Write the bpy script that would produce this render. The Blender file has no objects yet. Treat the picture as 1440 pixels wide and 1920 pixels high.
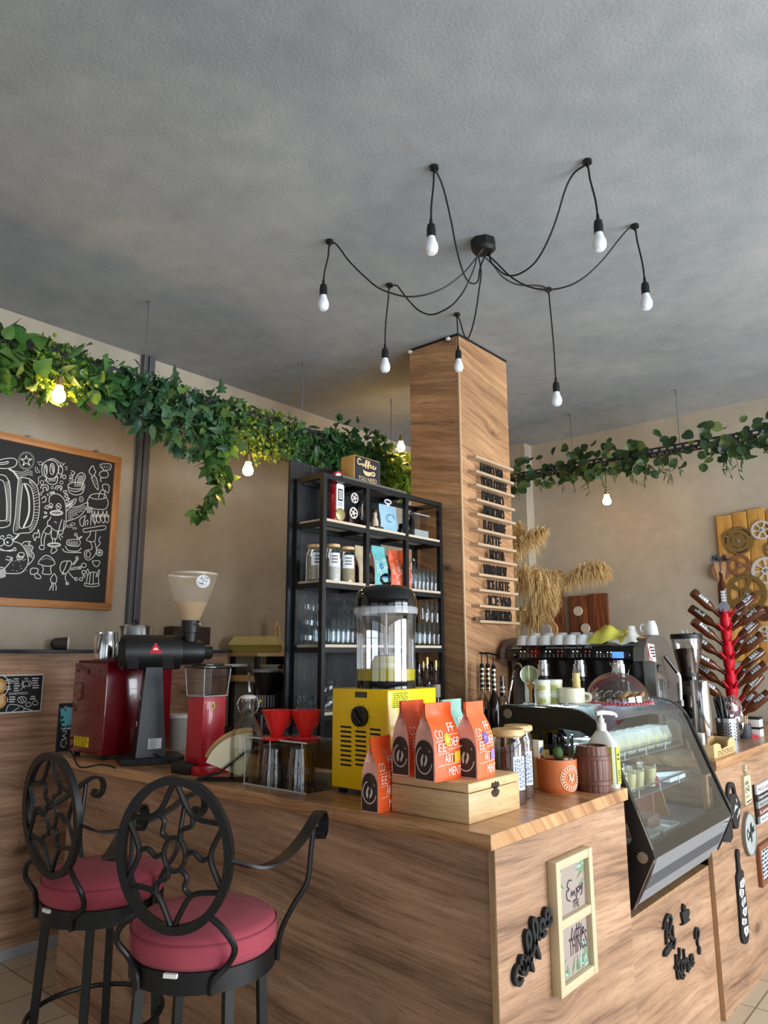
import bpy, bmesh, math, random
from mathutils import Vector, Matrix
random.seed(11)
SC = bpy.context.scene
COL = SC.collection
R = math.radians
PI = math.pi
U = random.uniform

# ------------------------------------------------------------------ camera
FPX, PITCH, YAW, ROLL, EYE = 1365.36, 0.193087, 0.705129, -0.003009, 1.56
_f0 = Vector((-math.sin(YAW), math.cos(YAW), 0)); _r0 = Vector((math.cos(YAW), math.sin(YAW), 0)); _u0 = Vector((0, 0, 1))
FW = _f0 * math.cos(PITCH) + _u0 * math.sin(PITCH)
_up = -_f0 * math.sin(PITCH) + _u0 * math.cos(PITCH)
RT = _r0 * math.cos(ROLL) + _up * math.sin(ROLL)
UP = -_r0 * math.sin(ROLL) + _up * math.cos(ROLL)
CAMP = Vector((0, 0, EYE))
cd = bpy.data.cameras.new('camera'); cam = bpy.data.objects.new('camera', cd); COL.objects.link(cam)
cd.sensor_fit = 'VERTICAL'; cd.sensor_height = 36; cd.lens = FPX / 1920 * 36
cd.clip_start = 0.05
cam.matrix_world = Matrix(((RT.x, UP.x, -FW.x, 0), (RT.y, UP.y, -FW.y, 0), (RT.z, UP.z, -FW.z, EYE), (0, 0, 0, 1)))
SC.camera = cam

# surveying: the point of a real plane seen at a spot of the photograph
def ray(px, py):
    return FW + RT * ((px - 720) / FPX) - UP * ((py - 960) / FPX)
def on(px, py, x=None, y=None, z=None):
    d = ray(px, py)
    t = (x - CAMP.x) / d.x if x is not None else (y - CAMP.y) / d.y if y is not None else (z - CAMP.z) / d.z
    return CAMP + d * t
def depth(p): return (Vector(p) - CAMP).dot(FW)
def rise(p, py):
    """height above p (vertically) that is seen at image row py"""
    lo, hi = -2.0, 4.0
    for _ in range(40):
        m = (lo + hi) / 2; q = Vector((p[0], p[1], m)) - CAMP
        r = 960 - FPX * q.dot(UP) / q.dot(FW)
        if r > py: lo = m
        else: hi = m
    return lo
def wide(p, n): return n * depth(p) / FPX

# ------------------------------------------------------------------ scene graph
INV = {}
def thing(name, label, cat, loc=(0, 0, 0), rz=0, group=None):
    o = bpy.data.objects.new(name, None); COL.objects.link(o)
    o.empty_display_size = 0.1
    o.location = loc; o.rotation_euler = (0, 0, rz)
    o['label'] = label; o['category'] = cat
    if group: o['group'] = group
    INV[o] = (Matrix.Translation(Vector(loc)) @ Matrix.Rotation(rz, 4, 'Z')).inverted()
    return o
def tag(o, label, cat, group=None):
    o['label'] = label; o['category'] = cat
    if group: o['group'] = group
    return o
def dup(root, loc, rz=None, label=None, group=None):
    r = root.copy(); COL.objects.link(r); r.location = loc
    if rz is not None: r.rotation_euler = (0, 0, rz)
    if label: r['label'] = label
    if group: r['group'] = group
    for ch in list(root.children):
        c = ch.copy(); COL.objects.link(c); c.parent = r
        for g in list(ch.children):
            d = g.copy(); COL.objects.link(d); d.parent = c
    return r

class MB:
    def __init__(s, M=None):
        s.bm = bmesh.new(); s.M = M or Matrix()
    def v(s, c): return s.bm.verts.new(s.M @ Vector(c))
    def poly(s, cs):
        try: return s.bm.faces.new([s.v(c) for c in cs])
        except ValueError: return None
    def box(s, a, b, bev=0, seg=2):
        (x0, y0, z0), (x1, y1, z1) = a, b
        vs = [s.v(c) for c in ((x0,y0,z0),(x1,y0,z0),(x1,y1,z0),(x0,y1,z0),(x0,y0,z1),(x1,y0,z1),(x1,y1,z1),(x0,y1,z1))]
        fs = [s.bm.faces.new([vs[i] for i in q]) for q in ((3,2,1,0),(4,5,6,7),(0,1,5,4),(1,2,6,5),(2,3,7,6),(3,0,4,7))]
        if bev > 0:
            es = list({e for f in fs for e in f.edges})
            bmesh.ops.bevel(s.bm, geom=es, offset=bev, segments=seg, affect='EDGES', profile=0.5)
        return s
    def frustum(s, c, b, t, z0, z1):
        """rectangular taper: half sizes b=(bx,by) at z0 and t at z1"""
        x, y = c
        lo = [s.v((x+i*b[0], y+j*b[1], z0)) for i, j in ((-1,-1),(1,-1),(1,1),(-1,1))]
        hi = [s.v((x+i*t[0], y+j*t[1], z1)) for i, j in ((-1,-1),(1,-1),(1,1),(-1,1))]
        s.bm.faces.new(lo[::-1]); s.bm.faces.new(hi)
        for i in range(4): s.bm.faces.new((lo[i], lo[(i+1)%4], hi[(i+1)%4], hi[i]))
        return s
    def lathe(s, prof, seg=24, c=(0, 0, 0), M=None):
        M = s.M @ Matrix.Translation(Vector(c)) @ (M or Matrix())
        rows = []
        for r, z in prof:
            if r < 1e-6: rows.append([s.bm.verts.new(M @ Vector((0, 0, z)))])
            else: rows.append([s.bm.verts.new(M @ Vector((r*math.cos(2*PI*k/seg), r*math.sin(2*PI*k/seg), z))) for k in range(seg)])
        for a, b in zip(rows, rows[1:]):
            for k in range(seg):
                k2 = (k+1) % seg
                q = ([a[0], b[k2], b[k]] if len(a) == 1 and len(b) > 1 else [a[k], a[k2], b[0]] if len(b) == 1 and len(a) > 1
                     else [a[k], a[k2], b[k2], b[k]] if len(a) > 1 else None)
                if q: s.bm.faces.new(q)
        return s
    def cyl(s, c, r, z0, z1, seg=24, r1=None):
        r1 = r if r1 is None else r1
        return s.lathe([(0, z0), (r, z0), (r1, z1), (0, z1)], seg, c)
    def rod(s, p, q, r, seg=12, r1=None):
        p, q = Vector(p), Vector(q); d = q - p
        M = Matrix.Translation(p) @ d.to_track_quat('Z', 'Y').to_matrix().to_4x4()
        r1 = r if r1 is None else r1
        return s.lathe([(0, 0), (r, 0), (r1, d.length), (0, d.length)], seg, (0, 0, 0), M)
    def along(s, p, q, prof, seg=20):
        p, q = Vector(p), Vector(q); d = (q - p).normalized()
        M = Matrix.Translation(p) @ d.to_track_quat('Z', 'Y').to_matrix().to_4x4()
        return s.lathe(prof, seg, (0, 0, 0), M)
    def ball(s, c, r, sc=(1, 1, 1), seg=20, ring=12):
        M = s.M @ Matrix.Translation(Vector(c)) @ Matrix.Diagonal((r*sc[0], r*sc[1], r*sc[2], 1))
        bmesh.ops.create_uvsphere(s.bm, u_segments=seg, v_segments=ring, radius=1, matrix=M)
        return s
    def tube(s, pts, r, seg=8, closed=False, flat=None, up=None):
        """sweep a round (or flat=(w,h)) section along pts"""
        pts = [Vector(p) for p in pts]; n = len(pts)
        rows = []; prev = None
        for i in range(n):
            a = pts[i-1] if (i > 0 or closed) else pts[i]; b = pts[(i+1) % n] if (i < n-1 or closed) else pts[i]
            t = (b - a).normalized()
            if up is not None: nrm = (Vector(up) - t * t.dot(Vector(up))).normalized()
            elif prev is None:
                h = Vector((0, 0, 1)) if abs(t.z) < 0.9 else Vector((1, 0, 0))
                nrm = (h - t * t.dot(h)).normalized()
            else: nrm = (prev - t * t.dot(prev)).normalized()
            prev = nrm; bn = t.cross(nrm)
            rr = r[i] if isinstance(r, (list, tuple)) else r
            if flat: sec = [(-flat[0], -flat[1]), (flat[0], -flat[1]), (flat[0], flat[1]), (-flat[0], flat[1])]
            else: sec = [(rr*math.cos(2*PI*k/seg), rr*math.sin(2*PI*k/seg)) for k in range(seg)]
            rows.append([s.bm.verts.new(s.M @ (pts[i] + bn*x + nrm*y)) for x, y in sec])
        m = len(rows[0])
        for i in range(n if closed else n-1):
            a, b = rows[i], rows[(i+1) % n]
            for k in range(m): s.bm.faces.new((a[k], a[(k+1)%m], b[(k+1)%m], b[k]))
        if not closed: s.bm.faces.new(rows[0][::-1]); s.bm.faces.new(rows[-1])
        return s
    def prism(s, pts, ax, d0, d1):
        f = {'x': lambda p, d: (d, p[0], p[1]), 'y': lambda p, d: (p[0], d, p[1]), 'z': lambda p, d: (p[0], p[1], d)}[ax]
        a = [s.v(f(p, d0)) for p in pts]; b = [s.v(f(p, d1)) for p in pts]; n = len(pts)
        s.bm.faces.new(a[::-1]); s.bm.faces.new(b)
        for i in range(n): s.bm.faces.new((a[i], a[(i+1)%n], b[(i+1)%n], b[i]))
        return s
    def ribbon(s, pts, w, o, u, v, th=0.0, lift=0.0, smooth=True, closed=False):
        """a brush stroke: 2-D points in plane (o; u, v), width w, raised by th"""
        o, u, v = Vector(o), Vector(u), Vector(v); n = u.cross(v).normalized()
        P = spline(pts, 4, closed) if smooth and len(pts) > 2 else [Vector((p[0], p[1], 0)) for p in pts]
        if closed and not smooth: P = P + [P[0]]
        L, Rr = [], []; k = len(P)
        for i in range(k):
            a = P[max(i-1, 0)]; b = P[min(i+1, k-1)]; t = (b - a)
            t = t.normalized() if t.length > 1e-9 else Vector((1, 0, 0))
            m = Vector((-t.y, t.x, 0)) * (w/2)
            L.append(P[i] + m); Rr.append(P[i] - m)
        if not closed:
            t0 = (P[1]-P[0]).normalized()*w*.4; t1 = (P[-1]-P[-2]).normalized()*w*.4
            loop = L + [L[-1]*.7+Rr[-1]*.3+t1, L[-1]*.3+Rr[-1]*.7+t1] + Rr[::-1] + [Rr[0]*.7+L[0]*.3-t0, Rr[0]*.3+L[0]*.7-t0]
        W = lambda p, h: s.bm.verts.new(s.M @ (o + u*p.x + v*p.y + n*h))
        def strip(h, flip):
            a = [W(p, h) for p in L]; b = [W(p, h) for p in Rr]
            for i in range(k-1):
                q = (a[i], b[i], b[i+1], a[i+1]); s.bm.faces.new(q[::-1] if flip else q)
            return a, b
        a, b = strip(lift+th, False)
        if not closed:
            e0 = (P[0] - (P[1]-P[0]).normalized()*w*.45); e1 = (P[-1] + (P[-1]-P[-2]).normalized()*w*.45)
            s.bm.faces.new((b[0], a[0], W(e0, lift+th))); s.bm.faces.new((a[-1], b[-1], W(e1, lift+th)))
        if th > 0:
            a2 = [W(p, lift) for p in L]; b2 = [W(p, lift) for p in Rr]
            for i in range(k-1):
                s.bm.faces.new((a[i], a[i+1], a2[i+1], a2[i])); s.bm.faces.new((b[i+1], b[i], b2[i], b2[i+1]))
            s.bm.faces.new((a[0], a2[0], b2[0], b[0])); s.bm.faces.new((b[-1], b2[-1], a2[-1], a[-1]))
        return s
    def text(s, body, o, u, v, h, w=None, th=0.0, bold=0.0, lift=0.0, align='LEFT', sp=1.0):
        """lettering in plane (o; u, v): cap height h, total width w (or natural)"""
        cu = bpy.data.curves.new('t', 'FONT'); cu.body = body; cu.size = 1; cu.offset = bold; cu.space_character = sp
        cu.resolution_u = 3
        ob = bpy.data.objects.new('t', cu); COL.objects.link(ob); bpy.context.view_layer.update()
        me = bpy.data.meshes.new_from_object(ob)
        bpy.data.objects.remove(ob); bpy.data.curves.remove(cu)
        xs = [q.co.x for q in me.vertices]
        if not xs: bpy.data.meshes.remove(me); return s
        x0, x1 = min(xs), max(xs)
        ky = h / 0.70; kx = (w / (x1 - x0)) if w else ky
        off = 0 if align == 'LEFT' else -(x1-x0)*kx/2
        o, u, v = Vector(o), Vector(u), Vector(v); n = u.cross(v).normalized()
        P = lambda c, d: s.M @ (o + u*((c.x-x0)*kx+off) + v*(c.y*ky) + n*(lift+d))
        top = [s.bm.verts.new(P(q.co, th)) for q in me.vertices]
        ec = {}
        for f in me.polygons:
            vi = list(f.vertices)
            try: s.bm.faces.new([top[i] for i in vi])
            except ValueError: pass
            for i in range(len(vi)):
                e = tuple(sorted((vi[i], vi[(i+1) % len(vi)]))); ec.setdefault(e, []).append((vi[i], vi[(i+1) % len(vi)]))
        if th > 0:
            bot = [s.bm.verts.new(P(q.co, 0)) for q in me.vertices]
            for e, l in ec.items():
                if len(l) == 1:
                    i, j = l[0]; s.bm.faces.new((top[j], top[i], bot[i], bot[j]))
        bpy.data.meshes.remove(me)
        return s
    def build(s, name, mat, parent=None, ang=35, fix=True, local=False):
        if fix: bmesh.ops.recalc_face_normals(s.bm, faces=s.bm.faces)
        if parent is not None and not local:
            r = parent
            while r.parent is not None: r = r.parent
            if r in INV: s.bm.transform(INV[r])
        me = bpy.data.meshes.new(name); s.bm.to_mesh(me); s.bm.free()
        if mat is not None: me.materials.append(mat)
        if ang:
            me.polygons.foreach_set('use_smooth', [True]*len(me.polygons)); me.set_sharp_from_angle(angle=R(ang))
        o = bpy.data.objects.new(name, me); COL.objects.link(o)
        if parent is not None: o.parent = parent
        return o

def spline(pts, n=6, closed=False):
    P = [Vector(p) if len(p) == 3 else Vector((p[0], p[1], 0)) for p in pts]; k = len(P); out = []
    for i in range(k if closed else k-1):
        p0 = P[(i-1) % k] if (closed or i > 0) else P[0]*2-P[1]
        p1 = P[i]; p2 = P[(i+1) % k]; p3 = P[(i+2) % k] if (closed or i+2 < k) else P[-1]*2-P[-2]
        for j in range(n):
            t = j/n
            out.append(0.5*((2*p1)+(p2-p0)*t+(2*p0-5*p1+4*p2-p3)*t*t+(3*p1-p0-3*p2+p3)*t**3))
    out.append(P[0] if closed else P[-1])
    return out
def struct(o): o['kind'] = 'structure'; return o
X_, Y_, Z_ = Vector((1,0,0)), Vector((0,1,0)), Vector((0,0,1))

# ------------------------------------------------------------------ materials
def srgb(r, g, b):
    f = lambda c: (c/255/12.92 if c/255 <= .04045 else ((c/255+.055)/1.055)**2.4)
    return (f(r), f(g), f(b), 1)
MATS = {}
def mat(name, col, rough=.5, metal=0, trans=0, ior=1.45, emit=None, es=0, coat=0, sheen=0, var=0, vs=8, bump=0, alpha=1, sss=0, spec=None):
    if name in MATS: return MATS[name]
    m = bpy.data.materials.new(name); m.use_nodes = True; nt = m.node_tree; b = nt.nodes['Principled BSDF']
    c = srgb(*col) if max(col) > 1.001 else (*col, 1)
    b.inputs['Base Color'].default_value = c; b.inputs['Roughness'].default_value = rough; b.inputs['Metallic'].default_value = metal
    b.inputs['Transmission Weight'].default_value = trans; b.inputs['IOR'].default_value = ior; b.inputs['Coat Weight'].default_value = coat
    b.inputs['Sheen Weight'].default_value = sheen; b.inputs['Alpha'].default_value = alpha
    if spec is not None: b.inputs['Specular IOR Level'].default_value = spec
    if sss: b.inputs['Subsurface Weight'].default_value = sss; b.inputs['Subsurface Radius'].default_value = (.02, .01, .006)
    if emit: b.inputs['Emission Color'].default_value = srgb(*emit); b.inputs['Emission Strength'].default_value = es
    if var or bump:
        tc = nt.nodes.new('ShaderNodeTexCoord'); nz = nt.nodes.new('ShaderNodeTexNoise')
        nz.inputs['Scale'].default_value = vs; nz.inputs['Detail'].default_value = 6; nt.links.new(tc.outputs['Object'], nz.inputs['Vector'])
        if var:
            mx = nt.nodes.new('ShaderNodeMix'); mx.data_type = 'RGBA'
            mx.inputs[6].default_value = [q*(1-var) for q in c[:3]]+[1]; mx.inputs[7].default_value = [min(1, q*(1+var)) for q in c[:3]]+[1]
            nt.links.new(nz.outputs['Fac'], mx.inputs[0]); nt.links.new(mx.outputs[2], b.inputs['Base Color'])
        if bump:
            bp = nt.nodes.new('ShaderNodeBump'); bp.inputs['Strength'].default_value = bump; bp.inputs['Distance'].default_value = .004
            nt.links.new(nz.outputs['Fac'], bp.inputs['Height']); nt.links.new(bp.outputs['Normal'], b.inputs['Normal'])
    MATS[name] = m
    return m
def N(nt, t, **k):
    n = nt.nodes.new(t)
    for a, v in k.items(): setattr(n, a, v)
    return n
def mth(nt, op, a, b=None, c=None):
    n = N(nt, 'ShaderNodeMath', operation=op)
    for i, q in enumerate((a, b, c)):
        if q is None: continue
        if hasattr(q, 'links'): nt.links.new(q, n.inputs[i])
        else: n.inputs[i].default_value = q
    return n.outputs[0]
def ramp(nt, fac, stops):
    n = N(nt, 'ShaderNodeValToRGB'); e = n.color_ramp.elements
    while len(e) < len(stops): e.new(.5)
    for q, (p, c) in zip(e, stops): q.position = p; q.color = c if len(c) == 4 else (*c, 1)
    nt.links.new(fac, n.inputs[0]); return n.outputs[0]
def mixc(nt, fac, a, b, mode='MIX'):
    n = N(nt, 'ShaderNodeMix', data_type='RGBA', blend_type=mode)
    for i, q in ((0, fac), (6, a), (7, b)):
        if hasattr(q, 'links'): nt.links.new(q, n.inputs[i])
        else: n.inputs[i].default_value = q
    return n.outputs[2]
def wood(name, light, mid, dark, mode='wall', tilt=0.0, rough=.45, scale=1.0, knots=True, seed=0.0):
    """laminate oak: long grain streaks, cathedral waves, knots. mode: which way the boards run"""
    m = bpy.data.materials.new(name); m.use_nodes = True; nt = m.node_tree; b = nt.nodes['Principled BSDF']
    tc = N(nt, 'ShaderNodeTexCoord'); sp = N(nt, 'ShaderNodeSeparateXYZ'); nt.links.new(tc.outputs['Object'], sp.inputs[0])
    x, y, z = sp.outputs
    if mode == 'wall': u = mth(nt, 'ADD', x, y); v = z
    elif mode == 'topx': u = x; v = mth(nt, 'ADD', y, z)
    elif mode == 'topy': u = y; v = mth(nt, 'ADD', x, z)
    else: u = z; v = mth(nt, 'ADD', x, y)                       # 'post'
    if tilt: v = mth(nt, 'MULTIPLY_ADD', u, tilt, v)
    def vec(su, sv, w=0.0):
        c = N(nt, 'ShaderNodeCombineXYZ'); nt.links.new(mth(nt, 'MULTIPLY', u, su*scale), c.inputs[0]); nt.links.new(mth(nt, 'MULTIPLY', v, sv*scale), c.inputs[1])
        c.inputs[2].default_value = w + seed; return c.outputs[0]
    def noise(vc, sc, det=4, dist=0.0, rough_=.55):
        n = N(nt, 'ShaderNodeTexNoise'); nt.links.new(vc, n.inputs['Vector']); n.inputs['Scale'].default_value = sc
        n.inputs['Detail'].default_value = det; n.inputs['Distortion'].default_value = dist; n.inputs['Roughness'].default_value = rough_
        return n.outputs['Fac']
    warp = noise(vec(1.2, 3.0, 3.1), 1.0, 2)
    if knots:
        vo = N(nt, 'ShaderNodeTexVoronoi'); nt.links.new(vec(2.3, 5.2, 7.7), vo.inputs['Vector']); vo.inputs['Scale'].default_value = 1.0; vo.inputs['Randomness'].default_value = 1
        kd = vo.outputs['Distance']
        kn = mth(nt, 'POWER', mth(nt, 'SUBTRACT', 1.0, mth(nt, 'MINIMUM', mth(nt, 'MULTIPLY', kd, 2.2), 1.0)), 2.0)
        spc = N(nt, 'ShaderNodeSeparateXYZ'); nt.links.new(vo.outputs['Color'], spc.inputs[0])
        pick = mth(nt, 'GREATER_THAN', spc.outputs[0], .58)
        kn = mth(nt, 'MULTIPLY', kn, pick)
    gv = mth(nt, 'MULTIPLY_ADD', warp, .07, v)
    if knots: gv = mth(nt, 'MULTIPLY_ADD', kn, .10, gv)
    def gvec(su, sv, w):
        c = N(nt, 'ShaderNodeCombineXYZ'); nt.links.new(mth(nt, 'MULTIPLY', u, su*scale), c.inputs[0]); nt.links.new(mth(nt, 'MULTIPLY', gv, sv*scale), c.inputs[1])
        c.inputs[2].default_value = w + seed; return c.outputs[0]
    broad = noise(gvec(.9, 9, 1.0), 1.0, 3)
    fine = noise(gvec(2.2, 52, 2.0), 1.0, 5, 0, .65)
    pore = noise(gvec(9, 260, 5.0), 1.0, 2)
    blotch = noise(vec(1.3, 2.6, 9.0), 1.0, 3)
    f = mth(nt, 'ADD', mth(nt, 'MULTIPLY', broad, .50), mth(nt, 'MULTIPLY', fine, .50))
    col = ramp(nt, f, [(.33, srgb(*dark)), (.46, srgb(*mid)), (.60, srgb(*light)), (.80, srgb(*[min(255, q*1.08) for q in light]))])
    col = mixc(nt, mth(nt, 'MULTIPLY', mth(nt, 'LESS_THAN', pore, .40), .35), col, srgb(*[q*.62 for q in dark]))
    shade = mth(nt, 'MULTIPLY_ADD', blotch, 1.15, .40)
    cb = N(nt, 'ShaderNodeCombineColor'); [nt.links.new(shade, cb.inputs[i]) for i in range(3)]
    col = mixc(nt, .8, col, cb.outputs[0], 'MULTIPLY')
    if knots:
        cl = lambda a, b: mth(nt, 'MINIMUM', mth(nt, 'MAXIMUM', mth(nt, 'MULTIPLY', mth(nt, 'SUBTRACT', kn, a), b), 0.0), 1.0)
        ring = mth(nt, 'MULTIPLY_ADD', mth(nt, 'SINE', mth(nt, 'MULTIPLY', kd, 150.0)), .25, .75)
        core = mth(nt, 'MULTIPLY', mth(nt, 'MULTIPLY', cl(.52, 6.0), ring), .72)
        halo = mth(nt, 'MULTIPLY', mth(nt, 'MULTIPLY', cl(.18, 3.0), ring), .42)
        col = mixc(nt, halo, col, srgb(*[q*.75 for q in dark])); col = mixc(nt, core, col, srgb(*[q*.42 for q in dark]))
    nt.links.new(col, b.inputs['Base Color']); b.inputs['Roughness'].default_value = rough
    bp = N(nt, 'ShaderNodeBump'); bp.inputs['Strength'].default_value = .12; bp.inputs['Distance'].default_value = .002
    nt.links.new(fine, bp.inputs['Height']); nt.links.new(bp.outputs['Normal'], b.inputs['Normal'])
    MATS[name] = m
    return m
def plaster(name, a, b_, c_, sc=1.4, rough=.85, bump=.35):
    m = bpy.data.materials.new(name); m.use_nodes = True; nt = m.node_tree; b = nt.nodes['Principled BSDF']
    tc = N(nt, 'ShaderNodeTexCoord')
    def nz(s, d, ds=0):
        n = N(nt, 'ShaderNodeTexNoise'); nt.links.new(tc.outputs['Object'], n.inputs['Vector']); n.inputs['Scale'].default_value = s
        n.inputs['Detail'].default_value = d; n.inputs['Distortion'].default_value = ds; return n.outputs['Fac']
    f = mth(nt, 'ADD', mth(nt, 'MULTIPLY', nz(sc, 5, .6), .7), mth(nt, 'MULTIPLY', nz(sc*9, 6), .3))
    col = ramp(nt, f, [(.36, srgb(*a)), (.5, srgb(*b_)), (.64, srgb(*c_))])
    nt.links.new(col, b.inputs['Base Color']); b.inputs['Roughness'].default_value = rough
    bp = N(nt, 'ShaderNodeBump'); bp.inputs['Strength'].default_value = bump; bp.inputs['Distance'].default_value = .004
    nt.links.new(nz(70, 4), bp.inputs['Height']); nt.links.new(bp.outputs['Normal'], b.inputs['Normal'])
    MATS[name] = m; return m
def leafmat(name, cols, rough=.4, edge=None):
    m = bpy.data.materials.new(name); m.use_nodes = True; nt = m.node_tree; b = nt.nodes['Principled BSDF']
    g = N(nt, 'ShaderNodeNewGeometry'); n = len(cols)
    col = ramp(nt, g.outputs['Random Per Island'], [(i/(n-1), srgb(*c)) for i, c in enumerate(cols)])
    nt.links.new(col, b.inputs['Base Color']); b.inputs['Roughness'].default_value = rough
    b.inputs['Subsurface Weight'].default_value = 0
    tr = N(nt, 'ShaderNodeBsdfTranslucent'); nt.links.new(col, tr.inputs[0]); mx = N(nt, 'ShaderNodeMixShader'); mx.inputs[0].default_value = .3
    out = nt.nodes['Material Output']; nt.links.new(b.outputs[0], mx.inputs[1]); nt.links.new(tr.outputs[0], mx.inputs[2]); nt.links.new(mx.outputs[0], out.inputs[0])
    MATS[name] = m; return m
def clear(name, tint=(255, 255, 255), rough=.02, op=.16, edge=.2):
    """thin clear glass or acrylic: see-through sheet with Fresnel reflections"""
    if name in MATS: return MATS[name]
    m = bpy.data.materials.new(name); m.use_nodes = True; nt = m.node_tree; nt.nodes.remove(nt.nodes['Principled BSDF'])
    t = N(nt, 'ShaderNodeBsdfTransparent'); t.inputs[0].default_value = srgb(*tint)
    g = N(nt, 'ShaderNodeBsdfGlossy'); g.inputs['Roughness'].default_value = rough; g.inputs[0].default_value = (1, 1, 1, 1)
    lw = N(nt, 'ShaderNodeLayerWeight'); lw.inputs['Blend'].default_value = edge
    f = mth(nt, 'MULTIPLY_ADD', lw.outputs['Fresnel'], .8, op*.3)
    mx = N(nt, 'ShaderNodeMixShader'); nt.links.new(f, mx.inputs[0]); nt.links.new(t.outputs[0], mx.inputs[1]); nt.links.new(g.outputs[0], mx.inputs[2])
    nt.links.new(mx.outputs[0], nt.nodes['Material Output'].inputs[0])
    MATS[name] = m; return m

BLACK = mat('black satin', (22, 22, 23), .45)
BLACKG = mat('black gloss', (10, 10, 11), .12, coat=.4)
BLACKM = mat('black matt', (26, 25, 25), .8)
IRON = mat('black iron', (16, 16, 17), .42, var=.3, vs=30)
STEEL = mat('steel', (205, 205, 205), .18, 1)
STEELB = mat('brushed steel', (170, 172, 174), .35, 1)
WHITE = mat('white paint', (235, 235, 232), .5)
PAPER = mat('paper', (236, 234, 228), .8)
CHALK = mat('chalk', (232, 232, 228), .9)
INK = mat('ink', (24, 24, 26), .7)
GLASS = clear('clear glass')
ACRYL = clear('clear acrylic', (250, 252, 252), .03, .2)
LWOOD = wood('pale pine', (226, 190, 140), (214, 176, 124), (188, 146, 96), 'wall', knots=False, scale=1.6)
OAKF = wood('oak laminate', (184, 146, 116), (158, 121, 93), (102, 73, 56), 'wall', tilt=.06)
OAKT = wood('oak worktop along x', (206, 158, 112), (172, 124, 84), (118, 82, 56), 'topx', rough=.28)
OAKTY = wood('oak worktop along y', (206, 158, 112), (172, 124, 84), (118, 82, 56), 'topy', rough=.28)
OAKC = wood('oak column cladding', (206, 160, 116), (172, 127, 90), (112, 80, 56), 'wall', tilt=.24, seed=4.0)
OAKW = wood('oak wainscot', (206, 164, 134), (172, 132, 104), (112, 84, 66), 'wall', seed=8.0)
EDGE = wood('laminate edge', (172, 136, 100), (156, 120, 86), (130, 98, 70), 'post', knots=False)
LR=[50,270,420]; LF=[24,24]; EXPO=-0.2; BULB=110
# ------------------------------------------------------------------ the room
CEIL, LW, BW = 3.6, -4.36, 6.3
RW, FWL = 3.4, -3.2
M_CEIL = plaster('grey ceiling plaster', (138, 143, 147), (152, 156, 158), (166, 168, 168), .8, bump=.5)
M_WALL = plaster('taupe wall paint', (168, 157, 139), (178, 167, 148), (188, 177, 158), 1.1, bump=.2)
M_WOUT = mat('dark entrance wall', (112, 104, 96), .8)
def tilemat():
    m = bpy.data.materials.new('floor tiles'); m.use_nodes = True; nt = m.node_tree; b = nt.nodes['Principled BSDF']
    tc = N(nt, 'ShaderNodeTexCoord'); br = N(nt, 'ShaderNodeTexBrick'); br.offset = 0
    mp = N(nt, 'ShaderNodeMapping'); mp.inputs['Location'].default_value = (.1, .12, 0); nt.links.new(tc.outputs['Object'], mp.inputs[0]); nt.links.new(mp.outputs[0], br.inputs['Vector'])
    br.inputs['Scale'].default_value = 1; br.inputs['Brick Width'].default_value = .33; br.inputs['Row Height'].default_value = .33
    br.inputs['Mortar Size'].default_value = .004; br.inputs['Color1'].default_value = srgb(206, 192, 168); br.inputs['Color2'].default_value = srgb(198, 184, 160)
    br.inputs['Mortar'].default_value = srgb(120, 106, 88)
    nz = N(nt, 'ShaderNodeTexNoise'); nz.inputs['Scale'].default_value = 6; nz.inputs['Detail'].default_value = 6; nt.links.new(tc.outputs['Object'], nz.inputs['Vector'])
    col = mixc(nt, mth(nt, 'MULTIPLY', nz.outputs['Fac'], .3), br.outputs['Color'], srgb(160, 146, 124)); nt.links.new(col, b.inputs['Base Color']); b.inputs['Roughness'].default_value = .4
    return m
def slab(name, a, b, m): return struct(MB().box(a, b).build(name, m, ang=0))
slab('floor', (LW-.1, FWL-.1, -.1), (RW+.1, BW+.1, 0), tilemat())
slab('ceiling', (LW-.1, FWL-.1, CEIL), (RW+.1, BW+.1, CEIL+.1), M_CEIL)
slab('wall_left', (LW-.1, FWL-.1, 0), (LW, BW+.1, CEIL), M_WALL)
slab('wall_back', (LW, BW, 0), (RW, BW+.1, CEIL), M_WALL)
p = on(982.5, 830.6, z=CEIL)
slab('trim_1', (LW, p.y, 0), (p.x, BW, CEIL), M_WALL)          # boxed pillar in the far corner
# shop-front walls behind and to the right of the viewpoint, with their window openings
def holed(name, fixed, horiz, a0, a1, holes, m):
    mb = MB()
    def bx(u0, u1, z0, z1):
        if horiz: mb.box((u0, fixed[0], z0), (u1, fixed[1], z1))
        else: mb.box((fixed[0], u0, z0), (fixed[1], u1, z1))
    u = a0
    for (h0, h1, z0, z1) in holes:
        bx(u, h0, 0, CEIL); bx(h0, h1, 0, z0); bx(h0, h1, z1, CEIL); u = h1
    bx(u, a1, 0, CEIL)
    return struct(mb.build(name, m, ang=0))
WR = [(-2.4, .1, .25, 2.9), (.5, 3.0, .25, 2.9), (3.4, 5.9, .25, 2.9)]
WF = [(-3.2, -.6, .25, 2.7), (-.1, 2.6, .25, 2.7)]
holed('wall_right', (RW, RW+.1), False, FWL-.1, BW+.1, WR, M_WOUT)
holed('wall_front', (FWL-.1, FWL), True, LW, RW, WF, M_WOUT)
M_FR = mat('dark window frame', (52, 52, 54), .5)
k = 0
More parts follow.
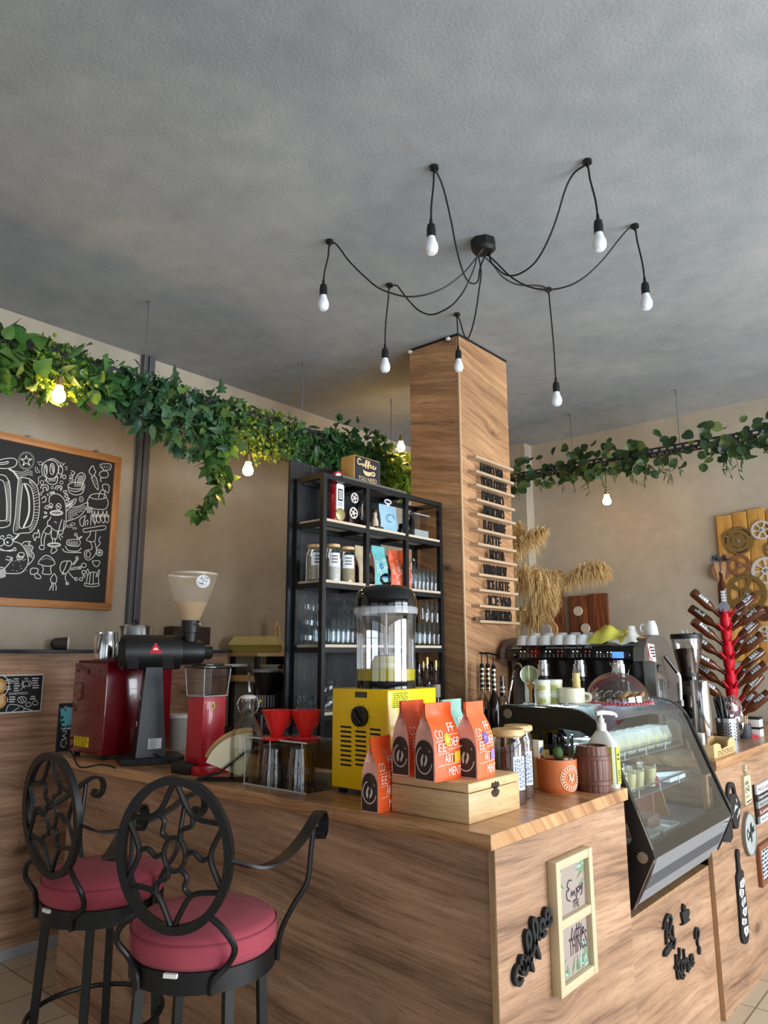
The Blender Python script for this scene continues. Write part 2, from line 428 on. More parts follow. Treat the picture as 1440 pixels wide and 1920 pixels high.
for horiz, f, hs in ((False, RW, WR), (True, FWL-.1, WF)):
    for (h0, h1, z0, z1) in hs:
        k += 1; mb = MB()
        def bar(u0, u1, a, b):
            if horiz: mb.box((u0, f+.02, a), (u1, f+.08, b))
            else: mb.box((f+.02, u0, a), (f+.08, u1, b))
        bar(h0, h0+.06, z0, z1); bar(h1-.06, h1, z0, z1); bar(h0+.06, h1-.06, z0, z0+.06); bar(h0+.06, h1-.06, z1-.06, z1)
        mid = (h0+h1)/2; bar(mid-.03, mid+.03, z0+.06, z1-.06); bar(h0+.06, mid-.03, 2.1, 2.15); bar(mid+.03, h1-.06, 2.1, 2.15)
        struct(mb.build('window_%d' % k, M_FR, ang=0))
# wainscot: a low panelled wall along the left side, black top rail, grey skirting
WX = -4.22
struct(MB().box((LW, -3.2, 0), (WX, 3.26, 1.572)).build('trim_2', OAKW, ang=0))
struct(MB().box((LW, -3.2, 1.572), (WX+.012, 3.262, 1.592), .003).build('trim_3', mat('dark top rail', (40, 42, 48), .35), ang=0))
struct(MB().box((WX, -3.2, 0), (WX+.014, 3.26, .055), .003).build('baseboard_left', mat('grey skirting', (176, 178, 184), .4), ang=0))
# cable duct running down the left wall
mb = MB()
for y in (2.545, 2.585): mb.box((LW, y-.016, 1.63), (LW+.045, y+.016, CEIL), .006)
mb.box((LW, 2.605, 1.7), (LW+.03, 2.625, CEIL), .004); mb.ball((LW+.05, 2.58, 1.66), .03)
tag(mb.build('wall_conduit', mat('grey duct', (92, 92, 96), .5)), 'grey double cable duct running down the left wall beside the chalkboard', 'pipe')

# column clad in oak laminate
CX0, CX1, CY0, CY1 = -2.888, -2.489, 3.668, 4.262
c_ = thing('column', 'square wood-clad column rising to the ceiling', 'column', (CX1, CY0, 0))
MB().box((CX0, CY0, 0), (CX1-.0, CY1, 2.45)).build('cladding', OAKC, c_, ang=0)
MB().box((CX0, CY0+.0003, 2.452), (CX1-.0003, CY1, CEIL-.015)).build('cladding', OAKC, c_, ang=0)
MB().box((CX1-.012, CY0-.002, 0), (CX1+.002, CY0+.010, CEIL-.02), .002).build('corner_strip', mat('pale edging', (206, 170, 132), .5), c_, ang=0)
mb = MB()
mb.box((CX0, CY0-.004, CEIL-.015), (CX1+.004, CY1, CEIL)).build('top_gap', BLACKM, c_, ang=0)
mb = MB()
for q in ((CX0+.01, CY0-.01), (CX1-.07, CY0-.01)): mb.box((q[0]-.012, q[1]-.012, CEIL-.03), (q[0]+.012, q[1]+.012, CEIL-.012), .003)
mb.build('bracket', WHITE, c_)

# ------------------------------------------------------------------ light
def area(name, loc, rot, sx, sy, e, col):
    l = bpy.data.lights.new(name, 'AREA'); l.shape = 'RECTANGLE'; l.size = sx; l.size_y = sy; l.energy = e; l.color = col
    o = bpy.data.objects.new(name, l); COL.objects.link(o); o.location = loc; o.rotation_euler = rot; return o
for i, (h0, h1, z0, z1) in enumerate(WR):
    area('daylight', (RW+.14, (h0+h1)/2, (z0+z1)/2), (0, R(90), 0), z1-z0, h1-h0, LR[i], (.86, .93, 1.0))
for i, (h0, h1, z0, z1) in enumerate(WF):
    area('daylight', ((h0+h1)/2, FWL-.14, (z0+z1)/2), (R(90), 0, 0), h1-h0, z1-z0, LF[i], (.86, .93, 1.0))
w = bpy.data.worlds.new('outside'); SC.world = w; w.use_nodes = True
w.node_tree.nodes['Background'].inputs[0].default_value = (.75, .85, 1, 1); w.node_tree.nodes['Background'].inputs[1].default_value = .35
SC.view_settings.view_transform = 'Standard'; SC.view_settings.look = 'None'; SC.view_settings.gamma = 1; SC.view_settings.exposure = EXPO
SC.view_settings.use_curve_mapping = False
SC.cycles.max_bounces = 8; SC.cycles.diffuse_bounces = 3; SC.cycles.glossy_bounces = 4; SC.cycles.transmission_bounces = 8; SC.cycles.transparent_max_bounces = 24
SC.cycles.caustics_reflective = False; SC.cycles.caustics_refractive = False; SC.cycles.sample_clamp_indirect = 4
SC.cycles.use_denoising = True
# ------------------------------------------------------------------ counter
TZ = 1.075; FX = -1.153; FY = 1.83; ZC = 1.055
c_ = thing('counter_cabinet', 'long wood-laminate bar front facing the two stools', 'counter', (-2.3, FY, 0))
MB().box((-3.55, FY, 0), (FX-.02, FY+.02, TZ-.042)).build('front_panel', OAKF, c_, ang=0)
MB().box((-3.55, FY+.02, 0), (-3.53, 2.42, TZ-.042)).build('side_panel', OAKF, c_, ang=0)
MB().box((-3.53, 2.40, 0), (-1.75, 2.42, TZ-.042)).build('back_panel', OAKF, c_, ang=0)
c_ = thing('counter_cabinet', 'end of the bar with the cursive coffee letters and the framed palm print', 'counter', (FX, 2.25, 0))
MB().box((FX-.02, FY-.012, 0), (FX, 2.694, TZ-.042)).build('front_panel', OAKF, c_, ang=0)
MB().box((FX-.0205, FY-.0135, 0), (FX-.0008, FY-.0125, TZ-.042)).build('edge_band', EDGE, c_, ang=0)
MB().box((-1.73, 2.674, 0), (FX-.02, 2.694, TZ-.042)).build('side_panel', OAKF, c_, ang=0)
c_ = thing('counter_cabinet', 'low wood panel under the glass display case', 'counter', (FX, 3.15, 0))
MB().box((FX-.04, 2.70, 0), (FX-.02, 3.618, .612)).build('front_panel', OAKF, c_, ang=0)
MB().box((-1.72, 2.70, .612), (FX-.02, 3.618, .626)).build('shelf_board', EDGE, c_, ang=0)
c_ = thing('counter_cabinet', 'right stretch of the bar front hung with coffee signs', 'counter', (FX, 4.8, 0))
MB().box((FX-.02, 3.622, 0), (FX, 6.2, ZC-.042)).build('front_panel', OAKF, c_, ang=0)
MB().box((FX-.02, 3.6205, 0), (FX-.001, 3.6215, ZC-.042)).build('edge_band', EDGE, c_, ang=0)
MB().box((-1.85, 3.80, 0), (FX-.02, 3.82, ZC-.042)).build('side_panel', OAKF, c_, ang=0)
c_ = thing('worktop', 'wooden worktop corner carrying the yellow drink dispenser and coffee bags', 'worktop', (-1.5, 2.0, TZ))
MB().box((-3.66, FY-.03, TZ-.042), (-1.752, 2.46, TZ), .002).build('slab', OAKT, c_, ang=0)
MB().box((-1.75, FY-.03, TZ-.042), (FX, 2.735, TZ), .002).build('slab', OAKT, c_, ang=0)
c_ = thing('worktop', 'wooden worktop behind the display case under straws and bottle tree', 'worktop', (-1.5, 5.0, ZC))
MB().box((-1.85, 3.79, ZC-.042), (FX, 6.2, ZC), .002).build('slab', OAKTY, c_, ang=0)
MB().box((-2.47, 3.92, ZC-.042), (-1.852, 4.75, ZC), .002).build('slab', OAKTY, c_, ang=0)
# ------------------------------------------------------------------ leaves
LEAF = {
 'heart': [(0, .0), (.10, .30), (.28, .46), (.5, .42), (.75, .24), (1, 0)],
 'round': [(0, .0), (.12, .34), (.4, .50), (.7, .42), (.92, .18), (1, 0)],
 'lance': [(0, .0), (.2, .13), (.5, .17), (.8, .09), (1, 0)],
 'ivy':   [(0, .0), (.06, .22), (.02, .48), (.26, .30), (.40, .56), (.52, .24), (.78, .18), (1, 0)],
 'tiny':  [(0, .0), (.25, .38), (.6, .42), (1, 0)]}
def leaf(mb, p, d, up, L, W, kind, droop=.25):
    d = Vector(d).normalized(); s = d.cross(Vector(up))
    s = s.normalized() if s.length > 1e-4 else d.orthogonal().normalized()
    n = s.cross(d); pr = LEAF[kind]; p = Vector(p)
    mid = [p + d*(t*L) - n*(droop*L*t*t) for t, w in pr]
    rows = []
    for sg in (1, -1):
        rows.append([m + s*(sg*w*W) + n*(.18*w*W) if 0 < i < len(pr)-1 else None for i, (m, (t, w)) in enumerate(zip(mid, pr))])
    V = [mb.bm.verts.new(m) for m in mid]
    for sg, row in zip((1, -1), rows):
        E = [V[i] if q is None else mb.bm.verts.new(q) for i, q in enumerate(row)]
        for i in range(len(V)-1):
            q = [V[i], V[i+1], E[i+1], E[i]]; u = []
            for x in q:
                if x not in u: u.append(x)
            if len(u) > 2: mb.bm.faces.new(u if sg > 0 else u[::-1])
def rdir(down=.0):
    while True:
        v = Vector((U(-1, 1), U(-1, 1), U(-1, 1)))
        if .1 < v.length < 1: break
    v = v.normalized(); v.z -= down; return v.normalized()
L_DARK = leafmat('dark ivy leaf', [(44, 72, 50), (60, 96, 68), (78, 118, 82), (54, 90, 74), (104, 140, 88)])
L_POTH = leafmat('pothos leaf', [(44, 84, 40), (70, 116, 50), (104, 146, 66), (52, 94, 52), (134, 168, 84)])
L_LIME_LIT = leafmat('lime and lamp-lit leaf', [(120, 150, 44), (150, 176, 56), (96, 130, 42), (172, 190, 84)])  # lime foliage, also used for leaves yellowed by lamplight
L_FERN = leafmat('fern leaf', [(52, 84, 50), (76, 112, 60), (94, 128, 72), (60, 98, 74)])
L_MID = leafmat('bright ivy leaf', [(60, 110, 62), (82, 134, 72), (50, 96, 62), (110, 152, 84)])
L_IVY2 = leafmat('mixed ivy leaf', [(48, 84, 56), (70, 110, 74), (96, 134, 80), (58, 96, 80), (128, 158, 84), (52, 88, 66)])
L_BACK = leafmat('round leaf', [(40, 66, 40), (56, 84, 48), (74, 100, 56), (48, 76, 52), (120, 136, 70)])
STEM = mat('stem', (92, 84, 50), .7)

# ------------------------------------------------------------------ cable trays
RX, RZ, BY, BZ = -3.61, 3.10, 5.63, 3.14
M_TRAY = mat('dark galvanised tray', (66, 68, 72), .45, .6)
M_ROD = mat('threaded rod', (168, 168, 170), .35, 1)
def tray(name, label, a, b, rods):
    a, b = Vector(a), Vector(b); d = (b-a).normalized(); s = d.cross(Z_); L = (b-a).length
    t = thing(name, label, 'cable tray', (a+b)/2)
    mb = MB()
    F = Matrix((( d.x, s.x, 0, a.x), (d.y, s.y, 0, a.y), (d.z, s.z, 1, a.z), (0, 0, 0, 1)))
    mb.M = F
    for y in (-.06, .057): mb.box((0, y, -.045), (L, y+.003, -.03)); mb.box((0, y, -.012), (L, y+.003, .004))
    k = 0
    while k*.06 < L-.02:
        for y in (-.06, .057): mb.box((k*.06, y, -.03), (k*.06+.025, y+.003, -.012))
        mb.box((k*.06, -.057, -.045), (k*.06+.03, .057, -.042)); k += 1
    mb.build('tray', M_TRAY, t, ang=0)
    for q in rods:
        m2 = MB(); m2.rod((q[0], q[1], CEIL-.002), (q[0], q[1], RZ-.04), .0035, 8); m2.cyl((q[0], q[1], CEIL-.03), .006, 0, .03, 8)
        m2.build('hanger_rod', M_ROD, t)
    return t
rl = [on(281, 563, z=CEIL), on(566, 682, z=CEIL), on(731, 749, z=CEIL)]
rb = [on(1070, 776, z=CEIL), on(1266, 730, z=CEIL)]
tray('cable_tray', 'perforated cable tray hung along the left wall, overgrown with ivy', (RX, .6, RZ), (RX, 5.56, RZ), [(RX, q.y) for q in rl])
tray('cable_tray', 'perforated cable tray hung along the back wall, thinly planted', (RX-.06, BY, BZ), (-.7, BY, BZ), [(q.x, BY) for q in rb])

# ------------------------------------------------------------------ garlands
def ry(px): return on(px, 640+px*.30, x=RX).y
def clump(px0, px1, drop, n, kind, L, W, m, label, cat='garland', rise_=.05, wide_=.13, group=None, down=.5, stem=0):
    y0, y1 = ry(px0), ry(px1)
    t = thing('leaf_garland', label, cat, (RX, (y0+y1)/2, RZ), 0, group)
    mb = MB()
    for i in range(n):
        y = U(y0, y1); f = (y-y0)/(y1-y0)
        h = RZ + rise_*U(-.2, .75) if random.random() < .14 else RZ - .045 - drop*(U(0, 1)**1.4)*(.55+.45*math.sin(PI*min(1, max(0, f))))
        x = RX + wide_*U(-.6, 1.0)
        d = rdir(down); l = U(.65, 1.15)
        leaf(mb, (x, y, h), d, rdir(-.6), L*l, W*l, kind, U(.1, .45))
    mb.build('foliage', m, t, ang=0, fix=False)
    sb = MB()
    for i in range(stem or max(4, n//60)):
        y = U(y0, y1); x = RX+U(-.05, .1)
        sb.tube(spline([(x, y, RZ), (x+U(-.05, .06), y+U(-.1, .1), RZ-drop*.4), (x+U(-.05, .08), y+U(-.15, .15), RZ-drop*U(.6, .95))], 4), .0016, 5)
    sb.build('stems', STEM, t)
    return t
clump(-40, 75, .20, 150, 'heart', .10, .088, L_POTH, 'broad pothos leaves at the left end of the long tray')
clump(45, 165, .22, 1100, 'tiny', .026, .024, L_LIME_LIT, 'yellow-green small-leaved sprigs round the glowing bulb above the chalkboard', down=.6)
clump(130, 245, .20, 240, 'heart', .085, .07, L_MID, 'mid-green leaves on the tray right of the bulb above the chalkboard')
clump(60, 110, .22, 70, 'lance', .11, .11, L_FERN, 'long pale strap leaves hanging over the upper edge of the chalkboard')
clump(225, 300, .24, 200, 'lance', .10, .13, L_DARK, 'dark strap-leaved sprig where the first hanger rod meets the tray')
clump(262, 318, .17, 800, 'tiny', .022, .02, L_FERN, 'round ball of tiny green leaves just under the first hanger rod')
clump(285, 440, .32, 430, 'ivy', .088, .070, L_IVY2, 'thick dark ivy hanging right of the wall duct')
clump(425, 535, .26, 1300, 'tiny', .030, .024, L_LIME_LIT, 'small-leaved sprigs round the glowing bulb right of the trailing vine')  # the bulb's yellow light is put into this leaf colour
clump(430, 640, .19, 360, 'lance', .09, .11, L_FERN, 'feathery fern mass between the second bulb and the bookcase')
clump(520, 660, .22, 300, 'heart', .07, .055, L_MID, 'fresh heart leaves under the second hanger rod')
clump(620, 705, .26, 560, 'ivy', .085, .068, L_MID, 'bright green ivy bunch above the black shelf unit', rise_=.22)
clump(690, 785, .30, 420, 'round', .075, .06, L_LIME_LIT, 'leaves tinted lamp-lit yellow-green between the shelf unit and the column', rise_=.12)  # yellow lamplight painted in as leaf colour
# trailing pothos vine
t = thing('trailing_vine', 'long pothos vine trailing down the wall from the tray', 'vine', on(400, 800, x=RX), 0)
mb = MB(); sb = MB()
for pts in ([(402, 775), (415, 820), (405, 860), (412, 900), (396, 935), (372, 962)], [(380, 780), (392, 820), (385, 860), (400, 900)], [(425, 770), (428, 830), (415, 875), (430, 905)]):
    P = spline([on(x, y, x=RX+U(.0, .10)) for x, y in pts], 8)
    sb.tube(P, .0025, 5)
    for i, q in enumerate(P):
        for k in range(2):
            l = U(.055, .10); leaf(mb, q + rdir()*.01, rdir(.6), (U(.3, 1), U(-.8, .2), U(.1, 1)), l, l*U(.6, .8), 'heart', U(.1, .4))
e = on(372, 962, x=RX+.05)
for dd in ((0, -1, -.25), (0, 1, -.35)): leaf(mb, e, dd, (1, -.4, .7), .10, .075, 'heart', .1)
mb.build('foliage', L_POTH, t, ang=0, fix=False); sb.build('stem', STEM, t)
# back garland, sparse
def bclump(px0, px1, n, label, drop=.12):
    x0, x1 = on(px0, 880, y=BY).x, on(px1, 850, y=BY).x
    t = thing('leaf_garland', label, 'garland', ((x0+x1)/2, BY, BZ)); mb = MB(); sb = MB()
    for i in range(n):
        x = U(x0, x1); h = BZ + (U(.0, .12) if random.random() < .3 else -drop*U(.1, 1.1)**1.2); l = U(.05, .09)
        leaf(mb, (x, BY-U(.0, .14), h), rdir(.3), (U(-.4, .6), -1, U(-.2, .8)), l*1.1, l, 'round', U(0, .3))
    for i in range(5):
        x = U(x0, x1); P = spline([(x, BY-.06, BZ), (x+U(-.04, .04), BY-.1, BZ-drop), (x+U(-.06, .06), BY-.1, BZ-drop*U(1.2, 2.2))], 4); sb.tube(P, .002, 5)
        for q in P[3:]: leaf(mb, q, rdir(.9), (0, -1, .3), U(.05, .08), .03, 'lance', .2)
    mb.build('foliage', L_BACK, t, ang=0, fix=False); sb.build('stems', STEM, t)
bclump(955, 1105, 95, 'round-leaved garland on the back tray next to the column')
bclump(1100, 1215, 75, 'round-leaved garland over the glowing bulb at the back', .14)
bclump(1205, 1330, 36, 'thin scatter of leaves on the back tray above the gear panel corner', .16)
bclump(1330, 1470, 75, 'leafy bunch at the right end of the back tray', .16)

# ------------------------------------------------------------------ lit bulbs on the trays
M_SOCK = mat('brass socket', (150, 130, 90), .4, .8)
M_LIT = mat('glowing bulb', (255, 230, 180), .4, emit=(255, 196, 112), es=BULB)
def bulb_prof(r, h): return [(.0, 0), (r*.55, 0), (r*.6, h*.16), (r*.72, h*.30), (r*.95, h*.48), (r, h*.66), (r*.9, h*.83), (r*.6, h*.95), (0, h)]
def litbulb(px, py, label, ztop, dx=0, **pl):
    p = on(px, py, **pl); t = thing('hanging_bulb', label, 'light bulb', p)
    MB().lathe([(r, .045-z) for r, z in bulb_prof(.033, .085)], 20, p).build('bulb', M_LIT, t)
    m = MB(); m.cyl(p, .016, .045, .085, 16); m.cyl(p, .010, .085, .10, 12); m.build('socket', M_SOCK, t)
    MB().rod((p.x, p.y, p.z+.10), (p.x, p.y, ztop), .003, 6).build('cord', BLACKM, t)
litbulb(110, 740, 'glowing warm bulb among the leaves above the chalkboard', RZ-.045, x=RX+.13)
litbulb(465, 880, 'glowing warm bulb below the fern mass right of the trailing vine', RZ-.045, x=RX+.10)
litbulb(752, 838, 'added glowing bulb in place of a bright strip on the tray beside the column', RZ+.0, x=RX+.03)  # bulb added to stand in for a bright white strip on the tray
litbulb(1138, 938, 'glowing warm bulb hanging in front of the back wall', BZ-.045, y=BY)

# ------------------------------------------------------------------ spider pendant lamp
M_BULB = mat('opal bulb', (238, 242, 250), .25, emit=(214, 226, 255), es=.0)
cp = on(906, 452, z=CEIL)
t = thing('spider_pendant_lamp', 'black spider pendant lamp with seven white bulbs swagged across the ceiling', 'ceiling lamp', cp)
MB().cyl((cp.x, cp.y, CEIL), .063, -.045, 0, 8).cyl((cp.x, cp.y, CEIL), .05, -.06, -.045, 8, .063).build('canopy', BLACK, t)
def onv(px, py, P, n):
    d = ray(px, py); return CAMP + d * ((Vector(P)-CAMP).dot(n) / d.dot(n))
SW = [
 ((814, 312), (809, 463), [(901, 500), (897, 525), (888, 532), (877, 526), (867, 506), (855, 462), (845, 410), (832, 355), (820, 323)]),
 ((1101, 301), (1124, 456), [(920, 490), (932, 503), (944, 513), (958, 517), (975, 513), (995, 500), (1012, 480), (1030, 445), (1045, 405), (1060, 355), (1075, 325), (1092, 306)]),
 ((1190, 422), (1212, 568), [(930, 492), (953, 515), (975, 530), (1000, 540), (1030, 543), (1060, 538), (1085, 527), (1110, 508), (1135, 482), (1160, 450), (1180, 428)]),
 ((1028, 541), (1044, 750), [(925, 497), (940, 517), (960, 530), (980, 535), (1000, 535), (1018, 537)]),
 ((857, 588), (860, 687), [(902, 510), (898, 545), (893, 580), (888, 605), (882, 625), (877, 634), (870, 628), (865, 610), (860, 596)]),
 ((730, 533), (722, 687), [(890, 500), (880, 525), (868, 548), (850, 570), (830, 583), (808, 590), (785, 582), (765, 562), (752, 545), (743, 535)]),
 ((618, 451), (606, 570), [(880, 500), (860, 520), (835, 538), (810, 549), (785, 555), (760, 556), (735, 550), (710, 540), (685, 520), (655, 490), (640, 470), (628, 456)])]
for i, (hk, bp, path) in enumerate(SW):
    h = on(*hk, z=CEIL); d = Vector((h.x-cp.x, h.y-cp.y, 0)); n = Vector((-d.y, d.x, 0)).normalized()
    a = i*2*PI/7; st = Vector((cp.x+.03*math.cos(a), cp.y+.03*math.sin(a), CEIL-.05))
    # where the swag hangs in a plane nearly edge-on to the view, space the points along it instead
    if abs(n.dot(ray(*hk).normalized())) > .28:
        pts = [onv(x, y, cp, n) for x, y in path]
    else:
        k = len(path); pts = []
        for j, (x, y) in enumerate(path):
            f = (j+1)/(k+1); q = Vector((cp.x, cp.y, 0)).lerp(Vector((h.x, h.y, 0)), f); pts.append(onv(x, y, q, _f0))
    hook = Vector((h.x, h.y, CEIL-.022))
    b = onv(bp[0], bp[1], h, _f0)
    drop = [hook, Vector((hook.x*.75+b.x*.25, hook.y*.75+b.y*.25, CEIL-.09)), Vector((b.x*.85+h.x*.15, b.y*.85+h.y*.15, (CEIL+b.z)/2)), Vector((b.x, b.y, b.z+.11))]
    pts = [Vector((q.x, q.y, min(q.z, CEIL-.012))) for q in pts]
    P = spline([st] + pts + drop, 5)
    cab = MB().tube([Vector((q.x, q.y, min(q.z, CEIL-.008))) for q in P], .0042, 7).build('cable', BLACK, t)
    m = MB(); m.cyl((h.x, h.y, CEIL), .019, -.014, 0, 16); m.rod((h.x, h.y, CEIL-.014), (h.x, h.y, CEIL-.03), .006, 8); m.build('ceiling_hook', BLACK, cab)
    z = b.z
    m = MB(); m.lathe([(0, .045), (.0185, .045), (.0195, .075), (.0165, .100), (.008, .103), (.006, .13), (0, .13)], 18, (b.x, b.y, z)); m.build('socket', BLACK, cab)
    MB().lathe([(r, .052-q) for r, q in bulb_prof(.0285, .088)], 22, (b.x, b.y, z)).build('bulb', M_BULB, cab)
# ------------------------------------------------------------------ surveying helpers for upright round things and face details
def plathe(P, rows):
    d = depth((P[0], P[1], P[2]))
    return [(hw*d/FPX, rise(P, py)) for hw, py in rows]
def rlathe(mb, P, rows, seg=28, close=True):
    pr = plathe(P, rows)
    if close: pr = [(0, pr[0][1])] + pr + [(0, pr[-1][1])]
    return mb.lathe(pr, seg, (P[0], P[1], 0))
def rectY(px0, py0, px1, py1, Y):
    a = on(px0, (py0+py1)/2, y=Y).x; b = on(px1, (py0+py1)/2, y=Y).x; m = (px0+px1)/2
    return a, b, on(m, py1, y=Y).z, on(m, py0, y=Y).z
def rectX(px0, py0, px1, py1, X):
    a = on(px0, (py0+py1)/2, x=X).y; b = on(px1, (py0+py1)/2, x=X).y; m = (px0+px1)/2
    return a, b, on(m, py1, x=X).z, on(m, py0, x=X).z
def plateY(mb, r, Y, th=.001, bev=0): return mb.box((r[0], Y-th, r[2]), (r[1], Y, r[3]), bev)
def plateX(mb, r, X, th=.001, bev=0): return mb.box((X, r[0], r[2]), (X+th, r[1], r[3]), bev)
def scribY(mb, r, Y, n, th=.0004, fill=.5):
    """lines of print too small to read on a label facing -Y"""
    h = (r[3]-r[2])/n
    for i in range(n):
        z = r[3]-h*(i+.5); x = r[0]+(r[1]-r[0])*.08
        while x < r[1]-(r[1]-r[0])*.12:
            w = U(.06, .2)*(r[1]-r[0]); mb.box((x, Y-th, z-h*fill/2), (min(x+w, r[1]-(r[1]-r[0])*.06), Y, z+h*fill/2)); x += w+(r[1]-r[0])*.05
def scribX(mb, r, X, n, th=.0004, fill=.5):
    h = (r[3]-r[2])/n
    for i in range(n):
        z = r[3]-h*(i+.5); y = r[0]+(r[1]-r[0])*.08
        while y < r[1]-(r[1]-r[0])*.12:
            w = U(.06, .2)*(r[1]-r[0]); mb.box((X, y, z-h*fill/2), (X+th, min(y+w, r[1]-(r[1]-r[0])*.06), z+h*fill/2)); y += w+(r[1]-r[0])*.05
RED = mat('dark red enamel', (104, 8, 19), .22, coat=.5)
RED2 = mat('bright red enamel', (186, 22, 42), .3, coat=.3)
YLAB = mat('yellow label', (236, 206, 20), .6)

# ------------------------------------------------------------------ red box boiler with jugs on it
p = on(190, 1418, z=TZ+.022); zt = rise(p, 1243); bx0 = on(128, 1412, y=p.y).x; bd = .36
t = thing('water_boiler', 'dark red metal box on the worktop with two steel jugs on top', 'water boiler', (p.x, p.y, TZ))
MB().box((bx0, p.y, TZ+.022), (p.x, p.y+bd, zt), .006).build('body', RED, t)
a, b, c, d = rectY(146, 1256, 188, 1336, p.y)
m = MB(); m.box((a, p.y-.0015, c), (b, p.y+.001, d), .002); m.build('rear_panel', RED, t)
m = MB()
for q in ((146, 1257), (189, 1257), (140, 1331), (184, 1335)): s = on(*q, y=p.y); m.along((s.x, p.y-.0005, s.z), (s.x, p.y-.004, s.z), [(0, 0), (.006, 0), (.005, .003), (0, .0035)], 12)
m.build('screw', mat('dark red screw', (90, 12, 20), .4), t)
s = on(167, 1259, y=p.y); m = MB(); m.lathe([(0, -.001), (.006, -.001), (.006, .002), (0, .002)], 16, (0, 0, 0), Matrix.Translation((s.x, p.y-.002, s.z)) @ Matrix.Rotation(R(90), 4, 'X') @ Matrix.Diagonal((1, 2, 1, 1))); m.build('cable_slot', BLACKM, t)
r = rectY(139, 1381, 166, 1400, p.y); lb = plateY(MB(), r, p.y).build('warning_label', YLAB, t, ang=0)
m = MB(); scribY(m, r, p.y-.001, 5); m.build('print', mat('label print', (120, 96, 10), .7), lb, ang=0)
m = MB(); m.box((bx0+.012, p.y+.012, zt), (p.x-.012, p.y+bd-.012, zt+.012), .003); m.build('top_tray', mat('dull red tray', (104, 22, 26), .5), t)
for i, (qx, qy) in enumerate(((bx0+.03, p.y+.03), (p.x-.03, p.y+.03), (bx0+.03, p.y+bd-.03), (p.x-.03, p.y+bd-.03))): MB().cyl((qx, qy, TZ), .014, 0, .024, 14).build('foot', BLACKM, t)
m = MB(); s0 = on(131, 1384, y=p.y); m.tube(spline([s0, s0+Vector((-.02, -.02, -.02)), on(136, 1414, z=TZ+.01), on(150, 1438, z=TZ+.004), on(185, 1434, z=TZ+.004), on(205, 1436, z=TZ+.004), on(216, 1440, z=TZ+.004)], 8), .004, 8); m.build('power_cord', BLACKM, t)
# jugs
ztop = zt+.0125
jp = Vector((on(198, 1236, y=p.y+.09).x, p.y+.09, ztop))
t = thing('steel_jug', 'small steel milk jug with its handle turned to the front, on the red box', 'jug', jp)
rw = [(21, 1238), (22, 1232), (22, 1206), (20, 1196), (19, 1185), (18, 1185)]
rlathe(MB(), jp, rw, 30).build('body', STEEL, t)
v = (CAMP-jp); v.z = 0; v.normalize(); v = (v*.6+Vector((-.8, -.6, 0))*.4).normalized(); rr = wide(jp, 20)
h = rise(jp, 1186)-jp.z
m = MB(); m.tube(spline([jp+v*rr*.9+Z_*h*.98, jp+v*(rr+.022)+Z_*h*.92, jp+v*(rr+.026)+Z_*h*.55, jp+v*(rr+.012)+Z_*h*.28, jp+v*rr*.95+Z_*h*.34], 6), .005, 8, flat=(.008, .003)); m.build('handle', STEEL, t)
jp2 = Vector((on(252, 1236, y=p.y+.24).x, p.y+.24, ztop))
t = thing('steel_pot', 'larger lidded steel pot behind the small jug on the red box', 'pot', jp2)
rlathe(MB(), jp2, [(30, 1236), (31, 1228), (31, 1178), (30, 1176)], 30).build('body', STEEL, t)
rlathe(MB(), jp2, [(31, 1177), (30, 1174), (20, 1171), (6, 1170)], 30).build('lid', STEEL, t)
q = Vector((jp2.x, jp2.y, rise(jp2, 1165))); MB().ball(q, .014, (1, 1, .8)).build('lid_knob', BLACK, t)

# ------------------------------------------------------------------ big black shop grinder with conical hopper
gp = on(277, 1428, z=TZ); gd = depth(gp); ax = Vector((.40, .917, 0)); sd = Vector((.917, -.40, 0))
t = thing('shop_grinder', 'large black coffee grinder with a clear cone hopper and barrel motor', 'coffee grinder', gp)
G = Matrix(((sd.x, ax.x, 0, gp.x), (sd.y, ax.y, 0, gp.y), (0, 0, 1, gp.z), (0, 0, 0, 1)))
m = MB(G); m.prism([(-.10, -.13), (.10, -.13), (.125, -.09), (.125, .12), (.09, .15), (-.09, .15), (-.125, .12), (-.125, -.09)], 'z', .002, .028); m.build('base_plate', BLACK, t)
zc = rise(gp, 1223)-gp.z; rb_ = wide(gp, 33)
m = MB(G); m.frustum((0, 0), (.074, .066), (.040, .036), .028, zc-.05); m.build('stand', mat('black powder coat', (40, 42, 46), .35), t, ang=20)
c = Vector((0, 0, zc))
m = MB(G); m.along(c-Y_*.15, c+Y_*.12, [(0, 0), (rb_*.86, 0), (rb_, .012), (rb_, .262), (rb_*.97, .27), (0, .27)], 40); m.build('motor_barrel', BLACK, t)
m = MB(G); m.along(c-Y_*.1535, c-Y_*.15, [(0, 0), (rb_*.84, 0), (rb_*.84, .003), (0, .003)], 40)
for a_ in range(4): m.along(c-Y_*.156+Vector((rb_*.68*math.cos(a_*PI/2+.7), 0, rb_*.68*math.sin(a_*PI/2+.7))), c-Y_*.15+Vector((rb_*.68*math.cos(a_*PI/2+.7), 0, rb_*.68*math.sin(a_*PI/2+.7))), [(0, 0), (.006, 0), (.006, .006), (0, .006)], 10)
m.build('end_cap', BLACKM, t)
m = MB(G)
for y0 in (-.12, .04):
    for k in range(7):
        a_ = R(-62+k*7); m.tube([c+Vector((rb_*1.003*math.cos(a_), y0+f*.05-k*.002, rb_*1.003*math.sin(a_))) for f in (0, .5, 1)], .0014, 5)
m.build('cooling_slots', mat('slot grey', (70, 70, 72), .6), t)
m = MB(G); m.along(c+Y_*.12, c+Y_*.235, [(0, 0), (rb_*.74, 0), (rb_*.74, .085), (rb_*.6, .112), (0, .112)], 36); m.build('burr_housing', BLACK, t)
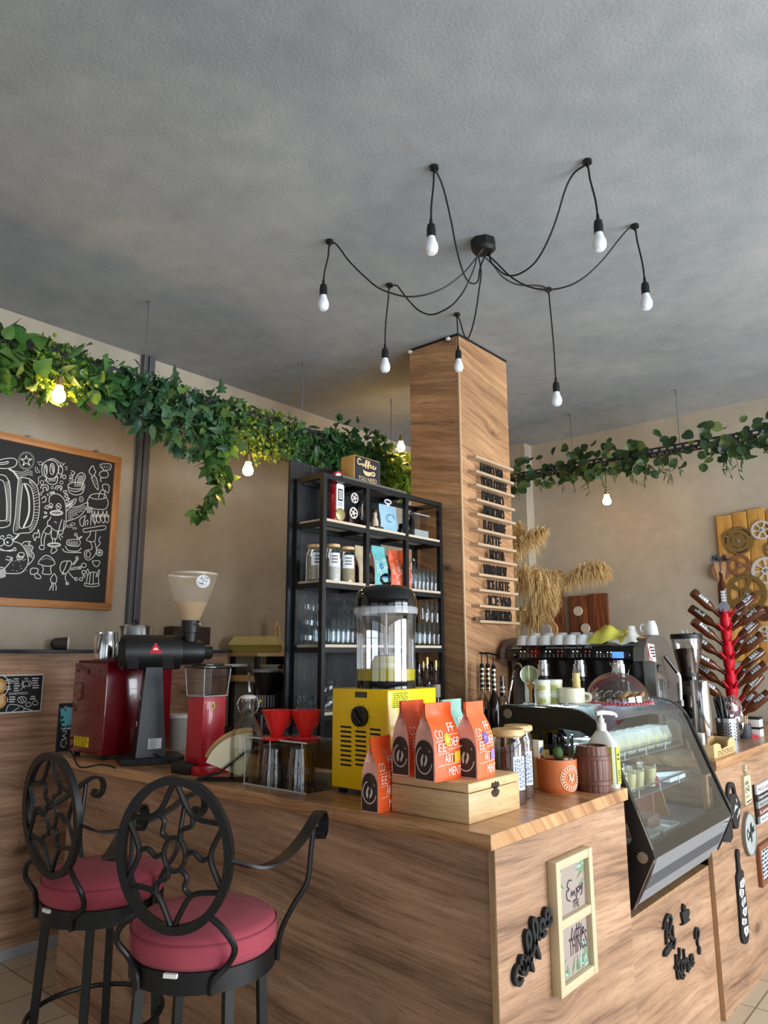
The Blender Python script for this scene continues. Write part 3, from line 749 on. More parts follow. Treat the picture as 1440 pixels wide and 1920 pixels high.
m = MB(G); m.along(c+Y_*.232, c+Y_*.275, [(0, 0), (rb_*.42, 0), (rb_*.42, .035), (rb_*.36, .043), (0, .043)], 14); m.build('adjusting_knob', mat('dark knob', (30, 30, 31), .3), t, ang=15)
hp = G @ Vector((0, .165, 0))
rlathe(MB(), Vector((hp.x, hp.y, gp.z)), [(14, 1203), (14, 1187), (17, 1186), (17, 1164), (16, 1163)], 28).build('hopper_collar', BLACK, t)
m = MB(); q = Vector((hp.x, hp.y, rise(hp, 1171))); m.rod(q+sd*.02, q+sd*.06+ax*.03, .003, 8); m.ball(q+sd*.062+ax*.032, .007); m.build('hopper_latch', STEEL, t)
M_HOP = mat('smoky hopper', (214, 198, 174), .15, alpha=.20)
hop = MB().lathe(plathe(Vector((hp.x, hp.y, gp.z)), [(17, 1164), (21, 1155), (38, 1112), (46, 1088), (48, 1077)]), 40, (hp.x, hp.y, 0)).build('hopper', M_HOP, t)
MB().lathe(plathe(Vector((hp.x, hp.y, gp.z)), [(16, 1163), (20, 1155), (30, 1130)]), 40, (hp.x, hp.y, 0)).build('coffee_dust', mat('coffee dust film', (206, 166, 116), .6, alpha=.45), hop)
MB().lathe(plathe(Vector((hp.x, hp.y, gp.z)), [(47.4, 1079), (48.4, 1079), (48.4, 1075.5), (47.4, 1075.5), (47.4, 1079)]), 40, (hp.x, hp.y, 0)).build('hopper_rim', mat('rim plastic', (214, 200, 180), .2, alpha=.6), hop)
# logo stickers
def stick(c0, nrm, size, shape, mt, name, par, up=Z_):
    nrm = Vector(nrm).normalized(); u = Vector(up).cross(nrm).normalized(); v = nrm.cross(u)
    m = MB(); m.poly([Vector(c0)+nrm*.001+u*x*size+v*y*size for x, y in shape]); return m.build(name, mt, par, ang=0, fix=False)
CIRC = [(math.cos(k*PI/16)*.5, math.sin(k*PI/16)*.5) for k in range(32)]
tri = [(-.5, -.42), (.5, -.42), (.06, .44), (-.06, .44)]
al = R(12); nb = G.to_3x3() @ Vector((math.cos(al), 0, math.sin(al))); cb = G @ (c + Vector((rb_*math.cos(al), -.005, rb_*math.sin(al))))
s1 = stick(cb, nb, .058, tri, mat('logo red', (196, 22, 44), .5), 'logo_sticker', t)
stick(cb+nb*.0006-Z_*.002, nb, .018, [(-.6, -.3), (.6, -.3), (.5, .2), (.25, 0), (0, .5), (-.25, 0), (-.5, .2)], mat('logo white', (240, 236, 234), .5), 'emblem', s1)
stick(cb+nb*.0006-Z_*.019, nb, .05, [(-.45, -.06), (.45, -.06), (.45, .03), (-.45, .03)], MATS['logo white'], 'band', s1)
hs = on(381, 1090, y=hp.y-.07); hn = (CAMP-hs); hn.z = -.35*hn.length; stick(hs, hn, wide(hs, 25), CIRC, mat('round white sticker', (232, 234, 236), .6), 'round_sticker', hop)
m = MB()
hs2 = hs + hn.normalized()*.0025; hu = Z_.cross(hn.normalized()).normalized(); hv = hn.normalized().cross(hu)
for k in range(46):
    x, y = U(-.4, .4), U(-.4, .4)
    if x*x+y*y < .17: w_ = wide(hs, 25); a_ = hs2+hu*x*w_+hv*y*w_; m.poly([a_, a_+hu*.0035, a_+hu*.003+hv*.0028, a_+hv*.002])
m.build('sticker_print', INK, hop, ang=0, fix=False)
# plates on the stand
def standpt(fu, fz, side):   # side 0: left face (-axis side), 1: right face (+sd)
    z = .028+(zc-.078)*fz; k = 1-fz; hx = .040+.034*k; hy = .036+.030*k
    return (G @ Vector((fu*hx, -hy-.001, z))) if side == 0 else (G @ Vector((hx+.001, fu*hy, z)))
nl = -ax; nr = sd
stick(standpt(-.15, .34, 0), nl, .035, [(-.45, -.3), (.45, -.3), (.45, .3), (-.45, .3)], PAPER, 'label', t)
stick(standpt(-.1, .52, 0), nl, .032, [(-.5, -.5), (.5, -.5), (.5, .5), (-.5, .5)], mat('grey code label', (120, 118, 114), .7), 'label', t)
stick(standpt(-.1, .62, 0), nl, .032, [(-.5, -.25), (.5, -.25), (.5, .25), (-.5, .25)], PAPER, 'label', t)
sl = stick(standpt(.25, .14, 1), nr, .06, [(-.5, -.38), (.5, -.38), (.5, .38), (-.5, .38)], mat('silver label', (206, 208, 208), .45), 'rating_plate', t)
m = MB()
for k in range(7):
    c0 = standpt(.25, .14, 1)+sd*.0025+Z_*(.018-.006*k); m.poly([c0+ax*(-.026), c0+ax*U(.0, .024), c0+ax*.0+Z_*.002, c0-ax*.026+Z_*.002])
m.build('print', INK, sl, ang=0, fix=False)
m = MB(G); m.tube(spline([(.05, .0, .05), (.12, .06, .02), (.16, .14, .006), (.2, .24, .005)], 6), .004, 8); m.build('power_cord', BLACKM, t)

# ------------------------------------------------------------------ small red grinder with square clear hopper
p = on(377, 1436, z=TZ+.035); w_ = .115
t = thing('red_grinder', 'slim bright red grinder with a clear square hopper and black drawer', 'coffee grinder', (p.x-w_/2, p.y+w_/2, TZ))
m = MB(); m.box((p.x-w_, p.y, TZ+.035), (p.x, p.y+w_, rise(p, 1306)), .005); m.build('body', RED2, t)
m = MB(); m.box((p.x-.03, p.y-.03, TZ), (p.x+.03, p.y+w_+.02, TZ+.035), .005); m.build('base', RED2, t)
m = MB(); m.box((p.x-.15, p.y-.045, TZ), (p.x-.032, p.y+w_, TZ+.042), .005); m.build('drawer', BLACK, t)
z0, z1 = rise(p, 1306), rise(p, 1254); m = MB(); cx, cy = p.x-w_/2, p.y+w_/2
lo = [(cx-.060, cy-.060), (cx+.060, cy-.060), (cx+.060, cy+.060), (cx-.060, cy+.060)]; hi = [(cx+(x-cx)*1.14, cy+(y-cy)*1.14) for x, y in lo]
for i in range(4): m.poly([(*lo[i], z0), (*lo[(i+1)%4], z0), (*hi[(i+1)%4], z1), (*hi[i], z1)])
hb = m.build('hopper', clear('grey acrylic', (214, 214, 214), .05, .3), t, ang=0)
m = MB()
for i in range(4): m.tube([(*lo[i], z0), (*hi[i], z1)], .0025, 6); m.tube([(*lo[i], z0), (*lo[(i+1)%4], z0)], .003, 6)
m.build('hopper_edges', mat('acrylic edge', (196, 198, 200), .2, alpha=.75), hb)
m = MB(); m.box((cx-.074, cy-.074, z1), (cx+.074, cy+.074, z1+.012), .003); m.box((cx-.05, cy-.05, z1+.012), (cx+.05, cy+.05, z1+.022), .004); m.build('lid', BLACKG, t)
s = on(399, 1323, x=p.x); o_ = stick((p.x+.0005, s.y, s.z), X_, .034, [(x*.62, y) for x, y in CIRC], mat('gold sticker', (226, 200, 110), .4), 'oval_sticker', t)
stick((p.x+.0015, s.y, s.z), X_, .012, [(-.4, -.7), (.3, -.6), (.45, .1), (.0, .7), (-.3, .2)], mat('sticker figure', (140, 104, 40), .5), 'emblem', o_)

# ------------------------------------------------------------------ white bucket, filter paper fan, brewer
p = on(336, 1404, z=TZ); t = thing('bucket', 'grey-white plastic bucket between the two grinders', 'bucket', p)
rlathe(MB(), p, [(20, 1404), (24, 1345), (25, 1339), (23, 1339), (20, 1396)], 28, False).build('body', mat('grey white plastic', (176, 174, 166), .5), t)
rlathe(MB(), p, [(24.5, 1346), (26, 1345), (26, 1339), (24, 1338.5)], 28).build('rim', mat('rim white', (222, 220, 212), .5), t)
p = on(434, 1464, z=TZ); d_ = depth(p)/FPX
t = thing('paper_filter_holder', 'fan of cream paper coffee filters in a black stand', 'coffee filters', p)
S = Matrix(((_r0.x, _f0.x, 0, p.x), (_r0.y, _f0.y, 0, p.y), (0, 0, 1, p.z), (0, 0, 0, 1)))
def sector(r0, r1, a0, a1, n=14): return [(r1*math.cos(R(a0+(a1-a0)*k/n)), r1*math.sin(R(a0+(a1-a0)*k/n))) for k in range(n+1)] + [(r0*math.cos(R(a1)), r0*math.sin(R(a1))), (r0*math.cos(R(a0)), r0*math.sin(R(a0)))]
m = MB(S @ Matrix.Translation((.052, .0, .012)))
for k, y in enumerate((0, .007, .014, .021, .028)): m.prism(sector(.02, .165, 86-k, 160-k), 'y', y, y+.0045)
m.build('filters', mat('unbleached paper', (236, 224, 190), .85), t)
m = MB(S @ Matrix.Translation((.052, .0, .012))); m.prism(sector(.02, .185, 84, 156), 'y', .034, .042); m.build('brown_filters', mat('brown paper', (206, 168, 112), .85), t)
m = MB(S); m.tube([(-.13, -.006, .008), (-.05, -.006, .03), (.055, -.006, .11)], .006, flat=(.012, .004)); m.box((-.14, -.02, 0), (.06, .05, .008), .002); m.build('stand', BLACKM, t)
p = on(447, 1412, z=TZ) + Vector((-.05, .22, 0)); t = thing('filter_coffee_maker', 'black filter coffee maker with cone basket and steel band', 'coffee maker', p)
b0 = p
m = MB(); m.box((b0.x-.10, b0.y-.08, TZ), (b0.x+.10, b0.y+.14, TZ+.03), .006); m.box((b0.x-.08, b0.y+.06, TZ+.03), (b0.x+.08, b0.y+.14, rise(b0, 1262)), .008); m.build('housing', BLACK, t)
rlathe(MB(), b0, [(14, 1302), (22, 1286), (27, 1262), (28, 1259), (26, 1258)], 28).build('filter_basket', BLACK, t)
rlathe(MB(), b0, [(28, 1260), (28, 1256), (25, 1255)], 28).build('basket_rim', mat('grey rim', (130, 134, 140), .3), t)
m = MB(); q = on(440, 1248, y=b0.y); m.box((q.x-.06, q.y-.05, q.z-.006), (q.x+.045, q.y+.06, q.z+.008), .004); m.build('lid_flap', WHITE, t)
m = MB(); 
for k in range(12): a_ = PI*(1+k/11); m.rod((b0.x+.055*math.cos(a_), b0.y+.055*math.sin(a_), rise(b0, 1325)), (b0.x+.055*math.cos(a_), b0.y+.055*math.sin(a_), rise(b0, 1303)), .004, 6)
m.build('ribbed_band', mat('ribbed grey', (150, 154, 160), .4), t)
rlathe(MB(), b0, [(23, 1410), (26, 1400), (26, 1345), (21, 1330), (22, 1325)], 28).build('carafe', mat('dark carafe', (66, 20, 24), .12), t)
rlathe(MB(), b0, [(26.5, 1352), (26.5, 1338), (23, 1334)], 28).build('carafe_band', BLACKG, t)
q = on(466, 1262, y=b0.y-.03); m = MB(); m.tube(spline([q, q+Vector((.02, -.01, -.02)), q+Vector((.026, -.01, -.10))], 5), .005, 8, flat=(.006, .002)); m.build('basket_handle', STEELB, t)

# ------------------------------------------------------------------ swing-top water bottle
p = on(461, 1462, z=TZ); t = thing('swing_top_bottle', 'clear swing-top bottle part filled with water', 'bottle', p)
body = [(28, 1464), (30.5, 1460), (30.5, 1398), (30, 1380), (26, 1366), (17, 1350), (12, 1342), (11.5, 1318), (13, 1316), (13, 1311), (11, 1310)]
MB().lathe(plathe(p, body), 32, (p.x, p.y, 0)).build('glass', GLASS, t)
rlathe(MB(), p, [(27, 1463), (29.5, 1459), (29.5, 1403)], 32).build('water', clear('water', (246, 250, 240), .0, .1), t)
rlathe(MB(), p, [(12, 1311), (14, 1309), (14, 1305), (9, 1303)], 20).build('stopper', WHITE, t)
m = MB(); zt_ = rise(p, 1306); 
for sg in (-1, 1): m.tube(spline([(p.x+.034*sg*_r0.x*.9, p.y+.034*sg*_r0.y*.9, zt_), p+Vector((0, 0, zt_-p.z-.03))+_r0*(.043*sg), p+Vector((0, 0, zt_-p.z-.062))+_r0*(.03*sg), p+Vector((0, 0, zt_-p.z-.045))-_f0*.03+_r0*(.01*sg)], 5), .0018, 6)
m.build('wire_bail', STEEL, t)
m = MB(); q = p+_r0*.047+Z_*(zt_-p.z-.018); m.ball(q, .006); m.build('bail_pin', mat('yellow pin', (232, 196, 40), .4), t)

# ------------------------------------------------------------------ acrylic drip stand, drippers, servers
a = on(457, 1469, z=TZ); b = on(566, 1487, z=TZ); yb = on(621, 1478, z=TZ).y; y0 = (a.y+b.y)/2; ht = rise(b, 1391)
t = thing('acrylic_drip_stand', 'clear acrylic stand holding two red drippers above glass servers', 'dripper stand', ((a.x+b.x)/2, (y0+yb)/2, TZ))
MB().box((a.x-.004, y0-.004, ht-.005), (b.x+.03, yb+.03, ht)).build('top_plate', ACRYL, t, ang=0)
MB().box((a.x-.004, y0-.004, TZ+.0005), (b.x+.03, yb+.03, TZ+.005)).build('base_plate', ACRYL, t, ang=0)
md = on(509, 1476, z=TZ).x
for x in (a.x, md, b.x): MB().box((x-.0025, y0, TZ+.005), (x+.0025, yb+.02, ht-.005)).build('upright_sheet', ACRYL, t, ang=0)
m = MB(); e_ = mat('acrylic bright edge', (226, 232, 232), .15, alpha=.8)
for x in (a.x, md, b.x): m.box((x-.0026, y0-.0012, TZ), (x+.0026, y0-.0002, ht-.005))
m.box((a.x-.004, y0-.0055, ht-.005), (b.x+.03, y0-.0042, ht)); m.box((a.x-.004, y0-.0055, TZ), (b.x+.03, y0-.0042, TZ+.004)); m.build('edges', e_, t, ang=0)
DRED = mat('red ceramic', (214, 38, 34), .25, coat=.4)
for px, lab in ((519, 'left red cone dripper on the acrylic stand, behind the swing-top bottle'), (573, 'right red cone dripper on the acrylic stand, nearest the yellow dispenser')):
    q = on(px, 1384, z=ht); q.z = ht+.0005
    t = thing('coffee_dripper', lab, 'coffee dripper', q, 0, 'red drippers on the acrylic stand')
    rlathe(MB(), q, [(28, 1386), (29, 1383), (27, 1381), (12, 1379)], 32).build('saucer', DRED, t)
    cone = rlathe(MB(), q, [(10, 1380), (12, 1376), (29, 1334), (30.5, 1331), (28.5, 1331), (9, 1377)], 36, False).build('cone', DRED, t)
    rib = MB(); d_ = q+_r0*.0
    rib.tube(spline([q+_f0*.05+_r0*.03+Z_*.09, q+_f0*.075+_r0*.04+Z_*.075, q+_f0*.07+_r0*.035+Z_*.04, q+_f0*.035+_r0*.01+Z_*.03], 5), .005, 8); rib.build('handle', DRED, t)
SMOKE = clear('dark glass', (150, 140, 134), .04, .5)
for i, (px, py, lab) in enumerate(((514, 1468, 'left glass coffee server under the acrylic stand'), (564, 1477, 'right glass coffee server under the acrylic stand, reflecting yellow'))):
    q = on(px, py, z=TZ+.0055); q = Vector((q.x, (y0+yb)/2+.012, TZ+.0055)); q.x = on(px, py, y=q.y).x
    t = thing('glass_server', lab, 'glass jug', q, 0, 'glass servers in the acrylic stand')
    pr = [(24, py+3), (27.5, py-2), (27, py-18), (22, 1404), (21, 1399), (22, 1396)]
    MB().lathe(plathe(q, pr), 32, (q.x, q.y, 0)).build('glass', SMOKE, t)
    rlathe(MB(), q, [(21.5, 1403), (22.5, 1398), (20, 1395)], 28).build('lid', mat('smoky lid', (70, 68, 66), .3), t)
    m = MB(); n_ = (CAMP-q); n_.z = 0; n_.normalize(); u_ = Z_.cross(n_); rr = wide(q, 27.4)
    for row in range(2):
        for k in range(8):
            f = (k-3.5)*.17; n2 = n_*math.cos(f)+u_*math.sin(f); u2 = Z_.cross(n2); c0 = q+n2*(rr*.93+.001)+Z_*(.062-.013*row)
            m.poly([c0+u2*.003, c0+u2*.003+Z_*.009, c0-u2*.003+Z_*.009, c0-u2*.003])
    m.build('etched_lettering', mat('etched', (196, 190, 186), .6, alpha=.35), t, ang=0, fix=False)
# black drip tray and cream box behind
q = on(607, 1446, z=TZ)+Vector((-.06, .12, 0)); t = thing('drip_tray', 'black slatted tray behind the acrylic stand', 'tray', q)
MB().box((q.x-.10, q.y-.06, TZ), (q.x+.10, q.y+.09, TZ+.05), .004).build('tray', BLACKM, t)
m = MB()
for k in range(7): m.box((q.x-.095, q.y-.055+k*.02, TZ+.05), (q.x+.095, q.y-.047+k*.02, TZ+.054))
m.build('slats', BLACKG, t, ang=0)
q = on(609, 1474, z=TZ)+Vector((.0, .05, 0)); t = thing('small_box', 'small cream box with dark rivets beside the yellow dispenser', 'box', q)
MB().box((q.x-.08, q.y-.03, TZ), (q.x+.0, q.y+.03, TZ+.045), .003).build('box', mat('cream card', (206, 196, 176), .6), t)

# ------------------------------------------------------------------ yellow juice dispenser
p = on(728, 1491, z=TZ+.02); YEL = mat('yellow enamel', (255, 206, 0), .28, coat=.25)
x0 = on(621, 1476, y=p.y).x; y1 = on(818, 1300, x=p.x).y; zt = rise(p, 1294)
t = thing('juice_dispenser', 'yellow juice dispenser with clear tank and black dome lid', 'drink dispenser', ((x0+p.x)/2, (p.y+y1)/2, TZ))
MB().box((x0, p.y, TZ+.02), (p.x, y1, zt), .006).build('cabinet', YEL, t)
for qx in (x0+.03, p.x-.03):
    for qy in (p.y+.03, y1-.03): MB().cyl((qx, qy, TZ), .017, 0, .022, 16).build('foot', BLACKM, t)
m = MB()
for i, (cx_, top) in enumerate(((649, 1363), (677, 1372), (704, 1368))):
    for k in range(9 if i != 1 else 8):
        y = top+k*8.9; x0p = cx_-10.5; r = rectY(x0p, y-1.9, x0p+20, y+1.9, p.y); sk = .0
        m.box((r[0], p.y-.0008, r[2]), (r[1], p.y+.001, r[3]), .0006)
m.build('vent_slots', BLACKM, t, ang=0)
m = MB()
for k in range(5):
    y = 1351+k*9.6; r = rectX(748, y-1.8, 764, y+1.8, p.x); m.box((p.x-.001, r[0], r[2]), (p.x+.0008, r[1], r[3]), .0006)
m.build('side_slots', BLACKM, t, ang=0)
s = on(677, 1343, y=p.y); rk = wide(s, 19)
kn = MB().along((s.x, p.y, s.z), (s.x, p.y-.02, s.z), [(0, 0), (rk, 0), (rk*.97, .016), (rk*.85, .02), (0, .02)], 36).build('dial', BLACK, t)
m = MB(Matrix.Translation((s.x, p.y-.02, s.z)) @ Matrix.Rotation(R(-38), 4, 'Y')); m.box((-.0055, -.008, -rk*.85), (.0055, 0, rk*.85), .002); m.build('pointer', BLACKG, kn)
m = MB()
for k in range(10): a_ = k*2*PI/10; m.box((s.x+rk*1.2*math.cos(a_)-.0015, p.y-.0006, s.z+rk*1.2*math.sin(a_)-.0015), (s.x+rk*1.2*math.cos(a_)+.0015, p.y, s.z+rk*1.2*math.sin(a_)+.0015))
m.build('dial_marks', INK, t, ang=0)
r = rectY(666, 1297, 688, 1308, p.y); lb = plateY(MB(), r, p.y).build('rating_plate', mat('dark plate', (58, 50, 40), .5), t, ang=0)
m = MB(); scribY(m, r, p.y-.001, 4, fill=.35); m.build('print', mat('plate print', (130, 118, 96), .6), lb, ang=0)
r = rectX(735, 1298, 766, 1327, p.x); lb = plateX(MB(), r, p.x).build('instruction_label', mat('bright yellow label', (244, 238, 30), .5), t, ang=0)
m = MB(); scribX(m, r, p.x+.001, 8, fill=.4); m.build('print', mat('label text', (70, 62, 10), .6), lb, ang=0)
tk = Vector(((x0+p.x)/2, (p.y+y1)/2, zt)); cx_ = on(724, 1280, y=tk.y).x; tk.x = cx_
rlathe(MB(), tk, [(56, 1297), (56, 1277), (54, 1274)], 40).build('tank_base', BLACKG, t)
tank = MB().lathe(plathe(tk, [(55.5, 1276), (56, 1200), (57, 1160), (60, 1152), (60.5, 1140), (60, 1137)]), 44, (tk.x, tk.y, 0)).build('tank', clear('tank plastic', (246, 248, 250), .03, .35), t)
rlathe(MB(), tk, [(54.5, 1275), (55, 1254)], 40).build('juice', mat('lemon juice', (226, 206, 22), .15, trans=.25), tank)
m = MB(); rlathe(m, tk, [(30, 1255), (29, 1243), (26, 1240), (22, 1230), (12, 1228)], 28); m.build('mixer_cone', mat('frosted plastic', (222, 208, 160), .35, alpha=.75), tank)
m = MB(); rlathe(m, tk, [(4, 1228), (4, 1204), (2.6, 1203), (2.6, 1142)], 14); m.build('mixer_tube', mat('clear tube', (216, 208, 206), .2, alpha=.65), tank)
rlathe(MB(), tk, [(61, 1152), (61.5, 1143), (60, 1139), (59, 1139)], 44, False).build('tank_rim', mat('grey clear rim', (190, 192, 196), .15, alpha=.6), tank)
ld = rlathe(MB(), tk, [(58, 1142), (60, 1140), (60, 1128), (57, 1116), (50, 1106), (38, 1100), (20, 1097.5)], 44).build('dome_lid', BLACKG, t)
q = Vector((tk.x, tk.y, rise(tk, 1086))); rr = wide(tk, 8.5)
m = MB(); m.tube([q+_r0*(rr*math.cos(k*PI/12))+Z_*(rr*math.sin(k*PI/12)) for k in range(24)], .0055, 8, closed=True); rlathe(m, tk, [(9, 1099), (7, 1096), (4, 1094)], 16); m.build('lid_ring', BLACKG, ld)
# ------------------------------------------------------------------ things on and behind the wainscot, left
p = on(120, 1207, x=-4.285); p.z = 1.5925+.034
t = thing('takeaway_cup', 'black takeaway cup lying on its side on the black rail', 'cup', (p.x, p.y, 1.592))
dd = Vector((.45, .89, 0)); a_ = p-dd*.06
MB().along(a_, a_+dd, [(0, 0), (.030, 0), (.034, .02), (.040, .075), (.041, .08), (.036, .082), (.036, .07), (.0, .01)], 28).build('cup', mat('charcoal cup', (58, 54, 50), .6), t)
MB().along(a_, a_+dd, [(.041, .078), (.043, .08), (.043, .087), (.039, .088), (.039, .08)], 28).build('rim', WHITE, t)
m = MB(); m.prism([(-.045, 0), (.045, 0), (.03, .03), (-.03, .03)], 'y', -.002, .002); 
m2 = MB(Matrix.Translation(a_) @ dd.to_track_quat('Z', 'Y').to_matrix().to_4x4()); m2.lathe([(0, -.012), (.012, -.012), (.022, -.004), (.022, .002), (0, .002)], 16); m2.build('crumpled_base', mat('dark cup base', (44, 38, 32), .6), t); m.bm.free()
# dark box on the ledge behind the grinder
q = on(392, 1213, x=-4.25); q0 = on(322, 1213, x=-4.25)
t = thing('dark_box', 'dark brown box on the ledge behind the big grinder', 'box', (-4.29, (q.y+q0.y)/2, 1.592))
MB().box((-4.35, q0.y, 1.5925), (-4.24, q.y, on(385, 1176, x=-4.25).z), .003).build('box', mat('dark brown', (56, 42, 34), .6), t)
# kitchen rack with a cake box and plates
c0 = on(483, 1231, z=1.545)
RY0, RX1 = 3.32, on(483, 1231, y=3.32).x
t = thing('wooden_rack', 'pale wooden rack against the wall behind the brewing gear', 'rack', (RX1-.3, RY0+.25, 0))
ztp = on(483, 1231, y=RY0).z; z2 = on(490, 1280, y=RY0).z; RYE = max(on(542, 1226, x=RX1).y, on(531, 1218, x=-4.1).y+.08)
MB().box((-4.33, RY0, ztp), (RX1, RYE, ztp+.024), .002).build('top_board', LWOOD, t)
MB().box((-4.33, RY0+.02, z2), (RX1-.03, RYE-.04, z2+.045), .002).build('shelf_board', LWOOD, t)
MB().box((-4.33, RY0+.02, .62), (RX1-.03, RYE-.04, .645), .002).build('shelf_board', LWOOD, t)
for x in (-4.31, RX1-.07):
    for y in (RY0+.03, RYE-.06): MB().box((x, y, 0), (x+.03, y+.03, ztp)).build('post', mat('dark post', (40, 36, 32), .6), t, ang=0)
MB().box((-4.33, RYE-.03, .0), (RX1-.05, RYE-.02, ztp)).build('back_panel', BLACKM, t, ang=0)
q = on(486, 1221, z=ztp+.024); q = Vector((-3.93, (RY0+RYE)/2-.03, ztp+.0245))
dd = depth(q)/FPX; q.x = on(482, 1221, y=q.y).x
t = thing('cake_box', 'olive-yellow plastic cake box with a hazy lid on the wooden rack', 'container', q)
YP = mat('olive plastic', (176, 164, 84), .35, trans=.2); YP2 = mat('hazy lid', (206, 196, 128), .35, alpha=.88)
Q = Matrix.Translation(q) @ Matrix.Rotation(R(38), 4, 'Z')
m = MB(Q); m.frustum((0, 0), (.15, .11), (.175, .13), 0, .05); m.box((-.185, -.14, .05), (.185, .14, .06), .004); m.build('tub', YP, t, ang=30)
m = MB(Q); m.frustum((0, 0), (.18, .135), (.15, .105), .06, .115); m.box((-.15, -.105, .11), (.15, .105, .118), .004); m.build('lid', YP2, t, ang=30)
for sx in (-1, 1): m = MB(Q); m.box((sx*.19-.008, -.04, .03), (sx*.19+.008, .04, .068), .004); m.build('clip', YP2, t)
q = Vector((on(497, 1262, y=RY0+.15).x, RY0+.15, z2+.0455))
for k in range(6):
    zz = q.z + k*.0105; big = .093 if k < 5 else .112
    t = thing('plate', 'top white plate of the stack on the wooden rack' if k == 5 else 'white dinner plate in the stack on the wooden rack', 'plate', (q.x, q.y, zz), 0, 'stack of plates' if k < 5 else None)
    MB().lathe([(0, 0), (big*.55, 0), (big, .016), (big, .019), (big*.55, .005), (0, .005)], 32, (q.x, q.y, zz)).build('plate', mat('plate white', (222, 214, 196), .3), t) if False else None
    m = MB(); m.lathe([(0, 0), (big*.55, 0), (big, .016), (big, .0185), (big*.55, .005), (0, .005)], 32, (q.x, q.y, zz)); o = m.build('plate_body', mat('plate white', (222, 214, 196), .3), t)
q = on(531, 1218, x=-4.1); t = thing('wooden_board', 'pale wooden board with a slot, leaning on the wall beside the shelf unit', 'cutting board', (q.x, q.y, ztp+.024))
m = MB(); w_ = wide(q, 7); h = rise(q, 1164)-(ztp+.0245)
m.M = Matrix.Translation((-4.15, q.y, ztp+.0245)) @ Matrix.Rotation(R(-10), 4, 'Y')
pts = [(-w_*1.1, 0), (w_*1.1, 0), (w_, h*.8), (w_*.6, h), (-w_*.4, h), (-w_*.8, h*.85)]
m.prism(pts, 'x', -.01, .01); m.build('board', mat('beech', (206, 172, 120), .5), t)
m = MB(); m.M = Matrix.Translation((-4.15, q.y, ztp+.0245)) @ Matrix.Rotation(R(-10), 4, 'Y'); m.box((.0102, -w_*.3, h*.35), (.0106, w_*.25, h*.85)); m.build('slot', mat('beech dark', (150, 116, 74), .6), t)
# bottles on the low rack level
q = on(491, 1345, y=RY0+.0); q = Vector((q.x, RY0-.15, TZ)); q.x = on(491, 1345, y=q.y).x
t = thing('low_shelf', 'dark low sideboard behind the brewing bar', 'sideboard', (-3.6, 3.0, 0)); MB().box((-4.3, RY0-.32, 0), (RX1+.62, RY0-.02, TZ-.0005), .004).build('body', BLACKM, t)
t = thing('spray_bottle', 'clear spray bottle with a cream and red trigger head', 'spray bottle', q)
rlathe(MB(), q, [(13, 1345), (13, 1318), (6, 1306), (6, 1303)], 24).build('bottle', mat('hazy bottle', (150, 148, 144), .2, alpha=.5), t)
rlathe(MB(), q, [(7, 1305), (7, 1299)], 16).build('collar', mat('red collar', (170, 36, 30), .4), t)
s = Vector((q.x, q.y, rise(q, 1296))); m = MB(); m.box((s.x-.035, s.y-.02, s.z-.008), (s.x+.03, s.y+.02, s.z+.014), .008); m.build('trigger_head', mat('cream plastic', (220, 196, 150), .4), t)
q2 = Vector((0, RY0-.15, TZ)); q2.x = on(530, 1335, y=q2.y).x
t = thing('oil_bottle', 'tall amber glass bottle beside the shelf unit', 'bottle', q2)
rlathe(MB(), q2, [(9, 1340), (9, 1302), (3, 1292), (2.6, 1250), (3.4, 1246)], 22).build('bottle', mat('amber glass', (120, 78, 40), .1, trans=.6), t)
# wall signs
def signX(name, label, cat, px, py, X, th, m_frame, m_face, border):
    """flat board on a plane X=const from four photo corners (left/right px, top/bottom)"""
    y0, y1, z0, z1 = rectX(px[0], py[0], px[1], py[1], X)
    t = thing(name, label, cat, (X, (y0+y1)/2, z0))
    MB().box((X-th, y0, z0), (X, y1, z1), .002).build('board', m_frame, t)
    MB().box((X, y0+border, z0+border), (X+.0008, y1-border, z1-border)).build('face', m_face, t, ang=0)
    return t, (y0, y1, z0, z1)
SLATE = mat('slate print', (34, 36, 42), .7)
X = WX+.006
t, b_ = signX('menu_poster', 'black drinks poster with white border and chalk-style drawings, on the wainscot', 'poster', (-60, 80), (1265, 1338), X, .005, WHITE, SLATE, .008)
for qx, qy in (): pass
u, v = Y_, Z_
def W2(px, py): s = on(px, py, x=X); return (s.y, s.z)
m = MB(); o = (X+.001, 0, 0)
def cx(px, py, rx, ry, n=14, a0=0, a1=360): return [W2(px+rx*math.cos(R(a0+(a1-a0)*k/n)), py+ry*math.sin(R(a0+(a1-a0)*k/n))) for k in range(n+1)]
for pts in (cx(17, 1278, 8, 3), cx(17, 1276, 5, 2), cx(49, 1282, 6, 5), [W2(43, 1276), W2(41, 1284), W2(46, 1290)], [W2(55, 1276), W2(59, 1280), W2(55, 1288)], [W2(46, 1274), W2(49, 1271), W2(52, 1275)],
            cx(41, 1312, 8, 6), [W2(36, 1308), W2(42, 1318)], [W2(40, 1306), W2(46, 1317)], cx(53, 1321, 5, 4), cx(66, 1318, 5, 4), [W2(10, 1338), W2(18, 1321), W2(44, 1326), W2(42, 1337)], [W2(20, 1336), W2(36, 1326)], [W2(44, 1327), W2(70, 1335)], [W2(11, 1308), W2(11, 1316)], [W2(14, 1308), W2(14, 1316)], [W2(38, 1294), W2(43, 1288)]):
    m.ribbon(pts, .0035, o, u, v)
m.build('chalk_drawings', CHALK, t, ang=0, fix=False)
m = MB()
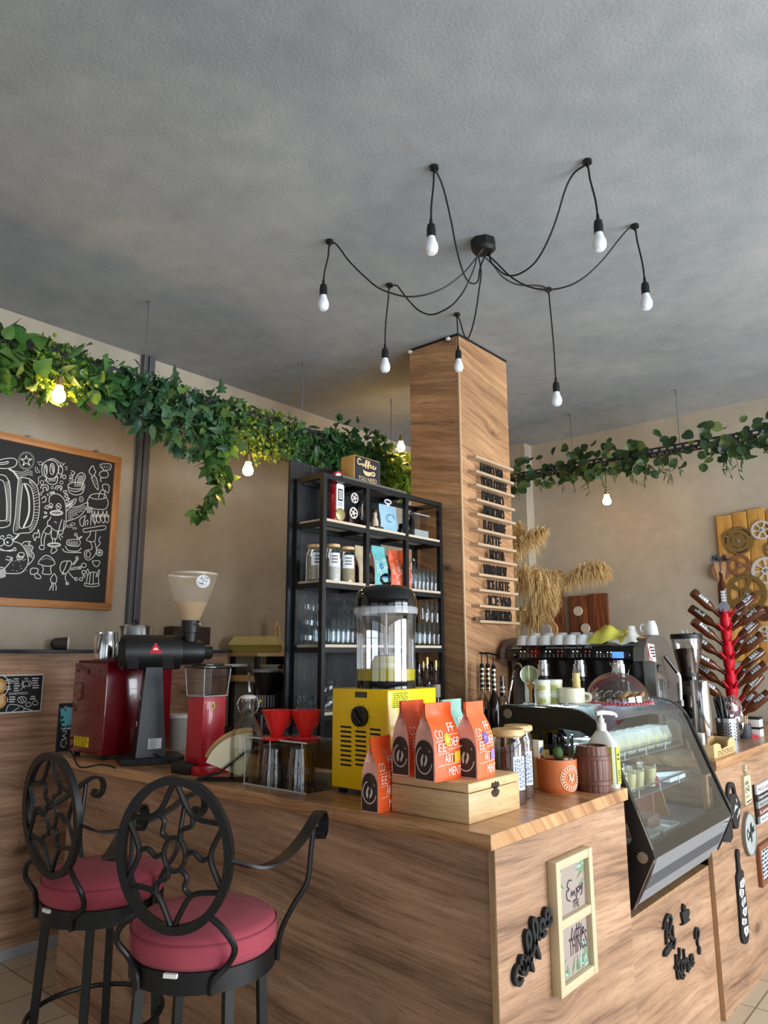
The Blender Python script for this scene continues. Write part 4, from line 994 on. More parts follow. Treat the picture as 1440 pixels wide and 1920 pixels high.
for (x0p, x1p, y0p, n) in ((25, 38, 1272, 6), (60, 74, 1271, 5), (10, 22, 1287, 2), (16, 29, 1306, 3), (56, 68, 1305, 2)):
    for k in range(n):
        a = W2(x0p+U(0, 2), y0p+k*4.4); b = W2(x1p-U(0, 4), y0p+k*4.4+1.7); m.box((X+.001, a[0], b[1]), (X+.0014, b[0], a[1]))
m.build('menu_lines', CHALK, t, ang=0)
a = W2(16, 1303); m = MB(); m.text('SANDWICH', (X+.001, a[0], a[1]), u, v, .013, .10, bold=.005); m.build('menu_heading', CHALK, t, ang=0, fix=False)
for (px, py, rx) in ((-2, 1287, 8), (-1, 1314, 8)):
    s = on(px, py, x=X); m = MB(); m.M = Matrix.Translation((X+.001, s.y, s.z)); m.poly([(0, .037*math.cos(k*PI/16), .042*math.sin(k*PI/16)) for k in range(32)])
    o1 = m.build('coffee_cup', mat('cup orange', (226, 160, 84), .6), t, ang=0, fix=False)
    m = MB(); m.M = Matrix.Translation((X+.0013, s.y, s.z)); m.poly([(0, .022*math.cos(k*PI/16), .025*math.sin(k*PI/16)) for k in range(32)]); m.build('coffee_foam', mat('foam', (240, 206, 150), .6), o1, ang=0, fix=False)
    if py < 1300: m = MB(); m.ribbon([(s.y+.052*math.cos(R(q_*12-90)), s.z+.058*math.sin(R(q_*12-90))) for q_ in range(16)], .005, (X+.0012, 0, 0), u, v); m.build('saucer', CHALK, o1, ang=0, fix=False)
# milk sign leaning behind the red box
t, b_ = signX('milk_sign', 'narrow black milk sign with a blue cup behind the red box', 'sign', (108, 150), (1318, 1408), X, .012, mat('slate board', (54, 64, 74), .6), SLATE, .004)
m = MB(); q = on(124, 1348, x=X); m.M = Matrix.Translation((X+.0012, q.y, q.z))
m.poly([(0, -.04, .06), (0, .09, .06), (0, .07, -.05), (0, -.02, -.05)]); m.build('blue_cup', mat('cup blue', (104, 190, 210), .6), t, ang=0, fix=False)
m = MB(); m.ribbon([W2(119, 1344), W2(115, 1347), W2(115, 1353), W2(120, 1354)], .009, (X+.0012, 0, 0), u, v); m.build('blue_handle', mat('cup blue', (104, 190, 210), .6), t, ang=0, fix=False)
m = MB(); a = W2(115, 1368); m.text('süt', (X+.0012, a[0], a[1]), u, v, .026, .085, bold=.03)
m.ribbon([W2(124, 1334), W2(120, 1328), W2(124, 1325), W2(128, 1328), W2(132, 1326)], .004, (X+.0012, 0, 0), u, v)
m.ribbon([W2(117, 1372), W2(124, 1370), W2(122, 1377), W2(117, 1380), W2(124, 1384), W2(116, 1388), W2(114, 1398), W2(122, 1400), W2(124, 1388), W2(115, 1387)], .004, (X+.0012, 0, 0), u, v)
m.build('chalk_lettering', CHALK, t, ang=0, fix=False)
# ------------------------------------------------------------------ wooden box with clasp
a = on(739, 1520, z=TZ); b = on(880, 1547, z=TZ); c = on(970, 1516, z=TZ)
BX0, BX1, BY0, BY1 = a.x, b.x, b.y, c.y; BZT = rise(b, 1470)
t = thing('wooden_box', 'plain wooden box with a metal clasp carrying the coffee bags', 'box', ((BX0+BX1)/2, (BY0+BY1)/2, TZ))
PLY = wood('birch box', (214, 180, 132), (200, 164, 116), (176, 138, 94), 'wall', knots=False, scale=1.4)
zl = BZT-.028
MB().box((BX0, BY0, TZ), (BX1, BY1, zl-.0008), .003).build('body', PLY, t)
MB().box((BX0, BY0, zl+.0008), (BX1, BY1, BZT), .005).build('lid', PLY, t)
s = on(928, 1476, x=BX1); m = MB(); m.M = Matrix.Translation((BX1, s.y, zl))
m.prism([(-.022, .004), (-.016, .016), (-.004, .012), (0, .018), (.004, .012), (.016, .016), (.022, .004), (.008, .003), (.006, -.012), (.0, -.016), (-.006, -.012), (-.008, .003)], 'x', 0, .004)
m.prism([(-.022, -.012), (-.014, -.006), (0, -.012), (.014, -.006), (.022, -.012), (.014, -.024), (0, -.028), (-.014, -.024)], 'x', 0, .003)
m.rod((.004, -.008, .001), (.004, .008, .001), .003, 8)
m.build('clasp', mat('dark metal', (72, 66, 62), .35, .9), t)

# ------------------------------------------------------------------ coffee bags
TEXT = mat('bag print', (248, 236, 226), .6)
def bagprof(z, H, D):
    """(half depth at the sealed faces, gusset inset) at height z"""
    f = z/H
    pts = [(0, D/2, 0), (.08, D/2*1.05, 0), (.5, D/2*.98, .02), (.68, D/2*.66, .25), (.82, D/2*.16, .72), (.86, .004, .9), (1, .003, .9)]
    for (f0, d0, g0), (f1, d1, g1) in zip(pts, pts[1:]):
        if f <= f1: k = (f-f0)/(f1-f0); return d0+(d1-d0)*k, g0+(g1-g0)*k
    return pts[-1][1], pts[-1][2]
def coffee_bag(label, col, dotc, patchc, W=.124, D=.078, H=.225, group=None, seed=1):
    rnd = random.Random(seed)
    t = thing('coffee_bag', label, 'coffee bag', (0, 0, 0), 0, group)
    bm_ = mat('bag %d %d %d' % col, col, .42, sheen=.0)
    zs = [0, .02, .05, .09, .12, .15, .17, .185, .195, .205, .215, .225]; n = 8
    def row(side, z):
        d, g = bagprof(z, H, D); out = []
        for k in range(n+1):
            y = W*k/n; wob = .002*math.sin(9*y/W+z*70+seed)*(1 if 0 < k < n else 0)*(z > .01)
            out.append((side*(d+.004*math.sin(PI*k/n)*(1-z/H)+wob), y*(1-.02*z/H)+.01*W*z/H, z))
        return out
    m = MB()
    for side in (1, -1):
        R_ = [[m.v(p) for p in row(side, z)] for z in zs]
        for r0, r1 in zip(R_, R_[1:]):
            for k in range(n):
                q = (r0[k], r0[k+1], r1[k+1], r1[k]); m.bm.faces.new(q if side > 0 else q[::-1])
    m.poly([(-D/2, 0, .001), (D/2, 0, .001), (D/2, W, .001), (-D/2, W, .001)])
    m.box((-.0045, .01*W, H-.022), (.0045, W*.99, H)); m.box((-.006, .01*W, H-.040), (.006, W*.99, H-.037))
    body = m.build('pouch', bm_, t, fix=False, local=True)
    PINK = mat('clear pink film', (232, 166, 150), .3)
    for ys, nm in ((0, 'gusset'), (W, 'gusset')):
        m = MB(); sg = 1 if ys else -1; cols = []
        for z in zs:
            d, g = bagprof(z, H, D); ins = g*W*.28
            y_e = ys-sg*.01*W*z/H if ys == 0 else ys*(1-.02*z/H)+.01*W*z/H
            if ys == 0: y_e = .01*W*z/H
            cols.append([m.v((-d, y_e, z)), m.v((0, y_e-sg*ins, z)), m.v((d, y_e, z))])
        for r0, r1 in zip(cols, cols[1:]):
            for k in range(2):
                q = (r0[k], r0[k+1], r1[k+1], r1[k]); m.bm.faces.new(q if sg < 0 else q[::-1])
        gs = m.build(nm, PINK if ys == 0 else bm_, t, fix=False, local=True, ang=20)
        if ys == 0:
            pl = Vector((0, -.0015, 0)); r = D*.46; zc = .060
            m = MB(); m.poly([(-r, -.0012, .004), (r, -.0012, .004)]+[(r*math.cos(q*PI/14), -.0012-.010*max(0, math.sin(q*PI/14)-.75), .078+.040*math.sin(q*PI/14)) for q in range(15)]); bb = m.build('beans_window', mat('roasted beans', (54, 36, 30), .6, var=.6, vs=160), gs, ang=0, fix=False, local=True)
            m = MB(); m.ribbon([(r*.86*math.cos(R(40+q*17)), zc+r*1.08*math.sin(R(40+q*17))) for q in range(19)], .0034, (0, -.002, 0), X_, Z_); m.build('logo_ring', mat('film print', (206, 190, 180), .6), bb, ang=0, fix=False, local=True)
            m = MB()
            for sg2 in (-1, 1): m.poly([(x*.011*sg2+.002*sg2+.003*z_, -.0024, zc+.019*z_) for x, z_ in [(.15, -1), (.7, -.7), (1, -.1), (.85, .5), (.45, .95), (.1, .7), (.35, .1), (.1, -.5)]])
            m.build('logo_bean', mat('film print', (206, 190, 180), .6), bb, ang=0, fix=False, local=True)
    # printing on the wide face, following its slope
    def warp(m):
        for q in m.bm.verts:
            d, g = bagprof(max(0, q.co.z), H, D); k = min(max(q.co.y/W, 0), 1)
            q.co.x = d+.0045*math.sin(PI*k)*(1-q.co.z/H)+.0028+(q.co.x)
    m = MB(); o = Vector((0, 0, 0))
    for body_, y0, z0, w_ in (('CO', .07, .122, .29), ('FF', .60, .140, .25), ('EE', .13, .084, .27), ('DEP', .52, .098, .42), ('ART', .34, .052, .34), ('MENT', .46, .014, .50)):
        m.text(body_, (0, y0*W, z0), Y_, Z_, .025, w_*W, bold=-.006)
    for y0, y1, z0, z1 in ((.05, .5, .114, .118), (.5, .95, .130, .133), (.1, .48, .077, .080), (.48, .96, .089, .094), (.1, .95, .044, .048)): m.ribbon([(y0*W, z0), (y1*W, z1)], .0012, (0, 0, 0), Y_, Z_, smooth=False)
    warp(m); m.build('lettering', TEXT, body, ang=0, fix=False, local=True)
    if dotc:
        m = MB(); m.poly([(.0008, .48*W+.015*math.cos(q*PI/14), .118+.018*math.sin(q*PI/14)) for q in range(28)]); warp(m); dd = m.build('round_sticker', mat('dot %d %d %d' % dotc, dotc, .5), body, ang=0, fix=False, local=True)
        m = MB(); m.ribbon([(.48*W+.0115*math.cos(R(q*15)), .118+.014*math.sin(R(q*15))) for q in range(25)], .0014, (.0016, 0, 0), Y_, Z_, smooth=False); warp(m); m.build('sticker_ring', mat('ring print', (120, 90, 40), .6), dd, ang=0, fix=False, local=True)
        m = MB(); m.poly([(.0008, .70*W, .050), (.0008, .95*W, .052), (.0008, .95*W, .082), (.0008, .70*W, .080)]); warp(m); m.build('colour_patch', mat('patch %d %d %d' % patchc, patchc, .5), body, ang=0, fix=False, local=True)
    return t
ORG = (242, 92, 34)
GP = 'orange coffee bags with white lettering'
def bag_at(t, px, py, z, rz=0.0):
    p = on(px, py, z=z); t.location = (p.x-.039*math.cos(rz), p.y-.039*math.sin(rz), z+.0005); t.rotation_euler = (0, 0, rz)
bag_at(coffee_bag('orange coffee bag with a yellow round sticker, in the middle on the wooden box', ORG, (232, 196, 40), (226, 172, 30), seed=2), 815, 1468, BZT, R(-4))
bag_at(coffee_bag('orange coffee bag with a purple round sticker, front right on the wooden box', (246, 106, 58), (128, 96, 190), (160, 128, 196), W=.108, seed=3), 895, 1462, BZT, R(3))
bag_at(coffee_bag('orange coffee bag at the left end of the wooden box, partly behind the others', (236, 84, 30), None, None, seed=4, D=.066), 770, 1457, BZT, R(2))
bag_at(coffee_bag('orange coffee bag standing on the worktop left of the wooden box', (240, 96, 40), None, None, W=.105, D=.066, H=.225, seed=5), 712, 1527, TZ, R(4))
tb = coffee_bag('pale teal coffee bag tucked behind two orange bags on the wooden box', (146, 190, 176), None, None, W=.11, D=.06, seed=6)
q = on(872, 1451, z=BZT); tb.location = (q.x-.075, q.y-.02, BZT+.0005)

# ------------------------------------------------------------------ bean jars
BEAN = mat('coffee beans', (84, 56, 44), .45, var=.7, vs=120, bump=1)
LIDW = wood('lid wood', (222, 188, 136), (206, 168, 116), (180, 140, 92), 'topx', knots=False)
def bean_jar(px, py, hw, top, lidrow, label, papr):
    p = on(px, py, z=TZ); d = depth(p)
    t = thing('bean_jar', label, 'jar', p, 0, None)
    gl = MB().lathe(plathe(p, [(hw-2, py+2), (hw, py-4), (hw, lidrow+16), (hw-3, lidrow+8), (hw-4, lidrow+1)]), 36, (p.x, p.y, 0)).build('glass', GLASS, t)
    rlathe(MB(), p, [(hw-3, py), (hw-2, py-4), (hw-2, lidrow+30), (hw-12, lidrow+26)], 32).build('beans', BEAN, t)
    rlathe(MB(), p, [(hw-5, lidrow+4), (hw, lidrow), (hw, top+3), (hw-2, top)], 36).build('lid', LIDW, t)
    n = (CAMP-p); n.z = 0; n = Matrix.Rotation(R(papr), 3, 'Z') @ n.normalized(); r = hw*d/FPX+.0012; m = MB(); k = 8
    z0, z1 = rise(p, lidrow+100), rise(p, lidrow+38); cs = []
    for i in range(k+1):
        f = R(-24+48*i/k); v = Matrix.Rotation(f, 3, 'Z') @ n; cs.append((m.v((p.x+v.x*r, p.y+v.y*r, z0)), m.v((p.x+v.x*r, p.y+v.y*r, z1))))
    for x, y in zip(cs, cs[1:]): m.bm.faces.new((x[0], y[0], y[1], x[1]))
    lb = m.build('paper_label', mat('bluish paper', (206, 218, 234), .7), t, fix=False)
    m = MB()
    for i in range(5):
        f = R(-17+i*8); v = Matrix.Rotation(f, 3, 'Z') @ n; u = Z_.cross(v); zz = z0+.008; rr = r+.0012
        while zz < z1-.012:
            h = U(.004, .014); a_ = Vector((p.x+v.x*rr, p.y+v.y*rr, zz)); m.poly([a_, a_+u*.0022, a_+u*.0022+Z_*h, a_+Z_*h]); zz += h+.004
    m.build('handwriting', mat('blue ink', (58, 70, 120), .7), lb, ang=0, fix=False)
bean_jar(976, 1494, 27, 1359, 1368, 'rear glass bean jar with a wooden lid, half hidden by the front one', 35)
bean_jar(957, 1505, 31, 1366, 1377, 'front glass jar of coffee beans with a wooden lid, right of the wooden box', 38)
# colourful packet
p = on(1006, 1480, z=TZ); q = Vector((p.x-.01, p.y+.03, TZ)); t = thing('tea_packet', 'small colourful packet squeezed between bean jars and cactus pot', 'packet', q)
h = rise(q, 1388)-TZ; m = MB(); m.box((q.x-.05, q.y-.018, TZ), (q.x+.02, q.y+.018, TZ+h), .002); m.build('carton', mat('cream carton', (232, 218, 196), .6), t)
m = MB(); cols_ = [(206, 60, 50), (236, 190, 60), (60, 90, 170), (210, 80, 60), (70, 110, 180)]
for i, c_ in enumerate(cols_):
    m = MB(); z0 = TZ+h*(.05+.17*i); m.poly([(q.x+.0206, q.y-.016, z0), (q.x+.0206, q.y+.016, z0+.01), (q.x+.0206, q.y+.014, z0+h*.14), (q.x+.0206, q.y-.012, z0+h*.12)])
    m.build('printed_patch', mat('pkt %d' % i, c_, .6), t, ang=0, fix=False)
# black straws in a clear box
p = Vector((on(1042, 1400, y=2.655).x, 2.655, TZ)); t = thing('straw_box', 'clear box full of black wrapped straws behind the cactus pot', 'straw holder', p)
zt = rise(p, 1378)
MB().box((p.x-.075, p.y-.045, TZ+.001), (p.x+.075, p.y+.045, zt-.03)).build('clear_box', ACRYL, t, ang=0)
for k in range(22):
    x = p.x-.066+.0063*k; y = p.y-.03+U(0, .06); m = MB(); m.rod((x, y, TZ+.004), (x+U(-.004, .004), y, zt+U(-.006, .006)), .0042, 8); m.build('straw', BLACKG, t)
p2 = p+Vector((-.06, .05, 0)); t = thing('foil_bag', 'crumpled black foil bag behind the straws', 'bag', (p2.x, p2.y, TZ)); m = MB(); z2 = rise(p2, 1366)
pr = [(-.10, TZ), (.08, TZ), (.09, z2-.05), (.05, z2), (-.02, z2-.012), (-.11, z2-.045)]
m.prism([(p2.x+x, z) for x, z in pr], 'y', p2.y-.02, p2.y+.03); m.build('bag', BLACKG, t)

# ------------------------------------------------------------------ cactus pot, barrel, soap pump
p = on(1046, 1482, z=TZ); t = thing('cactus_pot', 'terracotta pot with a small round cactus', 'potted cactus', p)
TERR = mat('terracotta', (206, 112, 60), .55, var=.08)
rlathe(MB(), p, [(27, 1487), (33, 1481), (36.5, 1468), (38, 1425), (38, 1421), (34.5, 1421), (34, 1428)], 44, False).build('pot', TERR, t)
zs = rise(p, 1426); rr = wide(p, 35); MB().lathe([(0, zs), (rr, zs-.002)], 32, (p.x, p.y, 0)).build('soil', mat('soil', (52, 40, 32), .95, bump=1), t)
q = on(1046, 1412, y=p.y); m = MB(); m.ball((q.x, p.y, q.z), wide(p, 10), (1, 1, 1.15), 28, 18)
for v in m.bm.verts:
    a_ = math.atan2(v.co.y-p.y, v.co.x-q.x); k = 1-.06*abs(math.sin(a_*7)); v.co.x = q.x+(v.co.x-q.x)*k; v.co.y = p.y+(v.co.y-p.y)*k
m.build('cactus', mat('cactus green', (70, 96, 48), .7, var=.4, vs=150), t)
m = MB(); q2 = on(1025, 1416, y=p.y-.01)
for k in range(7): leaf(m, (q2.x+U(-.006, .006), p.y-.01, q2.z-.008), (U(-.6, .6), U(-.3, .3), 1), (0, -1, 0), .03, .016, 'round', .1)
m.build('dry_flower', mat('dry yellow', (206, 180, 110), .8), t, ang=0, fix=False)
m = MB(); q3 = on(1064, 1418, y=p.y-.0)
for k in range(6): m.ball((q3.x+U(-.012, .012), p.y+U(-.01, .01), zs+.006), U(.005, .009), (1.2, 1, .8), 8, 6)
m.build('pebbles', mat('white pebble', (214, 208, 196), .8), t)
n = Vector((.94, -.34, 0)).normalized(); s = Vector((p.x, p.y, rise(p, 1454))); rr = wide(p, 38)+.001; u = Z_.cross(n)
def onpot(a, z): v = Matrix.Rotation(a/rr, 3, 'Z') @ n; return Vector((p.x, p.y, s.z+z))+v*rr*(1-.0)
m = MB()
for r0, r1 in ((.042, .044), (.027, .0285)):
    ring = [(onpot(r0*math.cos(k*PI/20), r0*math.sin(k*PI/20)), onpot(r1*math.cos(k*PI/20), r1*math.sin(k*PI/20))) for k in range(41)]
    for (a_, b_), (c_, d_) in zip(ring, ring[1:]): m.poly([a_, c_, d_, b_])
for k in range(22):
    a_ = k*2*PI/22; m.poly([onpot(.031*math.cos(a_), .031*math.sin(a_)), onpot(.031*math.cos(a_+.14), .031*math.sin(a_+.14)), onpot(.039*math.cos(a_+.14), .039*math.sin(a_+.14)), onpot(.039*math.cos(a_), .039*math.sin(a_))])
for pts in ([(-.012, -.012), (-.004, .0), (-.014, .012), (-.006, .016)], [(.012, -.012), (.004, .0), (.014, .012), (.006, .016)], [(0, -.018), (.004, -.006), (0, .004), (-.004, -.006)]): m.poly([onpot(x, y) for x, y in pts])
m.build('stamp', mat('stamp cream', (244, 220, 190), .7), t, ang=0, fix=False)
p = on(1114, 1481.5, z=TZ); t = thing('wooden_barrel', 'dark brown miniature barrel between the cactus pot and the soap pump', 'barrel', p)
BAR = wood('barrel wood', (112, 68, 52), (92, 52, 40), (62, 34, 28), 'post', knots=False, scale=2.2)
m = MB(); pr = plathe(p, [(30, 1484), (31, 1470), (33.5, 1440), (31.5, 1415), (28, 1397)]); m.lathe([(0, pr[0][1])]+pr+[(pr[-1][0]*.9, pr[-1][1]), (pr[-1][0]*.9, pr[-1][1]-.012), (0, pr[-1][1]-.012)], 60, (p.x, p.y, 0))
for v in m.bm.verts:
    a_ = math.atan2(v.co.y-p.y, v.co.x-p.x); k = 1-.018*(abs(math.sin(a_*10)) < .16); v.co.x = p.x+(v.co.x-p.x)*k; v.co.y = p.y+(v.co.y-p.y)*k
m.build('staves', BAR, t, ang=12)
for y0, hw in ((1464, 32.3), (1418, 32.2)):
    m = MB(); z = rise(p, y0); r = wide(p, hw)+.0005; m.lathe([(r, z-.008), (r+.0015, z-.006), (r+.0015, z+.006), (r-.0005, z+.008)], 60, (p.x, p.y, 0)); m.build('hoop', BAR, t)
q = Vector((p.x, p.y, pr[-1][1]-.011)); m = MB(); m.cyl((q.x, q.y, q.z), .014, 0, .006, 20); m.build('tap_hole_plug', mat('plug', (196, 180, 160), .5), t)
p = Vector((on(1131, 1420, y=2.706).x, 2.706, TZ)); t = thing('soap_pump', 'white pump bottle with a yellow-green label beside the display case', 'pump bottle', p)
WP = mat('white plastic', (226, 228, 220), .35)
hw = wide(p, 29); zsh = rise(p, 1392); zt = rise(p, 1369); m = MB(); rows = []
for z, k in ((TZ, .93), (TZ+.006, 1), (zsh-.02, 1), (zsh, .93), ((zsh+zt)/2, .66), (zt, .34)): rows.append([m.v((p.x+hw*1.0*k*math.copysign(abs(math.cos(a*PI/16))**.6, math.cos(a*PI/16)), p.y+.026*k*math.copysign(abs(math.sin(a*PI/16))**.6, math.sin(a*PI/16)), z)) for a in range(32)])
for r0, r1 in zip(rows, rows[1:]):
    for k in range(32): m.bm.faces.new((r0[k], r0[(k+1)%32], r1[(k+1)%32], r1[k]))
m.bm.faces.new(rows[0][::-1]); m.bm.faces.new(rows[-1]); m.build('bottle', WP, t, ang=50)
rlathe(MB(), p, [(9, 1370), (9, 1356), (6, 1355), (6, 1347), (3, 1346), (3, 1341)], 24).build('collar', WP, t)
z = rise(p, 1338); m = MB(); m.tube(spline([(p.x-.012, p.y-.012, z), (p.x+.0, p.y, z+.004), (p.x+.02, p.y+.025, z+.002), (p.x+.035, p.y+.045, z-.003), (p.x+.04, p.y+.05, z-.014)], 5), [.009]*8+[.008]*6+[.006]*7, 10); m.build('pump_head', WP, t)
X1 = p.x+hw*1.0+.0008; z0, z1 = TZ+.015, zsh-.012
m = MB(); m.box((p.x-hw*.2, p.y-.0275, z0), (X1-.012, p.y-.0255, z1)); m.box((X1-.0015, p.y-.016, z0), (X1, p.y+.016, z1)); lb = m.build('label', mat('lime label', (196, 206, 72), .5), t, ang=0)
m = MB(); scribX(m, (p.y-.014, p.y+.014, z1-.05, z1-.02), X1, 2); scribY(m, (p.x-hw*.1, X1-.014, z1-.05, z1-.02), p.y-.0275, 2); scribX(m, (p.y-.014, p.y+.014, z0+.01, z0+.05), X1, 5); m.build('print', mat('label green', (40, 74, 66), .6), lb, ang=0)
# ------------------------------------------------------------------ glass display case
YL, YR = 2.75, 3.72
OUT = [(-1.70, .640), (-1.70, 1.345), (-1.40, 1.345), (-1.33, 1.335), (-1.275, 1.308), (-1.238, 1.262), (-1.212, 1.20), (-1.081, .861), (-1.075, .838), (-1.105, .765), (-1.160, .662), (-1.185, .640)]
INN = [(-1.60, .90), (-1.60, 1.225), (-1.42, 1.268), (-1.335, 1.262), (-1.285, 1.235), (-1.258, 1.185), (-1.165, .93), (-1.155, .895), (-1.165, .875), (-1.19, .868), (-1.56, .868)]
t = thing('display_case', 'black glass-fronted pastry display case set into the counter', 'display case', (-1.4, (YL+YR)/2, .626))
def sidewall(y, th, name):
    m = MB(); vo = [m.bm.verts.new((x, y, z)) for x, z in OUT]; vi = [m.bm.verts.new((x, y, z)) for x, z in INN]
    es = [m.bm.edges.new((l[i], l[(i+1) % len(l)])) for l in (vo, vi) for i in range(len(l))]
    bmesh.ops.triangle_fill(m.bm, use_beauty=True, use_dissolve=False, edges=es)
    r = bmesh.ops.extrude_face_region(m.bm, geom=m.bm.faces[:]); bmesh.ops.translate(m.bm, vec=(0, th, 0), verts=[q for q in r['geom'] if isinstance(q, bmesh.types.BMVert)])
    sw = m.build(name, BLACK, t)
    m = MB(); m.poly([(x, y+th*.4, z) for x, z in INN]); m.build('side_glass', clear('case glass', (236, 244, 244), .02, .3), sw, ang=0, fix=False)
    return sw
s1 = sidewall(YL, .022, 'side_wall'); s2 = sidewall(YR-.022, .022, 'side_wall')
for px, py in ((952, 1338), (1205, 1608)):
    q = on(px, py, y=YL); MB().along((q.x, YL, q.z), (q.x, YL-.006, q.z), [(0, 0), (.020, 0), (.019, .005), (0, .006)], 28).build('side_disc', mat('satin disc', (150, 142, 132), .4, .7), s1)
# curved front glass
gp_ = spline([(-1.69, 1.347), (-1.45, 1.347), (-1.345, 1.338), (-1.285, 1.310), (-1.247, 1.264), (-1.220, 1.20), (-1.15, 1.022), (-1.088, .866)], 5)
m = MB(); A = [m.v((p.x, YL+.023, p.y)) for p in gp_]; B = [m.v((p.x, YR-.023, p.y)) for p in gp_]
for i in range(len(A)-1): m.bm.faces.new((A[i], B[i], B[i+1], A[i+1]))
m.build('curved_glass', clear('front glass', (238, 246, 246), .02, .42), t)
m = MB(); m.tube([(p.x+.002, YL+.010, p.y+.002) for p in gp_], .004, 6); m.build('chrome_edge', STEEL, s1)
m = MB(); m.tube([(p.x+.002, YR+.001, p.y+.002) for p in gp_], .003, 6); m.build('chrome_edge', STEEL, s2)
m = MB(); m.tube([(p.x-.012, YR-.05, p.y-.008) for p in gp_[18:]], .005, 4, flat=(.012, .004)); m.build('inner_frame', BLACK, s2)
m = MB(); m.prism([(-1.097, .888), (-1.076, .838), (-1.105, .838), (-1.125, .872)], 'y', YL+.023, YR-.023); m.build('bottom_rail', BLACKG, t)
m = MB(); m.prism([(-1.0785, .836), (-1.163, .663), (-1.175, .663), (-1.09, .836)], 'y', YL+.023, YR-.023); fp = m.build('front_panel', mat('grey panel', (150, 154, 162), .35, .35), t)
d_ = Vector((-1.163+1.0785, 0, .663-.836)).normalized(); nn = Vector((-d_.z, 0, d_.x)); nn = nn if nn.x > 0 else -nn
m = MB(); 
for k in range(64):
    y = YL+.05+k*(YR-YL-.10)/63; a_ = Vector((-1.0785, y, .836))+d_*.075+nn*.0006; b_ = a_+d_*.062
    m.poly([a_+Y_*-.0027, a_+Y_*.0027, b_+Y_*.0027, b_+Y_*-.0027])
m.build('vent_slots', INK, fp, ang=0, fix=False)
a_ = Vector((-1.0785, YR-.11, .836))+d_*.03+nn*.001; m = MB(); m.M = Matrix.Translation(a_); m.poly([Y_*.0, Y_*.06, Y_*.06-d_*.024, -d_*.024]); bd = m.build('badge', mat('badge grey', (206, 206, 200), .4), fp, ang=0, fix=False)
m = MB()
for k in range(5): q = a_+Y_*(.006+.011*k)+nn*.0006; m.poly([q-d_*.005, q+Y_*.007-d_*.005, q+Y_*.007-d_*.017, q-d_*.017])
m.build('badge_letters', INK, bd, ang=0, fix=False)
m = MB()
for y in (YL+.002, YR-.012): m.tube([(-1.076, y+.005, .838), (-1.164, y+.005, .657), (-1.18, y+.005, .645)], .006, flat=(.010, .002))
m.build('steel_trim', STEELB, t, ang=0)
MB().box((-1.695, YL+.022, .66), (-1.09, YR-.022, .848)).build('machinery_base', BLACKM, t, ang=0) if False else MB().prism([(-1.695, .66), (-1.18, .66), (-1.10, .835), (-1.12, .850), (-1.695, .850)], 'y', YL+.0225, YR-.0225).build('base', mat('deck steel', (120, 132, 142), .35, .6), t, ang=0)
MB().box((-1.698, YL+.0225, .851), (-1.688, YR-.0225, 1.343)).build('rear_doors', mat('tinted rear door', (58, 62, 60), .12, alpha=1), t, ang=0)
MB().box((-1.67, YL+.024, 1.322), (-1.40, YR-.024, 1.326)).build('top_glass', GLASS, t, ang=0) if False else None
m = MB(); m.rod((-1.665, YL+.05, 1.318), (-1.665, YR-.05, 1.318), .010, 10); m.build('strip_light', mat('case strip light', (235, 245, 255), .5, emit=(214, 236, 255), es=190), t)
def rack(z, x1):
    m = MB()
    for k in range(int((YR-YL-.07)/.018)): y = YL+.035+k*.018; m.rod((-1.66, y, z), (x1, y, z), .0016, 5)
    for x in (-1.66, -1.5, x1): m.rod((x, YL+.03, z-.003), (x, YR-.03, z-.003), .003, 6)
    m.rod((x1+.002, YL+.03, z+.032), (x1+.002, YR-.03, z+.032), .004, 6)
    for y in (YL+.03, YL+.26, YL+.49, YL+.72, YR-.03): m.rod((x1+.002, y, z-.004), (x1+.002, y, z+.032), .0025, 6)
    return m.build('wire_shelf', mat('grey wire', (150, 152, 154), .35, .7), t)
S1Z, S2Z = 1.135, .995
rack(S1Z, -1.275); rack(S2Z, -1.225)
# cakes in clear clamshells
HAZE = mat('clamshell plastic', (240, 246, 244), .15, alpha=.34); CUST = mat('pale cake', (246, 228, 146), .6)
rnd = random.Random(4)
for k in range(8):
    y = YL+.06+k*.108; z = S1Z+.0025
    t2 = thing('cake_slice_box', 'clear clamshell of pale yellow cake on the upper wire shelf of the case', 'cake box', (-1.36, y+.045, z), 0, 'cake clamshells on the upper shelf')
    m = MB(); m.frustum((-1.365, y+.045), (.055, .040), (.062, .047), z, z+.03); m.build('base', HAZE, t2)
    m = MB(); m.frustum((-1.365, y+.045), (.063, .048), (.045, .034), z+.032, z+.085); m.build('lid', HAZE, t2)
    m = MB(); m.box((-1.41, y+.010, z+.004), (-1.32, y+.08, z+.050), .008); m.build('cake', CUST, t2)
for k in range(10):
    row, j = divmod(k, 5); x = -1.30-.085*row; y = YL+.075+j*.088; z = S2Z+.0025
    t2 = thing('dessert_cup', 'clear cup of layered cream dessert on the lower wire shelf of the case', 'dessert', (x, y, z), 0, 'dessert cups on the lower shelf')
    MB().lathe([(0, z), (.030, z), (.039, z+.088), (.041, z+.09)], 24, (x, y, 0)).build('cup', GLASS, t2)
    MB().lathe([(0, z+.002), (.029, z+.002), (.0365, z+.072), (0, z+.075)], 24, (x, y, 0)).build('pudding', mat('cream pudding', (226, 214, 160), .6, var=.25, vs=60), t2)
t2 = thing('fruit_cup', 'cup with a red strawberry edge at the end of the dessert cups', 'dessert', (-1.29, YL+.53, S2Z))
MB().lathe([(0, S2Z+.003), (.032, S2Z+.003), (.042, S2Z+.095)], 24, (-1.29, YL+.53, 0)).build('cup', GLASS, t2)
